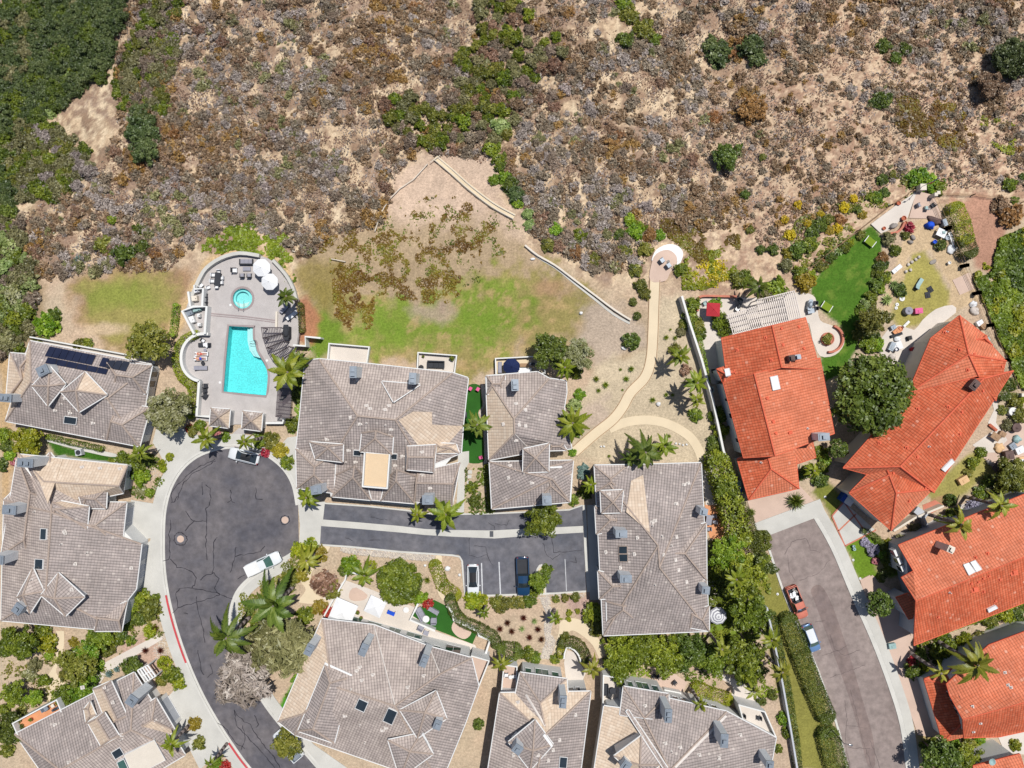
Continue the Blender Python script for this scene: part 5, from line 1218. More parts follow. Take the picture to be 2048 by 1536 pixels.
h.later.append(wallsR4); h.vents([(1945,1413),(1961,1446),(1947,1463),(2010,1345),(2016,1370),(2022,1375)], 'flash', .25)
h.finish()
hR4 = h
# --- R5
h = House('sliver of a red tiled roof with a small dish at the bottom right corner', (2000, 1530), 'white', True)
h.piece([(1946,1532,5.0),(2040,1508,5.0),(2056,1560,6.6),(1960,1590,6.6)], [[0,1,2,3]], 'r'); h.finish()
# ------------------------------------------------------------------ pool terrace
DZ = .16
POOL = smooth_pts([(510,655),(510,668),(511,684),(514,702),(522,716),(530,730),(535,746),(535,765),(532,791)], 3) + [(489,787),(447,783),(452,718),(458,652)]
SPA = [(485 + 19.5 * math.cos(a), 597 + 20 * math.sin(a)) for a in [2 * math.pi * i / 28 for i in range(28)]]
def deck():
    DP = smooth_pts(POOLDECK[:], 2, True)
    O = [P(p[0], p[1], DZ) for p in DP]; H1 = [P(p[0], p[1], DZ) for p in POOL]; H2 = [P(p[0], p[1], DZ) for p in SPA]
    flat = lambda L_: [Vector((v.x, v.y, 0)) for v in L_]
    tr = tessellate_polygon([flat(O), flat(H1), flat(H2)]); al = O + H1 + H2; mb = MB(); mb.add(al, [orient(al, t) for t in tr])
    for i in range(len(O)): j = (i + 1) % len(O); mb.face([O[i], O[j], O[j] + Vector((0, 0, -3)), O[i] + Vector((0, 0, -3))])
    tag(mb.build('pool_terrace_pavement', M['deckstone']), 'grey stone paving round the swimming pool and spa', None, None, 'structure')
deck()
def watermat(name, tint):
    m, nt, out = newmat(name); p = pos(nt)
    w1 = noi(nt, p, 1.6, 3, .6); w2 = noi(nt, p, 5.5, 2)
    ad = N(nt, 'ShaderNodeMath', operation='ADD'); nt.links.new(w1, ad.inputs[0]); nt.links.new(w2, ad.inputs[1])
    t = N(nt, 'ShaderNodeBsdfTransparent'); t.inputs[0].default_value = (*tint, 1)
    g = N(nt, 'ShaderNodeBsdfGlossy', Roughness=.04); nt.links.new(bump(nt, ad.outputs[0], .45, .12), g.inputs['Normal'])
    f = N(nt, 'ShaderNodeFresnel', IOR=1.33); nt.links.new(bump(nt, ad.outputs[0], .45, .12), f.inputs['Normal'])
    mx = N(nt, 'ShaderNodeMixShader'); nt.links.new(f.outputs[0], mx.inputs[0]); nt.links.new(t.outputs[0], mx.inputs[1]); nt.links.new(g.outputs[0], mx.inputs[2]); nt.links.new(mx.outputs[0], out.inputs[0]); M[name] = m
watermat('pool_water', (.72, .98, .99)); watermat('spa_water', (.80, 1, .96))
def basin(nm, ring, depth, plaster, water, label, cat, steps):
    t = thing(nm, label, cat, P(*[sum(p[i] for p in ring) / len(ring) for i in (0, 1)], 0)); R_ = [P(p[0], p[1], DZ) for p in ring]; c = centroid(R_); mb = MB()
    dn = lambda v, z: Vector((v.x, v.y, z))
    for i in range(len(R_)):
        j = (i + 1) % len(R_); mb.face([R_[i], R_[j], dn(R_[j], -depth), dn(R_[i], -depth)])
    tr = tessellate_polygon([[Vector((v.x, v.y, 0)) for v in R_]]); fl = [dn(v, -depth) for v in R_]; mb.add(fl, [orient(fl, q) for q in tr])
    mb.build('basin', M[plaster], t)
    w = [dn(v, .02) for v in R_]; mb = MB(); mb.add(w, [orient(w, q) for q in tr]); mb.build('water', M[water], t)
    out = []; 
    for i, v in enumerate(R_):
        a, b = R_[i - 1], R_[(i + 1) % len(R_)]; d = (b - a).normalized(); n = Vector((d.y, -d.x, 0)); 
        if n.dot(v - c) < 0: n = -n
        out.append(v + n * .34)
    mb = MB(); up = Vector((0, 0, .035))
    for i in range(len(R_)):
        j = (i + 1) % len(R_); q = [R_[i] + up, R_[j] + up, out[j] + up, out[i] + up]
        if (q[1] - q[0]).cross(q[2] - q[0]).z < 0: q.reverse()
        mb.face(q); mb.face([out[i] + up, out[j] + up, out[j], out[i]]); mb.face([R_[i] + up, R_[j] + up, R_[j] - up * 4, R_[i] - up * 4])
    mb.build('coping', M['coping'], t)
    for pts, z in steps:
        mb = MB(); Q = [P(p[0], p[1], z) for p in pts]; mb.prism([(v.x, v.y) for v in Q], -depth + .01, z); mb.build('step', M['trim'], t)
    return t
pool = basin('swimming_pool', POOL, 1.35, 'poolplaster', 'pool_water', 'turquoise swimming pool with a curved east side', 'pool',
  [([(500,656),(509,656),(509,684),(513,702),(521,716),(513,714),(504,700),(500,680)], -.35), ([(495,656),(500,656),(500,680),(504,700),(513,714),(507,712),(499,700),(495,682)], -.7)])
spa = basin('spa_pool', SPA, .9, 'spaplaster', 'spa_water', 'round turquoise spa north of the swimming pool', 'spa',
  [([(470,603),(476,612),(485,615),(495,612),(500,603),(495,605),(485,608),(475,605)], -.3)])
mb = MB(); R_ = [P(p[0], p[1], -.35) for p in SPA]; c = P(486, 598, -.35)
for i in range(28): j = (i + 1) % 28; mb.face([R_[i], R_[j], c + (R_[j] - c) * .72, c + (R_[i] - c) * .72]); mb.face([c + (R_[j] - c) * .72, c + (R_[i] - c) * .72, c + (R_[i] - c) * .72 - Vector((0, 0, .55)), c + (R_[j] - c) * .72 - Vector((0, 0, .55))])
mb.build('bench', M['spaplaster'], spa)
def handrail(parent, pts_list):
    mb = MB()
    for pts in pts_list: mb.path([P(*p) for p in pts], .03, 6)
    mb.build('handrail', M['steel'], parent)
handrail(spa, [[(476,620,.2),(476,619,.9),(476,606,.9),(477,602,.1)], [(486,622,.2),(486,620,.9),(487,606,.9),(488,602,.1)]])
handrail(pool, [[(512,680,.2),(511,681,.9),(502,683,.9),(499,684,-.2)], [(512,685,.2),(511,686,.9),(502,687,.9),(499,689,-.2)]])
ribbon('terrace_step', [(422,627),(490,633),(552,641)], -1.2, 1.2, .20, 'coping', 'narrow step line across the pool terrace', bottom=.1); ribbon('terrace_step', [(422,631),(490,637),(551,645)], -1, 1, .185, 'coping', 'second step line across the pool terrace', bottom=.1)

def wall(name, pts, w, hgt, m, label, cat='wall', z0=-.4):
    return tag(ribbon(name, pts, -w / 2, w / 2, hgt, m, kind=None, bottom=z0), label, cat)
def twall(name, pts, w, hgt, m, label, cat='wall'):
    return tag(ribbon(name, pts, -w / 2, w / 2, hgt, m, kind=None, bottom=-.4, terrain=True), label, cat)
wall('terrace_wall', smooth_pts([(383,592),(397,560),(412,536),(441,516),(478,506),(518,511)], 3), 7, .95, 'concrete', 'low concrete parapet round the north of the pool terrace')
wall('terrace_wall', smooth_pts([(545,520),(570,548),(585,575),(592,600)], 3), 6, .8, 'concrete', 'low concrete parapet behind the white umbrellas')
wall('terrace_wall', [(388,570),(389,578),(406,577),(404,612)], 4, 1.5, 'white', 'white screen wall beside the stored pool furniture'); wall('terrace_wall', [(376,583),(380,613)], 4, 1.5, 'white', 'short white wall west of the stored pool furniture')
wall('terrace_wall', [(388,668),(364,622),(386,613),(413,613),(409,668)], 4.5, 1.6, 'white', 'white walled pump enclosure west of the pool')
wall('terrace_wall', smooth_pts([(416,668),(398,668),(380,676),(367,692),(362,712),(364,732),(373,748),(386,758),(398,762)], 3), 5.5, 1.2, 'white', 'curved white wall behind the sun loungers')
wall('terrace_wall', [(398,762),(393,832),(420,833)], 5, 1.2, 'white', 'straight white wall southwest of the pool'); wall('terrace_wall', [(531,846),(565,846),(567,836)], 4, 1.4, 'white', 'white wall right of the pool cabins')
wall('terrace_wall', [(586,690),(611,692),(610,673),(641,676)], 3.5, 1.9, 'white', 'zigzag white wall by the duplex lawn'); wall('terrace_wall', [(553,623),(552,657)], 4, .5, 'cream', 'low cream seat wall east of the pool')
def fence(pts, hgt, label, n=8, m='iron', pm='iron', name='metal_fence', step=None, ps=.07, terrain=False, cat='fence'):
    Q = [(PT(p[0], p[1], hgt) if terrain else P(p[0], p[1], hgt)) for p in pts]; t = thing(name, label, cat, (Q[0].x, Q[0].y, 0)); pn = MB()
    for a, b in zip(Q, Q[1:]):
        l = (b - a).length; k = max(1, int(l / (step or 1.8)))
        for zz in (.02, -hgt * .45, -hgt * .85): pn.tube(a + Vector((0, 0, zz)), b + Vector((0, 0, zz)), .028, .028, 4)
        for i in range(k * n): q = a.lerp(b, i / (k * n)); pn.tube(q, q - Vector((0, 0, hgt * .9)), .012, .012, 3, caps=False)
        for i in range(k + 1):
            q = a.lerp(b, i / k); pm_ = MB(); pm_.box(q - Vector((0, 0, hgt / 2 - .05)), (ps, ps, hgt + .1)); pm_.build('post', M[pm], t)
    pn.build('rails', M[m], t); return t
fence([(592,600),(599,620),(598,660),(594,688)], 1.2, 'dark metal fence on the east edge of the pool terrace', 10)
def pergola(label, quads_, z, m, ns, along=0, posts=True, sub=3, name='pergola', sw=.09):
    t = thing(name, label, 'pergola', P(*quads_[0][0], 0))
    for qi, q in enumerate(quads_):
        s = MB(); n = ns[qi]
        pt = lambda u, v, zz=z: P(*quadlerp(q, u, v), zz)
        for i in range(n + 1):
            u = i / n; a, b = (pt(u, 0), pt(u, 1)) if along == 0 else (pt(0, u), pt(1, u)); d = b - a; mm = (a + b) / 2; s.box((mm.x, mm.y, z + .08), (d.length, sw, .12), math.atan2(d.y, d.x))
        s.build('slats', M[m], t); b_ = MB()
        for k in range(sub + 1):
            v = k / sub; a, b = (pt(0, v), pt(1, v)) if along == 0 else (pt(v, 0), pt(v, 1)); d = b - a; mm = (a + b) / 2; b_.box((mm.x, mm.y, z - .07), (d.length + .2, .14, .18), math.atan2(d.y, d.x))
        b_.build('beams', M[m], t)
        if posts:
            for u, v in ((.02, .02), (.98, .02), (.98, .98), (.02, .98)):
                p = pt(u, v); pb = MB(); pb.box((p.x, p.y, (z - .16) / 2), (.14, .14, z - .16)); pb.build('post', M[m], t)
    return t
ci = [(523,655),(526,676),(533,696),(543,713),(556,727),(574,738)]; co = [(561,655),(563,668),(569,682),(578,693),(588,701),(600,708)]
pergola('curved dark slatted pergola along the east side of the pool', [[ci[i], co[i], co[i + 1], ci[i + 1]] for i in range(5)], 2.5, 'pergwood', [12] * 5, 0, True, 1, sw=.07)
pergola('straight dark slatted pergola southeast of the pool', [[(556,776),(583,778),(579,836),(552,833)]], 2.5, 'pergwood', [14], 0, True, 4, sw=.07)
pergola('white slatted pergola along the north side of the red roofed house', [[(1513,600),(1588,582),(1601,637),(1526,653)], [(1455,630),(1511,614),(1524,653),(1466,668)]], 2.7, 'pergwhite', [19, 15], 0, True, 4, sw=.11)
# ------------------------------------------------------------------ garden furniture
def protos():
    D = {}
    def base(nm, cat): t = thing(nm, '', cat); return t
    t = base('sun_lounger', 'sun lounger'); mb = MB(); mb.box((0, 0, .28), (1.95, .66, .06)); [mb.box((x, y, .13), (.06, .06, .26)) for x in (-.85, .85) for y in (-.28, .28)]; mb.build('frame', M['darkmetal'], t)
    mb = MB(); mb.box((.3, 0, .36), (1.3, .6, .09)); mb.add([(-.34, -.3, .34), (-.34, .3, .34), (-.94, .3, .72), (-.94, -.3, .72), (-.34, -.3, .43), (-.34, .3, .43), (-.90, .3, .80), (-.90, -.3, .80)], [[3, 2, 1, 0], [4, 5, 6, 7], [0, 1, 5, 4], [2, 3, 7, 6], [1, 2, 6, 5], [3, 0, 4, 7]]); mb.build('cushion', M['greyfab'], t); D['lounger'] = t
    t = base('garden_chair', 'chair'); mb = MB(); mb.box((0, 0, .42), (.52, .52, .09)); mb.build('seat', M['charcoal'], t)
    mb = MB(); mb.box((-.28, 0, .68), (.08, .54, .5)); mb.build('backrest', M['charcoal'], t); mb = MB(); [mb.box((0, y, .6), (.5, .06, .05)) for y in (-.28, .28)]; mb.build('armrests', M['darkmetal'], t)
    for x, y in ((-.24, -.24), (.24, -.24), (.24, .24), (-.24, .24)): mb = MB(); mb.box((x, y, .2), (.05, .05, .4)); mb.build('leg', M['darkmetal'], t)
    D['chair'] = t
    t = base('garden_table', 'table'); mb = MB(); mb.box((0, 0, .73), (1.0, 1.0, .05)); mb.build('tabletop', M['charcoal'], t)
    for x, y in ((-.42, -.42), (.42, -.42), (.42, .42), (-.42, .42)): mb = MB(); mb.box((x, y, .35), (.06, .06, .7)); mb.build('leg', M['darkmetal'], t)
    D['table'] = t
    t = base('round_table', 'table'); mb = MB(); mb.lathe((0, 0, .68), [(0, 0), (.5, 0), (.5, .05), (0, .055)], 20); mb.build('tabletop', M['trim'], t); mb = MB(); mb.tube((0, 0, 0), (0, 0, .68), .05); mb.lathe((0, 0, 0), [(.28, 0), (.28, .04), (.05, .08)], 14); mb.build('pedestal', M['darkmetal'], t); D['rtable'] = t
    t = base('outdoor_sofa', 'sofa'); mb = MB(); mb.box((0, 0, .2), (2.0, .85, .32)); mb.build('base', M['charcoal'], t); mb = MB(); [mb.box((x, .05, .42), (.62, .7, .14)) for x in (-.64, 0, .64)]; mb.build('cushions', M['greyfab'], t); mb = MB(); mb.box((0, -.38, .6), (2.0, .16, .5)); mb.build('backrest', M['charcoal'], t); mb = MB(); [mb.box((x, 0, .48), (.14, .85, .3)) for x in (-.98, .98)]; mb.build('armrests', M['charcoal'], t); D['sofa'] = t
    t = base('plant_pot', 'plant pot'); mb = MB(); mb.lathe((0, 0, 0), [(.2, 0), (.3, .42), (.34, .46), (.28, .46), (.26, .38), (0, .38)], 14); mb.build('pot', M['terracotta'], t); o = bpy.data.objects.new('foliage', crown_mesh('shrub', 'green', 0)); COL.objects.link(o); o.parent = t; o.location = (0, 0, .6); o.scale = (.32,) * 3; D['pot'] = t
    t = base('barbecue', 'barbecue'); mb = MB(); mb.box((0, 0, .45), (1.2, .6, .8)); mb.build('cabinet', M['steel'], t); mb = MB(); mb.blob((0, 0, .9), (.5, .32, .28), 0, 0); mb.build('lid', M['charcoal'], t); mb = MB(); [mb.box((x, 0, .86), (.3, .5, .04)) for x in (-.62, .62)]; mb.build('side_shelf', M['steel'], t); D['bbq'] = t
    t = base('wheelie_bin', 'bin'); mb = MB(); mb.box((0, 0, .5), (.55, .6, .95), 0, 0, 1.12); mb.build('body', M['bluebin'], t); mb = MB(); mb.box((0, .02, 1.02), (.66, .74, .07)); mb.build('lid', M['bluebin'], t); D['bin'] = t
    t = base('utility_unit', 'air conditioner'); mb = MB(); mb.box((0, 0, .42), (.85, .85, .8)); mb.build('casing', M['greywall'], t); mb = MB(); mb.lathe((0, 0, .82), [(.34, 0), (.34, .03), (.28, .03), (.28, .01), (0, .01)], 18); mb.build('fan_grille', M['darkmetal'], t); D['ac'] = t
    for t in D.values(): t.location = (0, 0, -50)
    return D
PR = protos(); USED = set()
def put(k, px, py, rot, label, sc=1.0, mats=None, group=None, z=0.0, name=None):
    """place a copy; rot is the heading in photo degrees (0 = right, 90 = up); mats recolours single parts"""
    zc = {'lounger': .35, 'chair': .45, 'table': .7, 'rtable': .7, 'sofa': .4, 'pot': .5, 'bbq': .8, 'bin': 1.0, 'ac': .8}[k]
    c = PT(px, py, z + zc); c.z -= zc
    t = dup(PR[k], c, rad(rot), sc, label, group)
    if name: t.name = name
    for ch in t.children:
        b = ch.name.split('.')[0]
        if mats and (b in mats or '*' in mats):
            ch.data = ch.data.copy(); ch.data.materials[0] = M[mats.get(b, mats.get('*'))] if mats.get(b, mats.get('*')) in M else L[mats.get(b, mats.get('*'))]
    return t
put('lounger', 409, 690, 180, 'dark sun lounger with a white towel near the curved wall', z=DZ, mats={'cushion': 'charcoal'}); put('lounger', 404, 708, 0, 'sun lounger under the person in coral swimwear', z=DZ, mats={'cushion': 'whitefab'}); put('lounger', 402, 717, 0, 'sun lounger under the person in blue shorts', z=DZ, mats={'cushion': 'whitefab'}); put('lounger', 402, 736, 0, 'empty grey sun lounger, lowest in the curved wall bay', z=DZ)
tag(None or (lambda mb: (mb.box(P(411, 689, .62), (.75, .5, .03), .2), mb.box(P(413, 692, .64), (.4, .45, .04), .9), mb.build('beach_towel', M['whitefab']))[-1])(MB()), 'crumpled white towel lying on the dark sun lounger', 'towel')
for i, (x, y) in enumerate(((411,591),(411,601),(411,609))): put('chair', x, y, 90, ['upper', 'middle', 'lower'][i] + ' of three dark chairs lined up beside the spa terrace wall', 1.15, z=DZ, group='three dark chairs west of the spa')
for i, (x, y) in enumerate(((411,771),(410,780),(411,791))): put('chair', x, y, [90, 90, 60][i], ['upper', 'middle', 'lower'][i] + ' of three black chairs by the straight white pool wall', 1.15, z=DZ, group='three black chairs southwest of the pool')
put('table', 435, 558, 84, 'long dark dining table on the northwest pool terrace', (2.0, .9, 1), z=DZ)
for i, (x, y, r) in enumerate(((438,544,-90),(427,550,0),(425,562,0),(444,556,180),(443,565,180),(434,573,90))): put('chair', x, y, r, ['pale chair at the upper end of the long dark table', 'pale chair upper left of the long dark table', 'pale chair lower left of the long dark table', 'pale chair upper right of the long dark table', 'pale chair lower right of the long dark table', 'pale chair at the lower end of the long dark table'][i], 1, z=DZ, mats={'seat': 'whitefab', 'backrest': 'whitefab'}, group='chairs round the long dark table')
put('sofa', 493, 524, 0, 'grey outdoor sofa on the north pool terrace', 1, z=DZ, mats={'base': 'greyfab'}); put('table', 492, 537, 0, 'low grey coffee table before the outdoor sofa', (1.2, .6, .6), mats={'tabletop': 'greyfab'}, z=DZ); put('chair', 470, 541, 0, 'pale square armchair left of the coffee table', 1.3, z=DZ, mats={'seat': 'whitefab'})
put('chair', 485, 551, 90, 'left of two round back chairs below the coffee table', 1.15, z=DZ, mats={'seat': 'greyfab'}); put('chair', 499, 551, 90, 'right of two round back chairs below the coffee table', 1.15, z=DZ, mats={'seat': 'greyfab'})
put('lounger', 570, 616, 50, 'upper of two loungers under the dark palm east of the spa', 1, z=DZ); put('lounger', 584, 631, 40, 'lower of two loungers east of the spa with pale cushion', 1, z=DZ, mats={'cushion': 'whitefab'}); put('bbq', 574, 665, 90, 'large dark covered grill beside the curved pergola', 1.5, z=DZ, mats={'*': 'charcoal'})
put('chair', 403, 571, 45, 'small white chair by the terrace parapet', 1, mats={'seat': 'whitefab', 'backrest': 'whitefab'}, z=DZ); put('chair', 417, 575, 20, 'white stool northwest of the three dark chairs', .9, mats={'seat': 'whitefab', 'backrest': 'whitefab'}, z=DZ); put('chair', 406, 681, -30, 'small white side chair above the dark lounger', .9, mats={'seat': 'whitefab'}, z=DZ); put('rtable', 408, 700, 0, 'small grey round side table between the loungers', .5, mats={'tabletop': 'greyfab'}, z=DZ); put('rtable', 404, 726, 0, 'small round table above the empty grey lounger', .6, mats={'tabletop': 'charcoal'}, z=DZ)
for x, y, l in ((461,610,'small white skimmer cover left of the spa'),(534,721,'small white skimmer cover by the curved pergola'),(440,765,'small white skimmer cover left of the pool')):
    mb = MB(); mb.lathe((0, 0, 0), [(.19, 0), (.19, .03), (0, .035)], 12); tag(mb.build('skimmer_lid', M['trim'], None, P(x, y, DZ)), l, 'lid') if False else tag((lambda o: (setattr(o, 'location', P(x, y, DZ)), o)[1])(mb.build('skimmer_lid', M['trim'])), l, 'lid')
for i, (x, y, w, d, r, m, l) in enumerate(((398,583,.8,.5,.3,'whitefab','white filter box beside the stored pool furniture'),(393,598,.9,.8,.1,'cream','cream equipment box in the upper enclosure'),(388,640,.8,1.0,.3,'trim','white pump cabinet in the pump enclosure'),(383,627,1.0,.8,.4,'capgrey','grey pool heater in the pump enclosure'),(398,621,1.2,.4,.3,'teal','row of pale filter drums in the pump enclosure'),(402,632,.4,.5,0,'trim','white tank on the right of the pump enclosure'),(403,650,.5,.5,0,'trim','lower white tank in the pump enclosure'))):
    mb = MB(); mb.box((0, 0, .4), (w, d, .8), r); mb.box((0, 0, .83), (w * .9, d * .9, .08), r); mb.tube((w * .3, 0, .8), (w * .3, 0, 1.1), .08); o = mb.build('pool_equipment', M[m]); o.location = P(x, y, .1); tag(o, l, 'pool equipment')
slab('enclosure_floor', [(388,666),(366,624),(386,615),(411,615),(407,666)], .14, 'patio', 'pale floor of the pump enclosure'); slab('enclosure_floor', [(378,584),(404,580),(402,612),(381,612)], .13, 'concrete', 'pale floor of the upper enclosure')
def umbrella(px, py, rp, label, m='whitefab', n=8, hgt=2.6, drop=.45, stripes=None, ph=None, name='parasol'):
    c = P(px, py, hgt - .2); R_ = rp / S * (CH - hgt) / CH; t = thing(name, label, 'umbrella', (c.x, c.y, 0)); ph = rad(22) if ph is None else ph
    mb = MB(); k = 7 if stripes else 2
    prof = [(R_, hgt - drop - .12), (R_, hgt - drop)] + [(R_ * (1 - (i + 1) / k) if i < k - 1 else .02, hgt - drop + drop * ((i + 1) / k) ** .9) for i in range(k)]
    mb.lathe((0, 0, 0), prof, n, 0, ph)
    if stripes:
        nf = n
        for i in range(len(mb.f)): mb.m[i] = (i // nf) % 2
    mb.build('canopy', [M[m]] + ([M[stripes]] if stripes else []), t, world=False); mb = MB(); mb.tube((0, 0, 0), (0, 0, hgt), .03); mb.lathe((0, 0, 0), [(.3, 0), (.3, .08), (.03, .1)], 12); mb.build('pole', M['darkmetal'], t, world=False)
    mb = MB()
    for i in range(n): a = ph + 2 * math.pi * i / n; mb.tube((R_ * math.cos(a), R_ * math.sin(a), hgt - drop + .012), (0, 0, hgt + .015), .018, .018, 4)
    mb.lathe((0, 0, hgt), [(.08, 0), (.05, .1), (0, .12)], 8); mb.build('ribs', M[m], t, world=False)
    return t
umbrella(522, 535, 18.5, 'upper of two white octagonal parasols on the pool terrace'); umbrella(538, 563, 17.5, 'lower of two white octagonal parasols beside the dark palm', hgt=2.5)
umbrella(1437, 1233, 18, 'grey and white striped parasol right of the square grey house', 'whitefab', 9, 2.5, .5, 'greyfab'); umbrella(1023, 733, 17.5, 'navy octagonal parasol on the narrow house terrace', 'navyfab', 8, 2.5)
umbrella(685, 1226, 33, 'larger square white canopy beside the brown tree', 'whitefab', 4, 3.0, .5, None, rad(22), 'square_canopy'); umbrella(750, 1214, 25, 'smaller square white canopy by the round green tree', 'whitefab', 4, 2.9, .4, None, rad(20), 'square_canopy')
umbrella(1427, 619, 19, 'red square canopy in the corner patio of the pergola house', 'redfab', 4, 2.5, .3, None, rad(42), 'square_canopy')
# persons on the loungers
def person_lying(px, py, rot, label, wear, z, arm):
    B = {'pelvis': (0, 0, 0), 'spine': (-.22, 0, .03), 'chest': (-.42, 0, .07), 'neck': (-.60, 0, .11), 'head': (-.78, 0, .15), 'shL': (-.52, .17, .08), 'elL': (-.36, .30, .04), 'haL': (-.12, .28 if arm else .24, .03), 'shR': (-.52, -.17, .08), 'elR': (-.40, -.31, .04), 'haR': (-.16, -.27, .03),
         'hipL': (.05, .09, 0), 'knL': (.46, .11, .06 if arm else .16), 'anL': (.86, .10, .0), 'toL': (.92, .11, .14), 'hipR': (.05, -.09, 0), 'knR': (.46, -.12, .03), 'anR': (.86, -.12, .0), 'toR': (.92, -.13, .14)}
    E = [('pelvis', 'spine'), ('spine', 'chest'), ('chest', 'neck'), ('neck', 'head'), ('chest', 'shL'), ('shL', 'elL'), ('elL', 'haL'), ('chest', 'shR'), ('shR', 'elR'), ('elR', 'haR'), ('pelvis', 'hipL'), ('hipL', 'knL'), ('knL', 'anL'), ('anL', 'toL'), ('pelvis', 'hipR'), ('hipR', 'knR'), ('knR', 'anR'), ('anR', 'toR')]
    Rr = {'pelvis': .14, 'spine': .12, 'chest': .15, 'neck': .055, 'head': .10, 'shL': .065, 'shR': .065, 'elL': .042, 'elR': .042, 'haL': .035, 'haR': .035, 'hipL': .09, 'hipR': .09, 'knL': .06, 'knR': .06, 'anL': .04, 'anR': .04, 'toL': .035, 'toR': .035}
    for sfx, sy in (('L', 1), ('R', -1)):       # five fingers on each hand
        hx, hy, hz = B['ha' + sfx]
        for k in range(5):
            nm = f'f{sfx}{k}'; a = (k - 2) * .22 if k < 4 else .9
            ln = (.075, .09, .095, .085, .06)[k]
            B[nm] = (hx + .05 + ln * math.cos(a * .6), hy - sy * (k - 1.5) * .018 if k < 4 else hy - sy * .06, hz - .01); Rr[nm] = .009; E.append(('ha' + sfx, nm))
    names = list(B); me = bpy.data.meshes.new('person'); me.from_pydata([B[k] for k in names], [(names.index(a), names.index(b)) for a, b in E], []); me.materials.append(M['skin'])
    o = bpy.data.objects.new('person', me); COL.objects.link(o); sk = o.modifiers.new('skin', 'SKIN')
    for i, k in enumerate(names): me.skin_vertices[0].data[i].radius = (Rr[k] * (1.15 if k in ('chest', 'pelvis') else 1), Rr[k] * (.8 if k in ('chest', 'pelvis', 'spine') else 1))
    me.skin_vertices[0].data[0].use_root = True
    sb = o.modifiers.new('sub', 'SUBSURF'); sb.levels = 2; sb.render_levels = 2
    c = P(px, py, z); o.location = c; o.rotation_euler = (0, rad(0), rad(rot)); tag(o, label, 'person')
    mb = MB(); mb.blob((-.80, 0, .17), (.105, .10, .10), 0, .05); h_ = mb.build('hair', M['hair'], o, world=False, smooth=True)
    mb = MB(); mb.blob((-.72, 0, .24), (.018, .016, .022), 0, 0); [mb.blob((-.76, s * .035, .245), (.014, .02, .01), 0, 0) for s in (-1, 1)]; mb.blob((-.67, 0, .225), (.012, .03, .012), 0, 0); mb.build('face', M['skin'], o, world=False, smooth=True)
    mb = MB(); mb.blob((.02, 0, .01), (.17, .20, .135), 0, .04); 
    if wear == 'bluefab': [mb.tube((.05, s * .09, .01), (.30, s * .105, .06), .105, .09, 10) for s in (-1, 1)]
    else: [mb.blob((-.42, s * .075, .14), (.075, .075, .06), 0, 0) for s in (-1, 1)]
    mb.build('swimwear', M[wear], o, world=False, smooth=True); return o
M['coral'] = mat('coral_fabric', lin(226, 96, 88), .8, .08, 4, .06, 20, 0)
person_lying(402, 708, 0, 'person in coral swimwear lying on the upper white lounger', 'coral', .52 + DZ, True); person_lying(400, 717, 0, 'person in blue shorts lying on the lower white lounger', 'bluefab', .52 + DZ, False)
# duplex terraces, front of narrow house
put('sofa', 872, 729, 178, 'black covered sofa on the right terrace of the duplex', 1.25, {'*': 'charcoal'}, z=.35); put('pot', 904, 717, 0, 'green potted plant in the corner of the duplex terrace', 1.1, z=.35, mats={'pot': 'teal'}); put('pot', 846, 713, 0, 'small potted plant at the upper left of the duplex terrace', .6, z=.35); put('rtable', 842, 735, 0, 'small black table beside the covered sofa', .8, {'tabletop': 'black'}, z=.35)
put('lounger', 1000, 735, 90, 'pale grey lounger left of the navy parasol', .9, z=.35); put('table', 1048, 730, 0, 'wooden coffee table with a plant right of the navy parasol', (1.2, .55, .6), {'tabletop': 'wood'}, z=.35); put('bbq', 1066, 728, 0, 'black kettle barbecue on the narrow house terrace', .75, z=.35); put('sofa', 1050, 741, 0, 'white bench along the narrow house wall', .95, {'*': 'whitefab'}, z=.35)
# artificial lawn between the houses
slab('artificial_lawn', smooth_pts([(938,770),(958,770),(962,790),(964,812),(956,826),(964,850),(968,900),(966,924),(936,925),(924,905),(921,860),(922,820),(928,790)], 3, True), .06, None or mat('artificial_turf', lin(46, 100, 30), .9, .14, 2, .2, 16, .3), 'bright artificial lawn between the duplex and the narrow house')
slab('footpath', smooth_pts([(962,768),(970,775),(972,800),(968,815),(962,826),(972,850),(974,925),(968,925),(968,850),(958,826),(966,812),(964,790)], 2, True), .05, 'patio', 'pale gravel edge of the artificial lawn'); slab('footpath', [(916,905),(938,902),(938,925),(930,940),(928,1028),(912,1026),(916,960)], .09, 'concrete', 'concrete walk along the duplex')
for i, (x, y) in enumerate(((941,777),(956,778),(961,915))): put('chair', x, y, 60 if i < 2 else 200, ['left pink chair at the top of the artificial lawn', 'right pink chair at the top of the artificial lawn', 'pink chair at the bottom of the artificial lawn'][i], .95, {'seat': 'coralpink', 'backrest': 'coralpink'}) if 'coralpink' in M else (M.__setitem__('coralpink', mat('pink_plastic', lin(226, 92, 150), .5, .06, 4, .04, 12, 0)), put('chair', x, y, 60, 'left pink chair at the top of the artificial lawn', .95, {'seat': 'coralpink', 'backrest': 'coralpink'}))
put('ac', 928, 830, 0, 'dark air conditioning unit beside the artificial lawn', 1, {'casing': 'darkmetal'}); put('ac', 157, 905, 10, 'white air conditioning unit on the west house lawn', 1.1)
for i, (x, y) in enumerate(((940,944),(939,953),(938,965),(937,977))): slab('stepping_stone', [(x - 4, y - 3.5), (x + 4, y - 3.5), (x + 4, y + 3.5), (x - 4, y + 3.5)], .08, 'concrete', 'square stepping stone beside the narrow house', None, 0, cat='stepping stone', group='stepping stones')
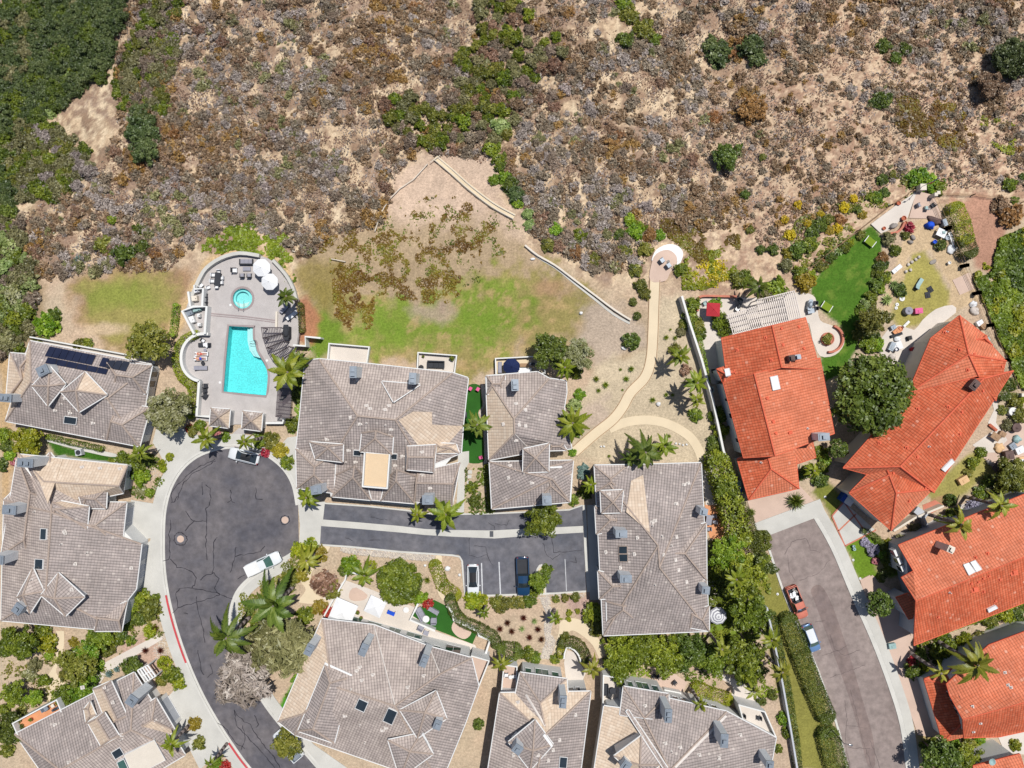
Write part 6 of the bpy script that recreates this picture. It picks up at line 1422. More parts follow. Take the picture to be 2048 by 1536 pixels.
# artificial lawn terrace of the canopy house
slab('artificial_lawn', [(822,1230),(850,1208),(868,1200),(893,1212),(904,1228),(905,1242),(955,1264),(945,1288),(868,1258)], .06, 'artificial_turf' if 'artificial_turf' in M else MATS['artificial_turf'], 'artificial lawn terrace inside the white wall'); slab('terrace_paving', smooth_pts([(905,1248),(912,1244),(938,1258),(942,1268),(930,1278),(915,1273),(904,1260)], 3, True), .10, 'pinkpatio', 'rounded pink paving on the artificial lawn')
slab('terrace_paving', [(640,1200),(690,1160),(745,1180),(830,1215),(835,1245),(870,1262),(950,1290),(960,1310),(750,1262),(645,1236)], .04, 'patio', 'pale paved terrace of the canopy house')
wall('garden_wall', [(836,1208),(820,1240),(870,1262)], 4, 1.1, 'white', 'white wall left of the artificial lawn terrace'); wall('garden_wall', smooth_pts([(893,1212),(904,1224),(907,1240)], 3) + [(955,1262),(958,1272),(980,1281),(970,1312)], 4, 1.2, 'white', 'curved white wall right of the artificial lawn terrace'); wall('garden_wall', [(648,1232),(668,1196),(690,1160),(694,1142),(720,1150)], 3, 1.1, 'white', 'white garden wall left of the square canopies')
put('sofa', 842, 1228, -62, 'long grey sofa on the artificial lawn terrace', 1.05, {'*': 'greyfab'}); put('sofa', 867, 1222, 150, 'grey corner sofa on the artificial lawn terrace', .8, {'*': 'greyfab'}); put('chair', 868, 1240, 90, 'grey armchair right of the white round table', 1.5, {'*': 'greyfab'}); put('rtable', 852, 1238, 0, 'white round table on the artificial lawn terrace', 1.05); put('chair', 843, 1253, 60, 'grey armchair on the white balcony strip', 1.5, {'*': 'greyfab'}); put('table', 852, 1266, -20, 'pale grey table on the white balcony strip', (.8, .7, 1), {'tabletop': 'greyfab'})
put('table', 782, 1226, -22, 'bright blue table below the round green tree', (1.2, .6, 1), {'tabletop': 'bluefab'}); put('rtable', 812, 1220, 0, 'white round bistro table by the round green tree', .9); put('pot', 715, 1225, 0, 'potted plant between the square canopies', 1); put('pot', 722, 1236, 0, 'small potted plant below the first canopy gap', .8)
slab('garden_paving', smooth_pts([(700,1182),(712,1175),(735,1190),(728,1200),(708,1202),(698,1196)], 2, True), .07, 'pinkpatio', 'octagonal pink paving by the canopies')
put('sofa', 944, 1326, 62, 'dark sofa on the pink balcony', .8, {'*': 'charcoal'}); put('rtable', 958, 1342, 0, 'black round table on the pink balcony', 1.1, {'tabletop': 'charcoal'}); put('chair', 1013, 1350, 0, 'left white chair on the pink floored balcony', 1, {'seat': 'whitefab', 'backrest': 'whitefab'}, z=2.4); put('chair', 1028, 1353, 180, 'right white chair on the pink floored balcony', 1, {'seat': 'whitefab', 'backrest': 'whitefab'}, z=2.4); put('rtable', 1021, 1356, 0, 'small pale table between two white balcony chairs', .6, z=2.4)
put('sofa', 1212, 1380, 90, 'black sofa on the bottom balcony', .8, {'*': 'charcoal'}, z=2.4); put('rtable', 1226, 1382, 0, 'dark round table on the bottom balcony', 1, {'tabletop': 'charcoal'}, z=2.4); put('chair', 1220, 1391, 60, 'dark armchair on the bottom balcony', 1.1, {'*': 'charcoal'}, z=2.4); put('chair', 1518, 1436, 180, 'dark chair on the white corner balcony', 1, None, z=2.4); put('chair', 1486, 1432, 180, 'iron chair on the left of the white corner balcony', 1, None, z=2.4)
wall('garden_wall', smooth_pts([(1128,1318),(1133,1296),(1148,1300),(1158,1312),(1162,1325)], 2), 3, 1.2, 'white', 'small curved white wall by the crescent hedge'); slab('terrace_paving', [(1128,1325),(1134,1300),(1150,1305),(1162,1330),(1172,1345),(1165,1362),(1132,1360)], .06, 'patio', 'pale patio inside the crescent hedge'); slab('terrace_paving', [(1290,1340),(1320,1325),(1345,1345),(1375,1365),(1362,1392),(1335,1388)], .06, 'pinkpatio', 'pink patio under the orchard row')
for i, (x, y) in enumerate(((1308,1352),(1317,1353),(1350,1365))): put('chair', x, y, 40, ['left dark chair on the pink orchard patio', 'second dark chair on the pink orchard patio', 'dark chair at the right of the pink orchard patio'][i])
slab('terrace_paving', [(1400,925),(1432,925),(1445,1010),(1412,1010)], .07, 'patio', 'pale terrace strip right of the square grey house'); slab('terrace_paving', smooth_pts([(1410,1010),(1432,1010),(1442,1040),(1448,1072),(1420,1076)], 2, True), .065, 'orange', 'flagstone patio beside the square grey house'); slab('terrace_paving', [(1415,1158),(1440,1162),(1444,1225),(1420,1225)], .07, 'patio', 'small patio above the striped parasol')
put('table', 1418, 1040, 80, 'pale grey dining table on the flagstone patio', (1.5, .9, 1), {'tabletop': 'greyfab'}); [put('chair', x, y, 180, l, 1, {'seat': 'greyfab', 'backrest': 'greyfab'}) for x, y, l in ((1428,1032,'upper grey chair on the flagstone patio'), (1429,1044,'middle grey chair on the flagstone patio'), (1418,1058,'lower grey chair on the flagstone patio'))]
put('bin', 1477, 967, 0, 'pale blue bin by the red garage wall', 1.1, {'*': 'teal'}); put('bin', 1478, 980, 0, 'bright blue bin by the red garage wall', 1.15)
t = thing('skip_container', 'large blue container with a white lid by the brick banded driveway', 'container', P(1687, 996, 0), rad(-35)); mb = MB(); mb.box((0, 0, .65), (1.7, 1.3, 1.3)); mb.build('body', M['bluebin'], t, world=False); mb = MB(); mb.box((.35, -.1, 1.34), (1.2, 1.2, .08)); mb.build('lid', M['trim'], t, world=False)
# viewpoint chairs
put('chair', 1324, 521, 35, 'left blue grey chair at the round viewpoint', 1.3, {'seat': 'capgrey', 'backrest': 'capgrey'}); put('chair', 1337, 531, 35, 'right blue grey chair at the round viewpoint', 1.3, {'seat': 'capgrey', 'backrest': 'capgrey'}); put('rtable', 1338, 522, 0, 'tiny round table between the viewpoint chairs', .45, {'tabletop': 'greyrock'})
# ------------------------------------------------------------------ pergola house patio
slab('terrace_paving', smooth_pts([(1395,600),(1440,590),(1500,596),(1585,585),(1625,590),(1634,610),(1640,640),(1662,650),(1684,660),(1688,688),(1670,710),(1640,712),(1625,680),(1600,640),(1445,690),(1452,730),(1438,765),(1418,760),(1405,700),(1398,650)], 3, True), .07, 'patio', 'cream patio wrapping the pergola house')
wall('boundary_wall', [(1364,592),(1378,640),(1404,720),(1426,800),(1447,900),(1456,928)], 4.2, 1.8, 'white', 'long white boundary wall left of the pergola house'); wall('patio_wall', smooth_pts([(1396,622),(1397,600),(1405,592),(1440,592),(1475,593)], 3), 4, .7, 'brickred', 'low pink patio wall behind the red canopy'); wall('patio_wall', [(p[0], p[1]) for p in arc(1660, 677, 27, -70, 95, 14)], 4, .6, 'brickred', 'curved pink seat wall at the round patio')
mb = MB(); mb.lathe((0, 0, 0), [(1.0, 0), (1.0, .35), (.85, .35), (.85, .2), (0, .22)], 20); o = mb.build('round_planter', M['brickred']); o.location = P(1654, 678, .07); tag(o, 'round planter in the middle of the curved patio', 'planter'); shrub(1654, 678, 11, 'olive', 'shrub', 'planter_plant', label='olive plant filling the round patio planter', hup=.6)
put('bbq', 1620, 610, 80, 'dark patio dining set on the curved patio', 1.1, {'*': 'capgrey'}); put('table', 1622, 622, 10, 'grey patio table on the curved patio', (1.0, .7, 1), {'tabletop': 'capgrey'}); [put('chair', x, y, 180, l) for x, y, l in ((1630,606,'upper dark chair on the curved patio'), (1631,617,'lower dark chair on the curved patio'))]
put('bbq', 1478, 613, 60, 'black barbecue beside the pergola', .9); put('rtable', 1478, 603, 0, 'dark glass table behind the red canopy', 1.2, {'tabletop': 'glass'}) ; put('table', 1438, 748, -35, 'long teal topped table by the side of the red roof', (1.7, .5, .8), {'tabletop': 'teal'}); put('chair', 1427, 742, 10, 'black chair by the long teal table', 1, None); put('ac', 1422, 780, 15, 'grey utility unit behind the white boundary wall', 1.0, {'casing': 'teal'}); put('chair', 1410, 607, -60, 'blue grey chair beside the red canopy', 1.1, {'seat': 'teal', 'backrest': 'teal'})
def goal(px, py, rot, label, w=1.5, d=1.1):
    c = P(px, py, .5); t = thing('lawn_cot', label, 'garden frame', (c.x, c.y, 0), rad(rot)); mb = MB(); mb.box((0, 0, .45), (w, d, .04)); mb.build('sheet', MATS['lime_fabric'], t, world=False); mb = MB(); [mb.box((x, 0, .48), (.1, d * 1.02, .07)) for x in (-w / 2, w / 2)]; [mb.box((x, y, .22), (.05, .05, .44)) for x in (-w / 2, w / 2) for y in (-d / 2, d / 2)]; mb.build('frame', M['trim'], t, world=False)
mat('lime_fabric', lin(122, 148, 36), .9, .06, 3, .06, 12, .1)
goal(1654, 613, -32, 'lime green sheet on a white frame, lower one on the dark lawn'); goal(1741, 483, -38, 'lime green sheet on a white frame near the white terrace')
# ------------------------------------------------------------------ upper yard by the flag
slab('terrace_paving', [(1742,448),(1790,412),(1830,385),(1832,388),(1815,436),(1800,440),(1788,456),(1762,467)], .08, 'whitefab' if False else 'patio', 'triangular white terrace'); slab('terrace_paving', [(1833,382),(1868,390),(1886,438),(1818,436)], .07, 'pinkpatio', 'tan wedge shaped terrace by the flag'); slab('terrace_paving', smooth_pts([(1775,660),(1800,650),(1828,660),(1845,640),(1872,618),(1905,610),(1912,625),(1880,650),(1850,690),(1815,730),(1790,735),(1765,720),(1758,690)], 2, True), .05, 'patio', 'cluttered patio northwest of the diagonal red roof'); slab('terrace_paving', [(1905,560),(1938,545),(1955,575),(1920,590)], .06, 'pinkpatio', 'pinkish pad by the eastern fence')
slab('terrace_paving', [(1976,845),(1988,820),(1982,795),(1992,770),(1996,815),(1992,845),(2015,880),(1990,905),(1965,905),(1945,890),(1985,862)], .06, 'patio', 'pale walk behind the diagonal red roof'); slab('terrace_paving', [(1945,890),(1990,870),(2048,840),(2100,840),(2100,960),(2020,960),(1980,930)], .045, 'pinkpatio', 'storage yard crowded with pots at the right edge')
fence([(1600,556),(1650,512),(1720,460),(1785,409),(1829,380)], 1.1, 'low post and rail fence running up to the flag', 3, 'wood', 'wood', 'post_fence', 3.2, .16); fence([(1872,389),(1900,455),(1935,530),(1960,585),(1985,650),(2015,720),(2046,790)], 1.4, 'tall post fence east of the cluttered yard', 4, 'wood', 'cream', 'post_fence', 3.6, .5); fence([(1876,387),(1950,388),(2052,402)], .9, 'low fence leading right from the flag corner', 2, 'wood', 'wood', 'post_fence', 3.5, .12, True)
t = thing('flagpole', 'flagpole with a red white and blue flag at the yard corner', 'flag', P(1834, 378, 0)); mb = MB(); a = P(1834, 378, 0); mb.tube(a, (a.x, a.y, 5.5), .05, .035, 8); mb.blob((a.x, a.y, 5.55), (.09, .09, .09), 0, 0); mb.build('pole', M['trim'], t)
for nm, m, x0, x1 in (('flag_canton', 'bluefab', .05, .55), ('flag_field', 'coral', .55, 1.5)):
    mb = MB(); pr = None
    for i in range(7): 
        x = x0 + (x1 - x0) * i / 6; q = (a.x - x * .85, a.y - x * .5 + .12 * math.sin(x * 6), 0); 
        if pr: mb.face([(pr[0], pr[1], 5.3), (q[0], q[1], 5.3), (q[0] + .1, q[1], 4.5), (pr[0] + .1, pr[1], 4.5)])
        pr = q
    mb.build(nm, M[m], t)
mb = MB(); mb.box((0, 0, .55), (.85, .85, 1.1)); mb.box((0, 0, 1.13), (.95, .95, .08)); o = mb.build('stone_pillar', M['cream']); o.location = P(1838, 378, .1); tag(o, 'square cream pillar below the flag', 'pillar'); mb = MB(); mb.box((0, 0, .5), (.4, .4, 1.0)); mb.box((0, 0, 1.04), (.5, .5, .08)); o = mb.build('stone_pillar', M['cream']); o.location = P(1869, 389, .1); tag(o, 'small pillar where the two fences meet', 'pillar')
def junk(px, py, sx, sy, h_, m, label, kind='box', rot=0, cat='garden clutter', name='garden_object', z=0.0):
    mb = MB()
    if kind == 'box': mb.box((0, 0, h_ / 2), (sx, sy, h_)); mb.box((0, 0, h_ + .02), (sx * 1.06, sy * 1.06, .04)); mb.box((sx * .1, -sy * .1, h_ + .07), (sx * .5, sy * .5, .06))
    elif kind == 'pot': mb.lathe((0, 0, 0), [(sx * .35, 0), (sx * .5, h_), (sx * .55, h_ + .04), (sx * .42, h_ + .04), (sx * .4, h_ * .8), (0, h_ * .8)], 12)
    elif kind == 'tarp': mb.blob((0, 0, h_ * .25), (sx / 2, sy / 2, h_), 0, .5, px % 17, 14, 9, True)
    elif kind == 'disc': mb.lathe((0, 0, 0), [(sx * .5, 0), (sx * .5, h_), (sx * .44, h_ + .03), (sx * .2, h_ + .02), (.06, h_ + .18), (0, h_ + .18)], 16)
    elif kind == 'table': mb.box((0, 0, h_), (sx, sy, .05)); [mb.box((x * sx * .42, y * sy * .42, h_ / 2), (.06, .06, h_)) for x in (-1, 1) for y in (-1, 1)]; mb.box((.05, 0, h_ + .05), (sx * .3, sy * .3, .06))
    elif kind == 'rock': mb.blob((0, 0, h_ * .4), (sx / 2, sy / 2, h_ * .6), 0, .35, px % 13)
    o = mb.build(name, M[m], smooth=kind in ('tarp', 'rock')); c = PT(px, py, h_ * .5 + z); o.location = (c.x, c.y, c.z - h_ * .5); o.rotation_euler = (0, 0, rad(rot)); return tag(o, label, cat)
junk(1859, 451, 1.3, 1.2, .7, 'bluefab', 'crumpled bright blue tarp below the tan wedge terrace', 'tarp'); junk(1872, 441, 2.6, 1.1, .5, 'brownfab', 'long brown tarp above the blue tarp', 'tarp', -20); junk(1887, 446, .6, 1.0, .8, 'capgrey', 'grey box at the right end of the brown tarp', 'box', 20); junk(1880, 467, 1.4, 1.2, .8, 'whitefab', 'white table with boxes by the eastern fence', 'table', -25); junk(1884, 466, .4, .35, .95, 'teal', 'small teal crate on the white table', 'box'); junk(1868, 484, .55, .55, .5, 'bluefab', 'small blue tub left of the round bush', 'pot'); junk(1904, 482, .5, 2.6, .4, 'whitefab', 'long white plank pile along the eastern fence', 'box', 22); junk(1904, 498, 1.5, 1.3, .4, 'whitefab', 'heap of white sheets by the eastern fence', 'tarp', 30); junk(1893, 476, .7, .7, .6, 'capgrey', 'grey basin beside the white planks', 'pot'); junk(1897, 526, .45, .45, .5, 'trim', 'white bucket south of the white sheets', 'pot'); junk(1866, 524, 1.2, .7, .15, 'greyrock', 'flat grey slab at the edge of the dry grass', 'rock', 30)
junk(1796, 407, .6, .6, .5, 'terracotta', 'terracotta pot on the white terrace edge', 'pot'); junk(1806, 437, .7, .7, .55, 'terracotta', 'large terracotta pot at the white terrace tip', 'pot'); junk(1810, 446, .45, .45, .45, 'terracotta', 'smaller terracotta pot below the large one', 'pot'); junk(1767, 457, .5, .5, .4, 'terracotta', 'round terracotta pot at the lower terrace corner', 'pot'); junk(1786, 452, 1.5, .8, .5, 'greyrock', 'dark grey garden seat on the white terrace', 'tarp', 30); wall('patio_wall', smooth_pts([(1780,466),(1795,464),(1805,455),(1810,444)], 2), 4, .5, 'brickred', 'short curved pink wall on the white terrace'); junk(1826, 475, .7, 1.0, .4, 'greyrock', 'grey boulder beside the red shrub', 'rock', 30); junk(1821, 484, .6, .9, .4, 'greyrock', 'second grey boulder below the red shrub', 'rock', 70)
for i, (x, y, l) in enumerate(((1837,410,'pale chair on the left of the tan wedge terrace'),(1853,416,'blue grey chair in the middle of the tan wedge terrace'),(1866,410,'dark chair on the right of the tan wedge terrace'))): put('chair', x, y, [20, 90, 130][i], l, 1.05, {'seat': ['greyfab', 'teal', 'charcoal'][i], 'backrest': ['greyfab', 'capgrey', 'charcoal'][i]})
put('lounger', 1838, 568, 58, 'pale blue cot on the dry grass yard', 1, {'cushion': 'teal'}); [junk(x, y, .75, .9, .06, 'charcoal', l, 'box', r) for x, y, r, l in ((1860,579,30,'upper black mat on the dry grass'), (1855,590,10,'lower black mat on the dry grass'))]
for i, (x, y) in enumerate(((1817,529),(1824,524),(1832,519),(1838,514),(1812,543),(1821,540))): junk(x, y, .5, .5, .35, 'rock', ['pale stump, third in the arc of stumps', 'pale stump, second from the top of the arc', 'pale stump near the top of the arc', 'topmost pale stump of the arc', 'lowest pale stump on the dry grass', 'pale stump just above the lowest one'][i], 'rock')
junk(1793, 538, 1.6, .6, .25, 'whitefab', 'white broken board left of the dry grass', 'box', 40); junk(1804, 597, .85, .85, .12, 'trim', 'largest white disc on the dry grass', 'disc'); junk(1794, 609, .55, .55, .12, 'trim', 'white disc below the largest one', 'disc'); junk(1792, 616, .5, .5, .12, 'trim', 'lowest white disc on the dry grass', 'disc'); junk(1815, 622, 1.2, 1.2, .9, 'greyfab', 'round patterned drum table on the dry grass', 'disc'); junk(1835, 622, 1.1, .8, .8, 'coralpink', 'pink covered box beside the drum table', 'box', 5)
for x, y, sx, sy, h_, m, k, r, l in ((1785,655,.7,.6,.6,'capgrey','box',30,'grey crate at the top of the cluttered patio'),(1794,662,1.3,.8,.4,'orange','box',40,'orange box pile on the cluttered patio'),(1800,657,.6,.6,.5,'terracotta','pot',0,'terracotta tub beside the orange boxes'),(1792,670,1.7,.4,.4,'charcoal','box',18,'long dark plank on the cluttered patio'),(1795,678,1.2,.8,.4,'whitefab','tarp',-30,'white sheet on the cluttered patio'),(1782,693,.7,1.3,.7,'capgrey','box',-25,'grey cabinet on the cluttered patio'),(1793,692,1.5,1.2,.6,'whitefab','table',20,'white work table on the cluttered patio'),(1791,699,.6,.6,.75,'navyfab','pot',0,'dark blue bowl by the work table'),(1785,713,1.0,1.0,.5,'rock','rock',0,'pale boulder at the bottom of the cluttered patio'),(1818,676,.5,.6,.7,'black','box',15,'black stool right of the cluttered patio'),(1826,697,.9,.4,.7,'redfab','box',30,'red box against the diagonal house'),(1834,697,.4,.4,.6,'orange','pot',0,'orange pot beside the red box'),(1812,648,1.1,.35,.3,'trim','box',45,'white trough at the top of the cluttered patio'),(1947,608,1.2,1.0,.4,'whitefab','tarp',20,'white bundle by the eastern fence'),(1950,622,1.3,1.3,.5,'rock','tarp',0,'pale heap below the white bundle'),(1958,646,.9,.7,.5,'whitefab','box',30,'white carton by the diagonal house'),(1966,652,.8,.8,.5,'wood','box',40,'brown carton beside the white carton'),(1972,680,.9,.5,.4,'teal','box',30,'teal plank stack behind the diagonal roof')):
    junk(x, y, sx, sy, h_, m, l, k, r)
for x, y, sx, sy, h_, m, k, r, l in ((1994,935,1.7,1.5,.75,'brownfab','table',-35,'brown table with a pale book in the storage yard'),(1988,873,1.4,1.0,.8,'wood','table',-35,'open wooden bench at the top of the storage yard'),(2015,910,1.2,1.2,1.0,'brownfab','box',10,'brown hexagonal hutch in the storage yard'),(1999,895,1.6,1.4,.4,'paleboard','tarp',10,'heap of tan pots in the storage yard'),(1978,925,1.0,.6,.5,'rock','rock',-40,'row of pale rocks left of the brown table'),(2010,950,1.5,.8,.5,'greyrock','rock',20,'grey rocks below the brown hutch'),(2030,855,1.4,1.4,.9,'brownfab','disc',0,'brown round table in the storage yard'),(2034,878,1.2,1.2,.5,'teal','tarp',0,'pale blue bundle in the storage yard'),(2038,900,1.2,1.0,.5,'whitefab','box',25,'white boxes at the right of the storage yard'),(2044,920,1.0,1.0,.5,'paleboard','box',10,'tan boxes at the right edge of the storage yard'),(2024,892,.9,.9,.5,'capgrey','box',35,'grey crate in the middle of the storage yard'),(2036,938,.9,.8,.5,'rock','box',15,'pale carton beside the tan boxes'),(2003,868,.9,.7,.6,'wood','box',-30,'wooden crate right of the open bench'),(1985,855,1.4,.4,.3,'terracotta','box',-40,'row of red pots beside the walk')):
    junk(x, y, sx, sy, h_, m, l, k, r)
umbrella(2027, 936, 9, 'left small white parasol over the storage yard', 'whitefab', 8, 2.3, .4); umbrella(2046, 926, 8, 'right small white parasol at the photo edge', 'whitefab', 8, 2.3, .4); junk(2023, 823, 1.3, 1.3, .7, 'trim', 'white tiered fountain behind the diagonal house', 'disc'); junk(2011, 791, 1.0, 1.0, .5, 'rock', 'round pale basin above the white fountain', 'disc'); junk(1925, 960, 1.4, 1.0, .7, 'paleboard', 'pale wooden box on the dry strip', 'box', 30, 'box', 'wooden_box')
mb = MB(); mb.box((0, 0, .5), (1.9, 1.0, 1.0)); mb.box((0, 0, 1.03), (2.0, 1.1, .06)); o = mb.build('equipment_box', M['greywall']); o.location = P(1834, 1024, 0); o.rotation_euler = (0, 0, rad(-38)); tag(o, 'white equipment box below the diagonal roof', 'box'); wall('garden_wall', [(1788,1062),(1830,1036),(1888,1012)], 4, 1.3, 'cream', 'cream wall between the two red roofed houses'); wall('garden_wall', [(1848,1034),(1859,1060)], 3, 1.4, 'greywall', 'short grey wall beside the upper red gable'); slab('garden_paving', [(1845,1010),(1870,1000),(1890,1012),(1850,1034)], .05, 'brickred', 'red paved corner beside the equipment box'); slab('gravel_bed', [(1782,1075),(1845,1040),(1855,1058),(1785,1085)], .03, 'greyrock', 'strip of grey gravel between red roofed houses'); slab('gravel_bed', [(1858,1045),(1900,1020),(2000,975),(2048,980),(2048,1010),(1940,1020),(1880,1062)], .03, 'rock', 'pale gravel garden behind the gabled house'); slab('terrace_paving', [(1990,1460),(2060,1440),(2060,1510),(2010,1505)], .08, 'patio', 'pale terrace at the lower right edge'); slab('footpath', [(1905,1502),(1945,1496),(1990,1480),(1985,1496),(1945,1508),(1910,1512)], .06, 'patio', 'pale garden walk below the two tier house')
mb = MB(); mb.lathe((0, 0, 0), [(.05, 0), (.3, .12), (.5, .3), (.46, .3), (.25, .14), (0, .08)], 16); o = mb.build('satellite_dish', M['teal']); o.location = P(1982, 1522, 5.6); tag(o, 'pale blue satellite dish on the bottom corner roof', 'dish'); junk(1783, 1291, 1.0, .8, .6, 'teal', 'pale green utility cabinet on the verge lawn', 'box', 10, 'utility cabinet', 'utility_cabinet'); junk(1706, 1092, .4, .4, .5, 'teal', 'small teal yard light on the front lawn', 'pot'); junk(1708, 1098, .5, .5, .4, 'teal', 'larger teal dome beside the small yard light', 'disc'); [junk(x, y, .4, .4, .1, 'trim', l, 'disc', 0, 'cover') for x, y, l in ((1706,1120,'white round cover on the front lawn'), (1720,1157,'white round cover at the bottom of the front lawn'), (1555,1188,'white round cover on the west verge'), (1650,994,'white oval cover by the street apron'))]
slab('parked_path', [(1720,1160),(1740,1150),(1748,1172),(1728,1182)], .145, 'pinkpatio', 'peach paving square below the front lawn'); wall('garden_wall', [(2048,1005),(2020,1000)], 2, .2, 'cream', 'tiny cream kerb at the right edge'); t = None
o = slab('blue_tarp_roof', [(2028,1000),(2052,995),(2060,1045),(2040,1045)], 3.0, 'teal', 'pale blue covered structure at the right photo edge', None, 2.8); o['category'] = 'canopy'
# ------------------------------------------------------------------ street furniture
def lamp(px, py, rot, label):
    c = P(px, py, 0); t = thing('street_lamp', label, 'street lamp', c, rad(rot)); mb = MB(); mb.tube((0, 0, 0), (0, 0, 5.6), .08, .05, 8); mb.lathe((0, 0, 0), [(.16, 0), (.16, .4), (.08, .5)], 10); mb.build('pole', M['darkmetal'], t, world=False); mb = MB(); mb.tube((0, 0, 5.5), (.7, 0, 5.7), .04); mb.build('arm', M['darkmetal'], t, world=False); mb = MB(); mb.blob((.9, 0, 5.68), (.36, .18, .1), 0, 0); mb.build('lamp_head', M['steel'], t, world=False)
lamp(1653, 1449, -10, 'tall street lamp standing at the west kerb of the street')
def sandbank(): pass
def stair():
    L_ = smooth_pts([(872,317),(905,345),(940,376),(985,410),(1028,434)], 5); t = thing('stairway', 'long wooden stairway climbing the clearing', 'stairway', PT(950, 376)); tr = MB(); A = [PT(p[0], p[1], .25) for p in L_]
    for k, d in (('left', 4), ('right', -4)):
        mb = MB(); Q = [PT(p[0], p[1], .45) for p in offset(L_, d)]; mb.path(Q, .07, 5); mb.build('stringer', M['cream'], t)
    for a, b in zip(A, A[1:]):
        for i in range(3): q = a.lerp(b, i / 3); d = b - a; tr.box(q, (.42, 1.0, .06), math.atan2(d.y, d.x))
    tr.build('treads', M['tandirt'], t); mb = MB(); a, b = PT(860, 325, .6), PT(880, 311, .6); mb.path([a, b], .06, 5); mb.build('rail', M['cream'], t)
stair()
def rail(pts, label): 
    t = thing('rail', label, 'rail', PT(*pts[0])); Q = [PT(p[0], p[1], .4) for p in pts]; mb = MB(); mb.path(Q, .07, 5); mb.build('bar', M['cream'], t)
    for q in Q: mb = MB(); mb.box(q - Vector((0, 0, .2)), (.1, .1, .45)); mb.build('post', M['cream'], t)
rail([(855,328),(828,358),(800,377),(782,395),(768,415),(758,438),(750,462)], 'thin pale rail down the left side of the clearing'); rail([(585,502),(612,508)], 'short white rail north of the pool'); rail([(663,518),(690,523)], 'white rail section right of the short one')
twall('retaining_wall', smooth_pts([(1050,490),(1075,510),(1110,530),(1150,560),(1190,590),(1230,620),(1262,640)], 3), 3.5, .5, 'cream', 'low curving retaining wall right of the green lawn'); ribbon('valley_path', smooth_pts([(1052,492),(1077,514),(1112,535),(1150,566),(1188,596),(1228,628),(1260,646)], 3), -3, 1.5, .08, 'concrete', 'concrete drain channel beside the retaining wall', terrain=True)
junk(1272, 640, .3, .3, .6, 'trim', 'small white marker at the end of the retaining wall', 'box') if False else None
junk(1248, 697, .9, .5, .4, 'trim', 'white rock beside the round bush', 'rock', -30); junk(1317, 808, .7, .7, .5, 'trim', 'white rock on the triangle of garden soil', 'rock'); junk(1162, 626, .6, .5, .4, 'trim', 'white rock at the right end of the lawn', 'rock'); junk(1066, 518, .8, .4, .3, 'trim', 'white stone at the top of the retaining wall', 'rock'); junk(895, 1137, .9, .8, .4, 'trim', 'white boulder in the green mound by the parking court', 'rock', 20); junk(850, 1131, .5, .4, .3, 'trim', 'small white boulder left of the green mound', 'rock'); junk(717, 1131, .8, .5, .4, 'rock', 'pale boulder beside the lime shrub', 'rock'); junk(919, 1150, .5, .5, .35, 'trim', 'white boulder on the right of the green mound', 'rock')
for i, (x, y) in enumerate(((1202,893),(1208,893),(1352,887),(1359,888),(1366,890),(1373,889))): junk(x, y, .35, .35, .3, 'trim', ['left of a pair of white stones by the arched path', 'right of a pair of white stones by the arched path', 'first in a row of four white stones', 'second in a row of four white stones', 'third in a row of four white stones', 'last in a row of four white stones'][i], 'rock')
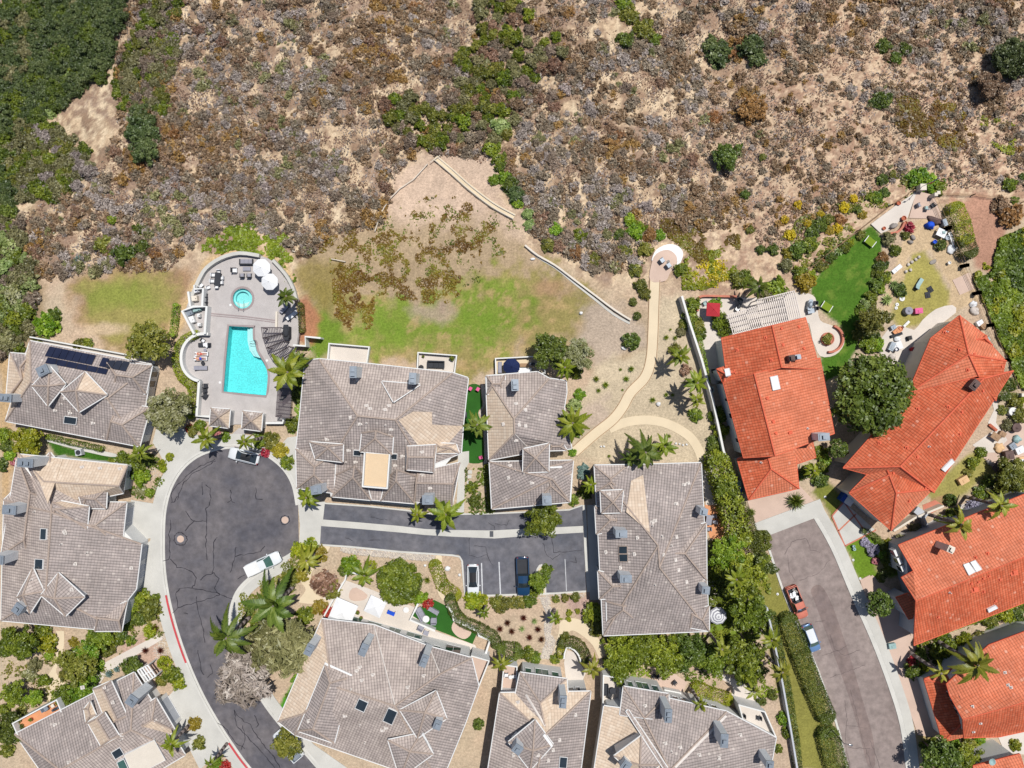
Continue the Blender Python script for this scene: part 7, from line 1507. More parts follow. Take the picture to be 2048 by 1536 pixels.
# ------------------------------------------------------------------ vehicles
def vehicle(label, px, py, head, Lc, Wc, kind, paintm, roofm=None, glassm='glass', cat='car', cargo=None, name='parked_car', z=.03):
    """heading in photo degrees; built along +x with its wheels on the road"""
    c = P(px, py, .8); t = thing(name, label, cat, (c.x, c.y, z), rad(head)); W = Wc / 2; pk = kind == 'pickup'
    hb = 1.02 if pk else .86
    xs = [0, .015, .05, .12, .25, .45, .65, .82, .93, .98, 1]; wf = [.66, .80, .92, .98, 1, 1, 1, .985, .94, .84, .68]
    if pk: wf = [.86, .95, .98, 1, 1, 1, 1, .985, .95, .86, .72]
    zt = [.60, .74, .84, .90, .93, .93, .93, .90, .82, .72, .56]; b = MB(); rings = []
    for x, w, z_ in zip(xs, wf, zt):
        X = (x - .5) * Lc; hh = z_ * hb / .86 + (.02 if pk else 0); w *= W
        rings.append([(X, -w * .9, .24), (X, -w, .42), (X, -w * .99, hh * .72), (X, -w * .93, hh - .05), (X, -w * .78, hh), (X, 0, hh + .035), (X, w * .78, hh), (X, w * .93, hh - .05), (X, w * .99, hh * .72), (X, w, .42), (X, w * .9, .24)])
    n = 11; vs = [v for r_ in rings for v in r_]; fs = []
    open_bed = pk and cargo != 'cover'
    bx0, bx1 = -.47 * Lc, -.14 * Lc
    for i in range(len(rings) - 1):
        for k in range(n - 1):
            xm = (rings[i][0][0] + rings[i + 1][0][0]) / 2
            if open_bed and 4 <= k <= 5 and bx0 - .1 < xm < bx1 + .2: continue
            fs.append([i * n + k, (i + 1) * n + k, (i + 1) * n + k + 1, i * n + k + 1])
    fs.append(list(range(n))[::-1]); fs.append([(len(rings) - 1) * n + k for k in range(n)]); b.add(vs, fs)
    body = b.build('body', M[paintm], t, world=False, smooth=True)
    if open_bed:
        m = MB(); h0 = hb * .62
        m.box(((bx0 + bx1) / 2 + .02 * Lc, 0, h0), ((bx1 - bx0) + .1 * Lc, Wc * .80, .05)); [m.box(((bx0 + bx1) / 2 + .03 * Lc, s * Wc * .41, (h0 + hb * 1.06) / 2), ((bx1 - bx0) + .10 * Lc, .10, hb * 1.06 - h0 + .08)) for s in (-1, 1)]; m.box((bx0 - .04, 0, (h0 + hb) / 2 + .06), (.09, Wc * .82, hb - h0 + .1)); m.box((bx1 + .09 * Lc, 0, (h0 + hb) / 2 + .06), (.07, Wc * .8, hb - h0 + .14))
        m.box(((bx0 + bx1) / 2, 0, h0 + .03), ((bx1 - bx0), Wc * .34, .02)); o = m.build('bed', M['charcoal'] if paintm != 'carwhite' else M['capgrey'], t, world=False)
        m = MB(); [m.box(((bx0 + bx1) / 2 + .03 * Lc, s * Wc * .435, hb * 1.1), ((bx1 - bx0) + .10 * Lc, .10, .05)) for s in (-1, 1)]; m.box((bx0 - .04, 0, hb * 1.1), (.1, Wc * .86, .05)); m.build('bed_rim', M[paintm], t, world=False)
    elif pk:
        m = MB(); m.box(((bx0 + bx1) / 2 + .015 * Lc, 0, hb * 1.11), ((bx1 - bx0) + .07 * Lc, Wc * .86, .05)); m.build('bed_cover', M['trim'], t, world=False)
    x0, x1, r0, r1, zr = {'sedan': (-.44, .22, -.27, .03, 1.42), 'suv': (-.46, .24, -.38, .06, 1.62), 'hatch': (-.47, .26, -.40, .08, 1.50), 'pickup': (-.09, .27, -.06, .12, 1.82)}[kind]
    x0, x1, r0, r1 = (v * Lc for v in (x0, x1, r0, r1)); zb = hb * 1.06 + .01; wb, wr = (W * .80, W * .62) if kind == 'sedan' else (W * .88, W * .70)
    B_ = [(x0, -wb, zb), (x1, -wb * .96, zb), (x1, wb * .96, zb), (x0, wb, zb)]; T_ = [(r0, -wr, zr - .02), (r1, -wr * .97, zr), (r1, wr * .97, zr), (r0, wr, zr - .02)]
    bow = lambda a, b, f: ((a[0] + b[0]) / 2 + f, 0, (a[2] + b[2]) / 2 + .02)
    m = MB(); m.add([B_[1], B_[2], T_[2], T_[1], (x1 + .10, 0, zb), (r1 + .05, 0, zr + .02)], [[0, 4, 5, 3], [4, 1, 2, 5]]); m.build('windscreen', M[glassm], t, world=False)
    m = MB(); m.face([B_[3], B_[0], T_[0], T_[3]]); m.build('rear_window', M[glassm], t, world=False)
    m = MB(); m.face([B_[0], B_[1], T_[1], T_[0]]); m.face([B_[2], B_[3], T_[3], T_[2]]); m.build('side_windows', M[glassm], t, world=False)
    m = MB(); m.add([T_[0], T_[1], T_[2], T_[3], (r1 + .05, 0, zr + .05), (r0 - .03, 0, zr + .02)], [[0, 1, 4, 5], [5, 4, 2, 3]]); 
    m.build('roof', M[roofm or paintm], t, world=False); m = MB(); m.tube(T_[0], T_[1], .05, .05, 5); m.tube(T_[3], T_[2], .05, .05, 5); [m.tube(B_[i], T_[i], .055, .05, 5) for i in range(4)]; m.build('roof_frame', M[paintm], t, world=False)
    for s in (-1, 1):
        m = MB(); m.blob((x1 - .25, s * (W + .10), zb + .06), (.09, .12, .08), 0, 0); m.build('mirror', M[paintm], t, world=False)
        m = MB(); m.blob((Lc * .475, s * W * .66, .68 if not pk else .8), (.10, .22, .08), 0, 0); m.build('headlight', M['lampclear'], t, world=False)
        m = MB(); m.blob((-Lc * .485, s * W * .74, .78 if not pk else .85), (.07, .16, .10), 0, 0); m.build('tail_light', M['lampred'], t, world=False)
        for x in (-.30, .31):
            w = MB(); w.tube((x * Lc, s * (W - .20), .34), (x * Lc, s * (W + .005), .34), .34, .34, 16); wo = w.build('wheel', M['tyre'], t, world=False)
            w = MB(); w.tube((x * Lc, s * (W - .02), .34), (x * Lc, s * (W + .012), .34), .2, .2, 12); w.build('rim', M['steel'], wo, world=False)
    m = MB(); m.box((Lc * .495, 0, .42), (.08, Wc * .62, .14)); m.build('front_grille', M['black'], t, world=False)
    if kind in ('suv',): 
        m = MB(); [m.tube((r0 + .1, s * wr * .9, zr + .08), (r1 - .1, s * wr * .9, zr + .08), .03) for s in (-1, 1)]; m.build('roof_rails', M['black'], t, world=False)
    return t
vehicle('white car with a dark glass roof at the head of the cul-de-sac', 487, 912, 166, 4.7, 1.9, 'sedan', 'carwhite', 'black')
vehicle('white pickup with a covered bed parked across the cul-de-sac bend', 526, 1128, 25, 5.7, 2.0, 'pickup', 'carwhite', None, 'glassgreen', 'pickup truck', 'cover', 'pickup_truck')
vehicle('white sedan with a black glass roof in the first parking bay', 946, 1160, -89, 4.7, 1.9, 'sedan', 'carwhite', 'black')
vehicle('black pickup with a dark blue cab beside the planter island', 1046, 1153, -88, 5.9, 2.05, 'pickup', 'cardkblue', 'cardkblue', 'glass', 'pickup truck', None, 'pickup_truck')
vehicle('rusty red pickup loaded with pale rubbish at the west kerb of the street', 1594, 1205, -68, 5.2, 1.9, 'pickup', 'carrust', 'carrust', 'glass', 'pickup truck', None, 'pickup_truck')
vehicle('pale blue hatchback behind the rusty pickup on the street', 1623, 1277, -69, 4.3, 1.8, 'hatch', 'carpale', 'carwhite', 'glassgreen')
vehicle('white pickup with an open bed half under a small tree', 576, 1491, 130, 5.4, 2.0, 'pickup', 'carwhite', None, 'glass', 'pickup truck', None, 'pickup_truck')
t = thing('rubbish_load', 'pale rubbish heaped in the bed of the rusty pickup', 'rubbish', P(1587, 1188, 1.0)); mb = MB()
for i in range(14): mb.box((RN.uniform(-.5, .5), RN.uniform(-.8, .8), RN.uniform(0, .25)), (RN.uniform(.15, .6), RN.uniform(.15, .7), .12), RN.uniform(0, 3), RN.randrange(2))
mb.build('boards', [M['whitefab'], M['greyrock']], t, world=False)
mb = MB(); mb.box((0, 0, 0), (.9, .3, .25)); mb.box((0, 0, .14), (.94, .34, .04)); o = mb.build('tool_box', M['black']); o.location = P(583, 1512, 1.1); o.rotation_euler = (0, 0, rad(-50)); tag(o, 'black tool box in the open bed of the half hidden pickup', 'tool box')

# ------------------------------------------------------------------ garden trees
tree(300, 684, 39, 5.5, 'olive', base='', label='broad grey green tree left of the curved pool wall'); tree(340, 822, 42, 5.5, 'greyleaf', label='pale flowering tree over the west driveway')
tree(1741, 790, 84, 9, 'dark', 'big', z_asp=.75, label='giant round dark green tree between the red roofed houses', name='shade_tree'); tree(800, 1164, 48, 4.5, 'green', 'big', z_asp=.7, label='wide round green tree below the cobble strip'); tree(1757, 1206, 27, 4.6, 'dark', 'round', z_asp=.95, label='small round dark tree on the east pavement')
tree(492, 1352, 60, 7, 'twig', 'twig', label='bare greyish tree overhanging the cul-de-sac road', name='bare_tree'); tree(575, 1285, 62, 7, 'sage', 'twig', label='brown leafed tree beside the larger square canopy'); tree(530, 1300, 42, 6, 'sage', 'tree', label='dull green tree between the bare tree and brown tree')
tree(1100, 700, 34, 6, 'dark', label='dark green tree at the corner of the narrow house'); tree(1156, 708, 29, 5, 'greyleaf', label='open branched tree right of the narrow house terrace'); tree(1090, 1037, 34, 5, 'green', label='leafy tree leaning over the side lane'); tree(1078, 1162, 19, 3.2, 'green', label='small tree on the planter island beside the dark pickup'); tree(575, 1488, 28, 4.5, 'olive', label='small yellowish tree over the half hidden pickup')
for x, y, r, h_, k in ((1250,1297,36,4,'green'),(1240,1330,30,3.6,'green'),(1330,1312,38,4.2,'green'),(1382,1300,34,4,'dark'),(1425,1318,30,4,'green'),(1475,1310,40,4.4,'green'),(1500,1345,30,3.6,'green'),(1290,1290,26,3.6,'green')): tree(x, y, r, h_, k, base='leafy orchard tree')
for x, y, r, h_, k in ((1480,1150,44,7,'green'),(1455,1110,34,6,'bright'),(1500,1225,34,6,'green'),(1520,1130,24,5,'dark')): tree(x, y, r, h_, k, base='tall leafy tree')
for x, y, r, h_, k in ((45,1288,32,3.6,'green'),(160,1322,36,4,'olive'),(200,1272,24,3,'green'),(128,1395,22,2.6,'green'),(165,1375,24,3,'bright'),(30,1388,24,3,'green'),(72,1395,16,2.4,'bright'),(25,1455,30,3.4,'dark'),(265,1330,20,2.6,'dark'),(58,884,30,3.6,'lime'),(180,1300,22,3.2,'bright')): tree(x, y, r, h_, k, base='rounded leafy tree')
tree(1880, 1512, 38, 6, 'dark', label='dark tree casting shade on the pavement at the bottom'); tree(1930, 1518, 28, 5, 'green', label='green tree left of the bottom corner roof'); tree(2022, 118, 42, 3.4, 'deep', 'big', label='large dark tree at the upper right edge'); tree(1978, 172, 27, 2.6, 'brown', label='brown leafed tree beside the large dark tree'); tree(1742, 640, 28, 5, 'olive', label='olive tree on the edge of the dark green lawn'); tree(1676, 897, 20, 3.6, 'dark', 'round', label='rounded tree right of the pale chimney'); tree(285, 265, 36, 6, 'deep', 'tree', label='dark narrow tree standing alone on the upper slope', sx=.62) if False else None
for (x, y, r) in ((283,235,26),(287,268,34),(288,302,26)): tree(x, y, r, 2.6, 'deep', base='dark evergreen clump', group='dark evergreens on the slope')
tree(1450, 312, 26, 2.6, 'dark', label='lone dark green bush tree on the bare slope'); tree(1505, 222, 28, 2.2, 'rust', label='ochre bush on the bare slope'); tree(2020, 950, 34, 4, 'olive', label='olive tree below the white parasols'); tree(1720, 680, 0.1, 1, 'olive') if False else None
tree(1448, 975, 22, 4, 'green', base='tall screen shrub'); 
hedge([(1437,925),(1450,960),(1462,1000),(1470,1030),(1482,1075)], 40, 3.2, 'green', 'tall loose screen hedge beside the pale terrace strip', 'screen_hedge', .2, .24, 40); hedge([(1478,1005),(1495,1040),(1508,1085),(1518,1110)], 26, 2.4, 'hedge', 'dense dark hedge left of the street apron', 'clipped_hedge', .08)
hedge([(1580,1245),(1605,1310),(1632,1380),(1655,1432)], 36, 1.5, 'hedge', 'long clipped verge hedge west of the street'); hedge([(1660,1475),(1680,1545)], 42, 1.5, 'hedge', 'clipped verge hedge below the street lamp'); hedge([(1545,1230),(1562,1310),(1578,1390),(1592,1480),(1600,1560)], 16, .9, 'dark', 'low dark hedge inside the west verge wall')
wall('garden_wall', [(1534,1215),(1550,1290),(1566,1370),(1582,1460),(1596,1545)], 3.5, 1.4, 'greywall', 'long pale wall running down the west verge')
hedge(smooth_pts([(900,1200),(908,1225),(925,1245),(955,1258),(985,1275),(993,1290)], 2), 20, 1.3, 'hedge', 'snaking clipped hedge outside the curved white wall'); hedge(smooth_pts([(1127,1288),(1145,1288),(1162,1298),(1172,1318)], 2), 22, 1.2, 'hedge', 'crescent clipped hedge by the dry creek'); hedge([(1122,1300),(1122,1312)], 14, 1.1, 'lime', 'small yellow green hedge at the crescent patio')
hedge([(1010,1304),(1030,1306)], 32, 1.4, 'hedge', 'oval clipped bush above the pink floored balcony'); hedge(smooth_pts([(388,668),(366,680),(354,700),(352,730),(362,755),(380,772),(384,800),(380,830)], 3), 16, 1.1, 'lime', 'curved hedge outside the pool wall'); hedge([(350,612),(347,640),(344,668)], 12, .9, 'bright', 'thin bright hedge left of the pump enclosure'); hedge([(600,610),(603,660)], 11, .9, 'olive', 'narrow olive hedge along the pool fence')
hedge([(1400,680),(1408,720),(1416,762)], 11, 1.2, 'bright', 'narrow green hedge inside the white boundary wall'); hedge([(1770,1098),(1778,1120),(1782,1140)], 13, 1.0, 'hedge', 'wavy clipped hedge beside the grey gable'); hedge([(1764,1160),(1770,1148),(1785,1142)], 13, 1.0, 'hedge', 'lower clipped hedge beside the grey gable'); hedge([(1730,1062),(1755,1075),(1765,1088)], 10, .9, 'hedge', 'short clipped hedge below the brick banded driveway'); hedge([(975,935),(980,980),(985,1018)], 13, 1.2, 'green', 'green hedge along the narrow house wall') ; hedge([(1916,418),(1928,446),(1934,472)], 34, 1.6, 'lime', 'big lime mound hedge outside the eastern fence'); hedge([(1936,484),(1942,500)], 34, 1.6, 'hedge', 'dark mound hedge below the lime mound'); hedge([(1990,750),(2010,790)], 24, 1.4, 'dark', 'dark hedge behind the diagonal house'); hedge([(1208,1282),(1250,1282),(1312,1276)], 10, .8, 'green', 'low hedge under the south eave of the square house'); hedge([(1395,1378),(1420,1390),(1455,1400)], 26, 1.0, 'lime', 'lime hedge beside the pale concrete walk'); hedge([(140,1388),(165,1374),(182,1360)], 22, 1.4, 'bright', 'bright hedge beside the orange balcony'); hedge([(95,874),(135,884),(200,898)], 10, .9, 'green', 'green strip hedge below the solar house'); hedge([(1840,1288),(1890,1262),(1960,1236),(2040,1205)], 14, 1.2, 'lime', 'long hedge strip below the gabled red house'); hedge([(870,1132),(884,1170),(910,1190)], 26, .5, 'lime', 'green mound beside the parking court kerb')
# ------------------------------------------------------------------ palms
for x, y, r, h_, k, nf in ((1146,846,50,7,'palm',12),(954,850,36,6,'palmdk',12),(574,744,54,8,'palm',13),(571,592,30,6,'palmdk',13),(410,878,34,6,'palm',9),(487,884,25,8,'palm',10),(612,996,34,6,'palm',10),(834,1030,26,6,'palm',8),(892,1030,50,7,'palm',8),(450,1278,66,9,'palmdk',9),(545,1212,72,9,'palmdk',12),(1292,905,52,7.5,'palmdk',12),(1330,893,36,7,'palm',9),(1262,918,30,6,'palmdk',10),(1182,970,27,5,'palm',10),(1362,712,32,6,'palm',10),(1396,766,38,6.5,'palm',10),(728,1152,36,6,'palm',10),(612,1122,34,5,'palmyel',12),(1002,1330,28,5,'palmyel',9),(1186,1340,30,5,'palmyel',9),(968,1226,20,4,'palm',9),(1112,1238,24,4.5,'palm',8),(1475,1160,36,8,'palm',11),(1545,1282,32,7,'palm',11),(1566,1346,32,7,'palmyel',11),(1445,1300,30,6.5,'palmyel',7),(1402,1410,26,6,'palmyel',5),(1520,572,34,6,'palmdk',9),(595,718,26,6,'palmdk',12),(1925,1050,40,8.5,'palmyel',9),(2005,1012,40,8,'palmyel',9),(1958,1332,64,9.5,'palmyel',11),(1884,1348,30,8,'palmyel',5),(340,1490,32,6.5,'palm',9),(276,906,28,5,'palm',11),(1630,942,24,4,'palm',10),(1130,735,32,6,'palm',10),(420,1530,22,6,'palm',8),(1395,800,24,5,'palm',9),(1510,1385,28,6,'palmyel',7)):
    palm(x, y, r, h_, k, nf, {'palm': 'feathery green palm', 'palmdk': 'dark feathery palm', 'palmyel': 'yellowish feathery palm'}[k])
# ------------------------------------------------------------------ spiky plants and tufts
spiky(1590, 1002, 22, 'dark', 90, .05, (1.3, .0), 'round_cycad', z=.5, label='dark round spiky palm on the pink driveway'); spiky(1502, 1025, 11, 'dark', 60, .06, (1.3, .0), z=.3, base='small dark spiky palm')
for x, y, r in ((1192,758,9),(1211,770,10),(1197,781,7),(1241,739,5),(1262,738,9),(1252,758,9),(1245,780,4),(1332,675,8),(1350,676,7),(1341,659,4),(1338,872,6),(1218,912,5),(1332,790,7),(855,1160,10),(1305,800,9),(1345,790,6)): spiky(x, y, r, 'green', 36, .06, (1.2, .15), base='small green spiky tuft')
for x, y, r in ((220,1347,11),(235,1338,9),(1772,600,15),(1764,632,16),(1787,570,14),(1678,503,11),(158,520,12)): spiky(x, y, r, 'blue' if x < 300 else 'palegreen', 30, .09, (1.1, .2), 'agave', base='spiky agave')
for x, y in ((1000,1257),(1015,1245),(1047,1235),(1024,1262),(1059,1274),(1076,1258),(1083,1278),(710,1118),(735,1126),(1188,1318),(312,1256),(322,1300),(292,1300),(540,1185)): spiky(x, y, 10 if x < 1100 else 8, 'maroon', 110, .022, (1.35, .25), 'fountain_grass', 'maroon fountain grass tuft', .1)
for x, y in ((1069,1242),(1044,1257)): spiky(x, y, 9, 'palegreen', 60, .03, (1.2, .2), base='pale green grass tuft')
for x, y, r, k in ((1262,682,19,'dark'),(1274,632,9,'hedge'),(1266,604,9,'hedge'),(1880,491,12,'dark'),(1900,1000,13,'dark'),(1905,1032,18,'green'),(1930,1030,12,'bright'),(957,1448,12,'dark'),(1545,1390,11,'hedge'),(1522,1402,11,'hedge'),(1568,1436,14,'bright'),(1575,1465,12,'green'),(1556,1497,9,'green'),(330,1325,15,'lime'),(300,1262,14,'lime'),(1522,1082,23,'hedge'),(1428,895,16,'dark'),(950,1000,14,'hedge'),(1148,812,16,'palegreen'),(325,927,9,'lime'),(340,914,9,'lime'),(327,938,8,'lime'),(1608,566,20,'gold'),(1430,610,14,'bright'),(1440,645,18,'green'),(1450,660,16,'green'),(745,1130,10,'lime'),(700,1130,20,'bright'),(690,1140,14,'dark'),(240,1262,10,'dark'),(262,1282,10,'green'),(650,1168,26,'brown'),(665,1178,20,'olive'),(1842,1338,14,'lime'),(1858,1368,10,'lime'),(945,975,12,'green'),(1775,478,14,'sage'),(1780,585,0,'green')):
    if r: shrub(x, y, r, k, 'round' if k in ('dark', 'hedge', 'lime', 'palegreen') else 'shrub', base={'dark': 'dark rounded shrub', 'hedge': 'clipped olive shrub', 'lime': 'lime green shrub', 'bright': 'bright green shrub', 'green': 'mid green shrub', 'palegreen': 'pale green dome shrub', 'gold': 'golden shrub', 'olive': 'olive shrub', 'brown': 'brownish shrub', 'sage': 'sage green shrub'}[k], z_asp=.85)
SH = [(385,862,12,'olive'),(450,872,11,'bright'),(400,852,12,'green'),(380,858,9,'redfl'),(432,872,13,'pinkfl'),(520,880,16,'green'),(540,880,18,'olive'),(560,900,16,'gold'),(575,925,14,'green'),(530,905,10,'redfl'),(600,760,13,'green'),(598,790,16,'dark'),(585,850,16,'green'),(270,930,18,'green'),(285,955,18,'bright'),(296,920,14,'dark'),(282,980,12,'greyleaf'),(262,940,10,'green'),(300,985,10,'bright'),(285,1195,18,'palm'),(300,1215,22,'olive'),(270,1215,14,'green'),(312,1195,10,'green'),(278,1238,14,'dark'),(255,1250,12,'green'),(345,1350,18,'green'),(360,1365,14,'lime'),(325,1360,12,'olive'),(400,1485,14,'olive'),(390,1445,14,'gold'),(450,1530,12,'redfl'),(435,1525,12,'bright'),(640,1108,16,'gold'),(600,1100,18,'lime'),(585,1150,18,'olive'),(605,1150,14,'gold'),(575,1175,14,'olive'),(620,1092,16,'lime'),(500,1215,14,'dark'),(520,1250,16,'green'),(610,1230,18,'green'),(640,1215,16,'gold'),(655,1225,14,'redfl'),(600,1360,16,'bright'),(585,1390,14,'bright'),
 (945,1200,20,'lime'),(960,1203,16,'lime'),(995,1203,14,'olive'),(1008,1208,14,'olive'),(1025,1205,12,'olive'),(1000,1215,12,'olive'),(1040,1205,12,'olive'),(1058,1202,14,'green'),(1112,1198,8,'olive'),(1130,1195,9,'olive'),(1150,1193,10,'olive'),(1138,1225,7,'lime'),(1155,1222,6,'lime'),(1137,1238,6,'lime'),(1188,1225,24,'green'),(1195,1250,20,'olive'),(1180,1265,0,'green'),(1056,1307,14,'green'),(1072,1315,12,'green'),(1110,1318,10,'green'),(1130,1272,10,'olive'),(840,1195,16,'bright'),(856,1205,12,'redfl'),(1095,1140,12,'green'),(1070,1180,12,'green'),(1168,940,12,'blue'),(1165,950,10,'blue'),(1170,985,14,'green'),(1145,1000,12,'green'),(1160,790,12,'bright'),(1152,860,14,'bright'),(1145,905,8,'bright'),(1150,745,14,'green'),
 (1385,610,16,'green'),(1378,640,18,'green'),(1395,650,14,'olive'),(1400,665,14,'green'),(1465,690,14,'green'),(1350,700,14,'olive'),(1360,665,10,'sage'),(1370,740,12,'brown'),(1365,650,10,'olive'),(1390,830,14,'green'),(1436,830,18,'green'),(1440,860,18,'green'),(1425,880,12,'dark'),(1490,560,18,'green'),(1550,575,22,'green'),(1530,585,18,'sage'),(1475,560,18,'olive'),(1600,545,16,'green'),(1620,555,14,'lime'),(1640,530,14,'olive'),(1660,515,14,'dark'),(1690,495,12,'green'),(1650,525,10,'rust'),(1720,470,10,'olive'),(1700,485,9,'lime'),
 (1762,530,14,'dark'),(1755,545,12,'green'),(1765,515,12,'rust'),(1768,555,14,'green'),(1750,570,14,'dark'),(1760,580,10,'bright'),(1740,595,14,'green'),(1730,610,12,'palegreen'),(1722,620,12,'green'),(1720,650,14,'olive'),(1715,670,12,'olive'),(1728,660,10,'green'),(1790,500,12,'green'),(1800,580,14,'dark'),(1818,455,12,'redfl'),(1810,470,9,'olive'),(1745,605,9,'olive'),(1740,665,18,'dark'),(1735,690,18,'green'),(1755,690,14,'bright'),
 (1640,905,14,'green'),(1650,920,12,'bright'),(1615,940,14,'green'),(1600,950,12,'dark'),(1640,960,16,'dark'),(1645,935,12,'green'),(1745,1100,14,'lav'),(1760,1105,12,'bright'),(1775,1085,10,'lime'),(1730,1085,10,'lav'),(1770,1120,10,'green'),(1750,1120,9,'pinkfl'),(1800,1080,14,'sage'),(1830,1060,14,'sage'),(1880,1040,10,'green'),(1950,1015,18,'lav'),(1985,990,20,'sage'),(1960,985,14,'green'),(1975,965,14,'dark'),(2000,975,14,'lime'),(2035,965,22,'olive'),(2040,990,16,'dark'),(1945,925,14,'palm'),(1960,905,12,'green'),(1935,945,10,'olive'),(2025,800,16,'olive'),(2020,770,14,'dark'),(2035,830,16,'olive'),(2040,800,12,'lime'),(2005,820,10,'olive'),(2015,850,12,'sage'),
 (1840,1310,16,'dark'),(1825,1340,18,'dark'),(1870,1300,16,'green'),(1895,1295,18,'green'),(1930,1280,16,'lime'),(1900,1310,12,'lime'),(1825,1325,14,'redfl'),(1960,1275,14,'olive'),(1885,1280,14,'green'),(1980,1240,16,'olive'),(2010,1230,16,'lime'),(2035,1240,16,'dark'),(1945,1300,12,'sage'),(1880,1330,12,'green'),(1905,1490,14,'bright'),(1935,1488,16,'olive'),(1950,1492,12,'lime'),(1960,1475,12,'bright'),(1940,1505,14,'olive'),(1965,1505,16,'olive'),(1850,1490,12,'green'),(1870,1490,14,'green'),(2030,1490,12,'lime'),
 (20,1270,16,'olive'),(10,1290,20,'dark'),(85,1265,18,'green'),(100,1285,20,'lime'),(70,1330,14,'sage'),(60,1350,14,'greyleaf'),(90,1360,14,'green'),(100,1310,10,'bright'),(10,1420,14,'green'),(45,1420,12,'olive'),(148,1284,10,'gold'),(150,1305,14,'sage'),(215,1295,18,'olive'),(230,1275,18,'green'),(245,1268,14,'dark'),(200,1330,12,'bright'),(180,1340,16,'olive'),(130,1350,12,'olive'),(15,1500,14,'olive'),(20,1475,12,'green'),(12,890,14,'dark'),(22,910,12,'bright'),(30,925,10,'pinkfl'),(95,870,0,'green'),(225,925,10,'green'),(245,915,14,'green'),(10,870,16,'green'),(5,930,14,'dark'),
 (30,640,20,'green'),(95,650,24,'bright'),(110,630,14,'dark'),(60,660,16,'sage'),(20,680,20,'sage'),(80,690,16,'olive'),(160,690,14,'olive'),(175,688,12,'green'),(210,490,18,'olive'),(250,510,22,'dark'),(285,495,16,'dark'),(275,460,12,'dark'),(225,440,10,'green'),(225,510,10,'lime'),
 (60,560,20,'sage'),(30,590,22,'greyleaf'),(10,540,22,'palegreen'),(35,560,20,'sage'),(20,500,22,'palegreen'),(45,610,18,'palegreen'),(10,610,18,'green'),
 (1000,260,22,'palegreen'),(1020,370,18,'dark'),(1030,390,18,'deep'),(1010,355,14,'bright'),(1035,405,12,'bright'),(990,360,12,'bright'),(1000,320,16,'green'),(1000,335,12,'green'),(985,300,18,'green'),
 (1110,460,14,'bright'),(1160,470,14,'green'),(1260,440,14,'bright'),(1270,465,18,'bright'),(1280,455,14,'green'),(1240,470,12,'dark'),(1290,500,16,'olive'),(1215,470,10,'sage'),(1060,450,12,'palegreen'),(1095,490,14,'olive'),(1055,430,12,'palegreen'),(1190,520,14,'olive'),(1250,500,14,'olive'),(1270,540,14,'olive'),(1300,470,14,'rust'),(1320,470,12,'bright'),(1280,570,14,'olive'),(1290,590,12,'olive'),(1360,540,14,'green'),
 (1490,390,10,'dark'),(1478,295,9,'dark'),(1525,315,8,'olive'),(1500,460,9,'olive'),(1545,500,12,'dark'),(1520,500,10,'dark'),(1595,500,18,'dark'),(1625,465,14,'dark'),(1640,450,16,'dark'),(1655,440,12,'olive'),(1620,490,16,'green'),(1680,440,12,'rust'),(1715,420,10,'dark'),(1725,430,9,'gold'),(1690,455,0,'green'),(1765,360,12,'dark'),(1770,385,10,'dark'),(1755,395,12,'bright'),(1785,350,9,'olive'),(1835,355,20,'bright'),(1855,365,20,'bright'),(1875,375,16,'green'),(1740,395,10,'green'),(1570,530,14,'sage'),(1575,505,12,'gold'),
 (1595,410,10,'yellow'),(1580,470,12,'yellow'),(1615,450,11,'yellow'),(1640,430,9,'yellow'),(1685,415,13,'yellow'),(1705,398,10,'yellow'),(1675,455,12,'yellow'),(1660,460,10,'gold'),(1570,440,9,'yellow'),
 (1768,95,16,'dark'),(1808,100,15,'dark'),(1788,118,14,'dark'),(1765,200,18,'dark'),(1748,205,10,'dark'),(2020,370,14,'green'),(2045,355,8,'dark'),(2030,400,8,'green'),(2020,430,24,'rust'),(2000,410,18,'brown'),(1440,110,26,'deep'),(1500,95,26,'deep'),(1420,90,18,'deep'),(1515,120,18,'deep'),(1430,235,14,'rust'),(1260,30,20,'olive'),(1245,10,18,'green'),(1290,60,22,'olive'),(1250,80,18,'dark'),(1310,80,14,'green')]
names = {'olive': 'olive leafy shrub', 'bright': 'bright green shrub', 'green': 'green leafy shrub', 'redfl': 'red flowering shrub', 'pinkfl': 'pink flowering shrub', 'gold': 'golden shrub', 'dark': 'dark green shrub', 'greyleaf': 'grey leafed shrub', 'palm': 'frondy shrub', 'lime': 'lime shrub', 'blue': 'blue grey succulent', 'sage': 'sage shrub', 'brown': 'brown dry shrub', 'palegreen': 'pale feathery shrub', 'rust': 'rusty shrub', 'lav': 'lavender flowered shrub', 'deep': 'deep green shrub', 'yellow': 'yellow flowering shrub'}
for x, y, r, k in SH:
    if r: shrub(x, y, r, k, 'flower' if k in ('yellow', 'redfl', 'pinkfl', 'lav') else 'shrub', base=names[k])
# green gully shrubs
q = np.random.RandomState(21); gp = [(960,-5),(1050,-5),(1070,80),(1130,70),(1120,130),(1060,160),(1040,230),(1010,290),(960,280),(900,290),(820,285),(775,260),(770,200),(830,195),(880,230),(930,170),(920,110),(960,80)]; cand = []
for _ in range(4000):
    x, y = q.uniform(770, 1135), q.uniform(-5, 295)
    if in_poly(gp, np.array([x]), np.array([y]))[0] and all((x - a) ** 2 + (y - b) ** 2 > 18 ** 2 for a, b, _ in cand): cand.append((x, y, q.uniform(11, 18)))
for i, (x, y, r) in enumerate(cand): shrub(x, y, r, ['green', 'olive', 'sage', 'green', 'olive', 'dusk', 'sage', 'brown'][i % 8], label='leafy shrub among the green thicket of the gully', group='thicket shrubs in the green gully', z_asp=.9)
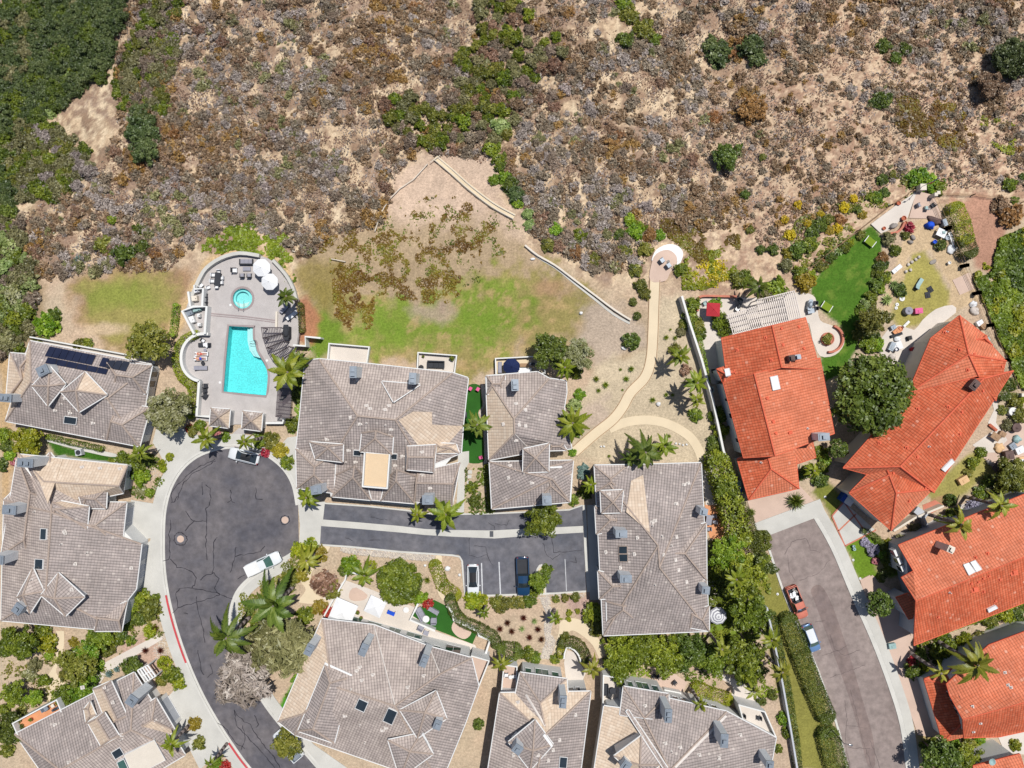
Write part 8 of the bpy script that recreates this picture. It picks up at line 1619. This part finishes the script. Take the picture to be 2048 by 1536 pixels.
# ------------------------------------------------------------------ ground cover
ground_cover('ice_plant_mat', [(760,470),(800,420),(870,390),(930,400),(960,440),(1000,470),(1010,510),(960,540),(890,575),(840,600),(760,590),(700,560),(690,520)], 'ice', 'rusty ice plant creeping over the soil above the lawn', 46, .1, 22, .2, .18, 2); ground_cover('ice_plant_mat', [(740,480),(800,420),(880,395),(960,420),(1040,440),(1030,500),(960,560),(840,590),(740,580),(700,540)], 'green', 'green ice plant tufts above the lawn', 22, .24, 18, .18, .18, 30); ground_cover('ice_plant_mat', [(640,490),(720,450),(800,470),(820,540),(780,590),(720,570),(660,540)], 'ice', 'olive brown ice plant mat left of the stairway', 40, .12, 20, .24, .18, 3); ground_cover('ice_plant_mat', [(665,560),(720,540),(750,600),(745,650),(700,660),(668,620)], 'ice', 'dark ice plant patch at the left end of the lawn', 60, -.05, 18, .24, .2, 4); ground_cover('ice_plant_mat', [(840,560),(900,540),(930,570),(900,610),(850,600)], 'ice', 'small ice plant patch on the upper lawn edge', 40, .0, 24, .24, .18, 5)
ground_cover('ice_plant_mat', [(405,500),(440,455),(520,445),(575,470),(585,520),(592,560),(578,565),(555,520),(520,505),(470,498),(425,510)], 'icegreen', 'green ground cover round the north of the pool', 80, -.25, 20, .26, .22, 6); ground_cover('ice_plant_mat', [(1320,445),(1400,430),(1470,440),(1480,490),(1455,530),(1400,520),(1370,500),(1340,470)], 'ice', 'brown ice plant mat above the viewpoint', 50, -.08, 34, .26, .25, 7); ground_cover('yellow_flower_mat', [(1360,530),(1400,500),(1460,510),(1480,545),(1440,560),(1400,580),(1370,580)], 'lime', 'lime flowering mat right of the viewpoint', 60, -.12, 30, .24, .3, 8); ground_cover('yellow_flower_mat', [(1380,530),(1450,520),(1475,550),(1440,575),(1390,570)], 'yellow', 'yellow flowers in the mat right of the viewpoint', 40, .08, 20, .2, .35, 9)
ground_cover('ice_plant_mat', [(1795,200),(1830,190),(1855,240),(1850,270),(1815,275),(1790,240)], 'ice', 'left ochre ice plant patch on the bare slope', 60, -.15, 26, .26, .3, 10); ground_cover('ice_plant_mat', [(1855,215),(1890,185),(1925,225),(1955,290),(1940,325),(1905,300),(1870,280)], 'ice', 'large ochre ice plant patch on the bare slope', 60, -.18, 30, .26, .3, 11); ground_cover('ice_plant_mat', [(1955,235),(2000,232),(2030,260),(2020,310),(1985,285)], 'icegreen', 'right ochre ice plant patch on the bare slope', 40, .0, 26, .26, .3, 12)
ground_cover('ivy_bank', [(1945,560),(1985,540),(2000,480),(2060,455),(2060,780),(2040,770),(2010,700),(1975,620)], 'green', 'dense green ivy bank at the right edge', 190, -.9, 40, .3, .6, 13); ground_cover('ivy_bank', [(1945,560),(2000,480),(2060,455),(2060,780),(2010,700)], 'lime', 'paler fresh leaves in the ivy bank at the right edge', 80, .05, 26, .3, .9, 44); ground_cover('ivy_bank', [(2000,480),(2060,455),(2060,600),(2010,560)], 'dark', 'darker leaves in the ivy bank at the right edge', 90, -.1, 40, .3, .9, 14)
ground_cover('garden_ground_cover', [(930,940),(975,935),(985,1020),(965,1028),(930,1024)], 'green', 'mixed garden plants beside the narrow house', 45, -.05, 18, .22, .3, 15); ground_cover('garden_ground_cover', [(545,880),(600,800),(605,700),(640,690),(640,730),(600,760),(600,860),(560,890)], 'bright', 'grassy strip between pool and duplex', 90, -.3, 40, .16, .15, 16); ground_cover('garden_ground_cover', [(1200,1265),(1330,1275),(1480,1275),(1560,1330),(1560,1400),(1440,1370),(1300,1350),(1210,1340)], 'green', 'low planting under the orchard row', 26, .05, 26, .24, .25, 17); ground_cover('garden_ground_cover', [(250,910),(310,900),(330,950),(300,1010),(262,980)], 'green', 'garden plants in the west front bed', 40, -.05, 20, .22, .25, 18); ground_cover('garden_ground_cover', [(255,1190),(318,1200),(330,1265),(290,1280),(250,1250)], 'olive', 'garden plants beside the lower west driveway', 40, -.05, 20, .22, .25, 19); ground_cover('garden_ground_cover', [(485,1190),(540,1150),(600,1110),(640,1100),(620,1140),(590,1170),(560,1210),(500,1280),(478,1230)], 'olive', 'olive planting along the inner bend pavement', 50, -.1, 24, .22, .3, 20); ground_cover('garden_ground_cover', [(1820,1270),(2050,1180),(2050,1250),(1900,1330),(1830,1360),(1810,1320)], 'dark', 'shady planting between the red roofed houses', 50, -.15, 24, .24, .4, 21); ground_cover('garden_ground_cover', [(0,1240),(250,1265),(240,1330),(140,1400),(60,1420),(0,1400)], 'olive', 'weedy ground cover below the west house', 16, .12, 34, .24, .2, 22); ground_cover('garden_ground_cover', [(1415,1080),(1540,1090),(1540,1250),(1500,1290),(1420,1280)], 'green', 'leafy undergrowth in the jungle planting', 45, -.05, 24, .28, .6, 23); ground_cover('garden_ground_cover', [(1560,480),(1600,440),(1700,400),(1800,350),(1830,385),(1720,460),(1640,520),(1580,550)], 'olive', 'mixed shrubs growing along the post fence', 26, .05, 24, .26, .35, 24)
def pebbles(name, poly, n, m, label, seed=1, s0=.10, s1=.24):
    r = np.random.RandomState(seed); xs = [p[0] for p in poly]; ys = [p[1] for p in poly]; mb = MB(); k = 0
    while k < n:
        x, y = r.uniform(min(xs), max(xs)), r.uniform(min(ys), max(ys))
        if not in_poly(poly, np.array([x]), np.array([y]))[0]: continue
        p = P(x, y, .04); s = r.uniform(s0, s1); a = r.uniform(0, 3); ca, sa = math.cos(a) * s, math.sin(a) * s; k += 1
        mb.add([(p.x + ca, p.y + sa, 0), (p.x - sa * .7, p.y + ca * .7, 0), (p.x - ca, p.y - sa, 0), (p.x + sa * .7, p.y - ca * .7, 0), (p.x + ca * .1, p.y + sa * .1, s * .8)], [[0, 1, 4], [1, 2, 4], [2, 3, 4], [3, 0, 4]], r.randint(2))
    tag(mb.build(name, [M[m], M['cream']]), label, 'stones', None, 'stuff')
pebbles('cobble_strip', [(682,1095),(760,1103),(870,1112),(868,1122),(820,1120),(760,1114),(700,1108),(680,1102)], 1100, 'rock', 'strip of pale cobbles below the side lane', 1); pebbles('dry_creek', [(1078,1195),(1098,1195),(1108,1240),(1100,1265),(1112,1285),(1100,1318),(1080,1318),(1092,1280),(1088,1255),(1092,1225)], 1100, 'rock', 'dry creek bed of pale stones', 2); pebbles('garden_gravel', [(258,930),(300,925),(330,930),(320,955),(290,965)], 160, 'rock', 'loose stones in the west front bed', 3, .06, .14); pebbles('garden_gravel', [(300,1275),(330,1268),(345,1330),(310,1325)], 260, 'rock', 'loose pinkish stones by the southwest walk', 4, .07, .16); pebbles('parking_edge_stones', [(930,1192),(1070,1190),(1170,1184),(1170,1194),(1060,1198),(932,1200)], 420, 'rock', 'pale stones along the lower parking kerb', 5, .07, .16); pebbles('slope_rocks', [(1400,200),(1760,120),(2040,200),(2040,380),(1700,380),(1560,420),(1420,340)], 700, 'rock', 'scattered pale rocks on the bare slope', 6, .06, .22) if False else None
# ------------------------------------------------------------------ dense oak wood and hillside brush
def mass(name, items, label, cat):
    """one joined mesh of many small crowns: items are (px,py,r,key,variant,kind,z_asp)"""
    Vs = []; lvs = []; mi = []; keys = sorted({i[3] for i in items})
    for px, py, r_, key, var, kind, za in items:
        me = crown_mesh(kind, key, var); n = len(me.polygons)
        co = np.empty(len(me.vertices) * 3, np.float32); me.vertices.foreach_get('co', co); co = co.reshape(-1, 4, 3); lv = np.empty(n, np.float32); me.attributes['lv'].data.foreach_get('value', lv)
        R_ = r_ / S; c = PT(px, py, R_ * za * .3); a = NP.uniform(0, 6.28); ca, sa = math.cos(a), math.sin(a)
        x = co[..., 0] * R_; y = co[..., 1] * R_
        Vs.append(np.stack([x * ca - y * sa + c.x, x * sa + y * ca + c.y, co[..., 2] * R_ * za + c.z], -1)); lvs.append(np.clip(lv + NP.uniform(-.22, .22), 0, 1)); mi.append(np.full(n, keys.index(key), np.int32))
    me = quads(name, np.concatenate(Vs), np.concatenate(lvs), L[keys[0]])
    for k in keys[1:]: me.materials.append(L[k])
    me.polygons.foreach_set('material_index', np.concatenate(mi)); o = bpy.data.objects.new(name, me); COL.objects.link(o); return tag(o, label, cat, None, 'stuff')
q = np.random.RandomState(31); it = []; wp = [(30,-15),(240,-15),(232,60),(226,120),(215,165),(165,150),(150,190),(110,215),(70,240),(40,270),(10,290),(-20,300),(-20,50)]
def pts_in(poly, n, md, seed):
    r = np.random.RandomState(seed); out = []; xs = [p[0] for p in poly]; ys = [p[1] for p in poly]
    for _ in range(n):
        x, y = r.uniform(min(xs), max(xs)), r.uniform(min(ys), max(ys))
        if in_poly(poly, np.array([x]), np.array([y]))[0] and all((x - a) ** 2 + (y - b) ** 2 > md * md for a, b in out): out.append((x, y))
    return out
for x, y in pts_in(wp, 2500, 14, 1): it.append((x, y, q.uniform(14, 24), ['deep', 'deep', 'dark', 'deep', 'deep'][q.randint(5)] if q.rand() > .16 else ['green', 'sage'][q.randint(2)], q.randint(3), 'tree', .8))
for x, y in pts_in([(-10,300),(20,290),(30,420),(10,450),(-15,440)], 300, 13, 2): it.append((x, y, q.uniform(13, 20), ['deep', 'dark', 'sage'][q.randint(3)], q.randint(3), 'shrub', .8))
mass('oak_wood', it, 'dense dark oak wood filling the upper left corner', 'wood')
it = []
for x, y in pts_in([(100,180),(150,140),(165,165),(140,200),(90,240),(55,250)], 500, 9, 3): it.append((x, y, q.uniform(8, 13), 'palegreen', q.randint(3), 'shrub', .7))
mass('pale_reeds', it, 'pale green feathery thicket below the oak wood', 'thicket'); it = []
for x, y in pts_in([(250,110),(280,30),(300,-10),(355,-10),(360,80),(350,140),(330,220),(300,220),(250,230),(225,200),(230,150)], 800, 12, 4): it.append((x, y, q.uniform(10, 17), ['sage', 'olive', 'dusk', 'sage', 'green'][q.randint(5)], q.randint(3), 'shrub', .8))
for x, y in pts_in([(20,290),(60,260),(120,255),(170,290),(185,340),(150,380),(90,400),(40,400),(20,350)], 800, 12, 5): it.append((x, y, q.uniform(11, 18), ['sage', 'olive', 'grey', 'green', 'sage'][q.randint(5)], q.randint(3), 'shrub', .8))
for x, y in pts_in([(-10,460),(40,440),(60,520),(70,600),(40,700),(0,720),(-10,700)], 500, 14, 6): it.append((x, y, q.uniform(11, 18), ['sage', 'palegreen', 'green', 'dusk'][q.randint(4)], q.randint(3), 'shrub', .8))
mass('slope_thicket', it, 'mixed sage and olive thicket on the left slope', 'thicket')
hp = [(230,-15),(2070,-15),(2070,380),(1900,370),(1830,345),(1700,400),(1560,520),(1480,450),(1320,470),(1280,540),(1180,540),(1080,480),(1050,420),(1010,330),(840,300),(790,350),(770,440),(690,470),(600,510),(480,440),(400,480),(330,540),(230,540),(60,560),(40,430),(170,380),(240,260)]
def hillbrush():
    r = np.random.RandomState(8); big = []; small = []; n = 30000; X = r.uniform(0, 2060, n); Y = r.uniform(-15, 560, n); ok = in_poly(hp, X, Y); n1 = vnoise(X, Y, 70, 9); n2 = vnoise(X, Y, 26, 10); n3 = vnoise(X, Y, 120, 12)
    right = np.clip((X - 1380) / 160, 0, 1) * np.clip((Y - 90) / 120, 0, 1)
    pr = .56 + .5 * n1 + .75 * n2 - .2 * right
    ok &= r.rand(n) < pr
    ok &= ~in_poly(gp, X, Y) | (r.rand(n) < .35); 
    for px_, py_, c3, c1 in zip(X[ok], Y[ok], n3[ok], n1[ok]):
        s = (3.2 + 11 * r.rand() ** 3.2) * (1 - .35 * min(1, max(0, (px_ - 1380) / 160) * max(0, (py_ - 90) / 120)))
        u = c3 + r.normal() * .45
        key = 'rust' if u > .8 else 'brown' if u > .05 else 'dusk' if u > -.42 else 'grey' if u > -.95 else 'sage'
        (big if s > 11.2 else small).append((px_, py_, s, key))
    big.sort(key=lambda b: -b[2]); small += big[230:]; big = big[:230]
    names_ = {'rust': 'rust coloured', 'brown': 'dry brown', 'dusk': 'dusky brown', 'grey': 'grey lavender', 'sage': 'dull sage green'}
    for x, y, s, k in big: shrub(x, y, s, k, 'brush', 'brush_shrub', label=f'{names_[k]} brush shrub among the scrub of the dry hillside', group=f'{names_[k]} brush shrubs on the hillside', z_asp=.7, cat='brush')
    mass('hillside_brush', [(x, y, s, k, r.randint(3), 'tuft' if s < 6.5 else 'lowbrush', .7) for x, y, s, k in small], 'countless small dry brush plants covering the hillside', 'brush'); print('brush', len(big), len(small))
hillbrush()
for i_, (k_, sc_, d_) in enumerate((('brown', 22, 16), ('grey', 28, 9), ('dusk', 18, 12))): ground_cover('dry_thatch', hp, k_, ['dry brown thatch and twigs between the hillside brush', 'grey dry stalks between the hillside brush', 'dusky dry litter between the hillside brush'][i_], d_ * 1.25, .04 + .05 * i_, sc_, .17, .22, 50 + i_, 'thatch', .7)
pergola('white framed lattice over the southwest house entrance', [[(276,1340),(296,1330),(312,1352),(292,1364)]], 2.5, 'trim', [4], 0, True, 2, sw=.22)
put('chair', 92, 1416, 30, 'grey armchair on the orange balcony', 1.2, {'*': 'capgrey'}, z=2.3); put('table', 102, 1414, 30, 'pale side table on the orange balcony', .5, {'tabletop': 'cream'}, z=2.3); put('pot', 60, 1440, 0, 'planter at the lower left of the orange balcony', .8, z=2.3); put('bbq', 108, 1420, 30, 'dark grill at the right end of the orange balcony', .7, z=2.3)
for hh, pts in ((hR3, ((1790,1104),(1797,1120),(1804,1136))), (hR4, ((1900,1388),(1907,1404),(1914,1420)))):
    for p in pts:
        c = P(p[0] - (2 if hh is hR3 else 0), p[1], 4.0); f = MB(); f.box(c, (.5, 1.0, 1.2), rad(25)); fo = f.build('window', M['trim'], hh.t); g = MB(); g.box(c - Vector((.04, 0, 0)), (.5, .8, 1.0), rad(25)); g.build('pane', M['glass'], fo)
finish_labels()
for t in PR.values():
    for c_ in list(t.children): bpy.data.objects.remove(c_)
    bpy.data.objects.remove(t)
# ------------------------------------------------------------------ light and camera
w = bpy.data.worlds.new('World'); scene.world = w; w.use_nodes = True; nt = w.node_tree; bg = nt.nodes['Background']; sky = nt.nodes.new('ShaderNodeTexSky'); sky.sky_type = 'NISHITA'; sky.sun_disc = False
SUN_EL = rad(69); SH = Vector((-.60, -.80)); az = math.atan2(-SH.x, -SH.y)
sky.sun_elevation = SUN_EL; sky.sun_rotation = az; sky.altitude = 100; nt.links.new(sky.outputs[0], bg.inputs[0]); bg.inputs[1].default_value = .075
sl = bpy.data.lights.new('sun', 'SUN'); sl.energy = 4.75; sl.angle = rad(.53); sl.color = (1, .965, .90); so = bpy.data.objects.new('sun', sl); COL.objects.link(so)
d = Vector((SH.x * math.cos(SUN_EL), SH.y * math.cos(SUN_EL), -math.sin(SUN_EL))); so.rotation_euler = d.to_track_quat('-Z', 'Y').to_euler(); so.location = (0, 0, 150)
cam = bpy.data.cameras.new('camera'); co = bpy.data.objects.new('camera', cam); COL.objects.link(co); co.location = (0, 0, CH); cam.sensor_width = 36; cam.lens = 36 / 2 * CH / (1024 / S); cam.clip_end = 3000; scene.camera = co
scene.view_settings.view_transform = 'Standard'; scene.view_settings.look = 'None'; scene.view_settings.gamma = 1; scene.view_settings.exposure = 0.0; scene.view_settings.use_curve_mapping = False
scene.cycles.max_bounces = 6; scene.cycles.diffuse_bounces = 3; scene.cycles.transparent_max_bounces = 8; scene.cycles.use_denoising = True if hasattr(scene.cycles, 'use_denoising') else True
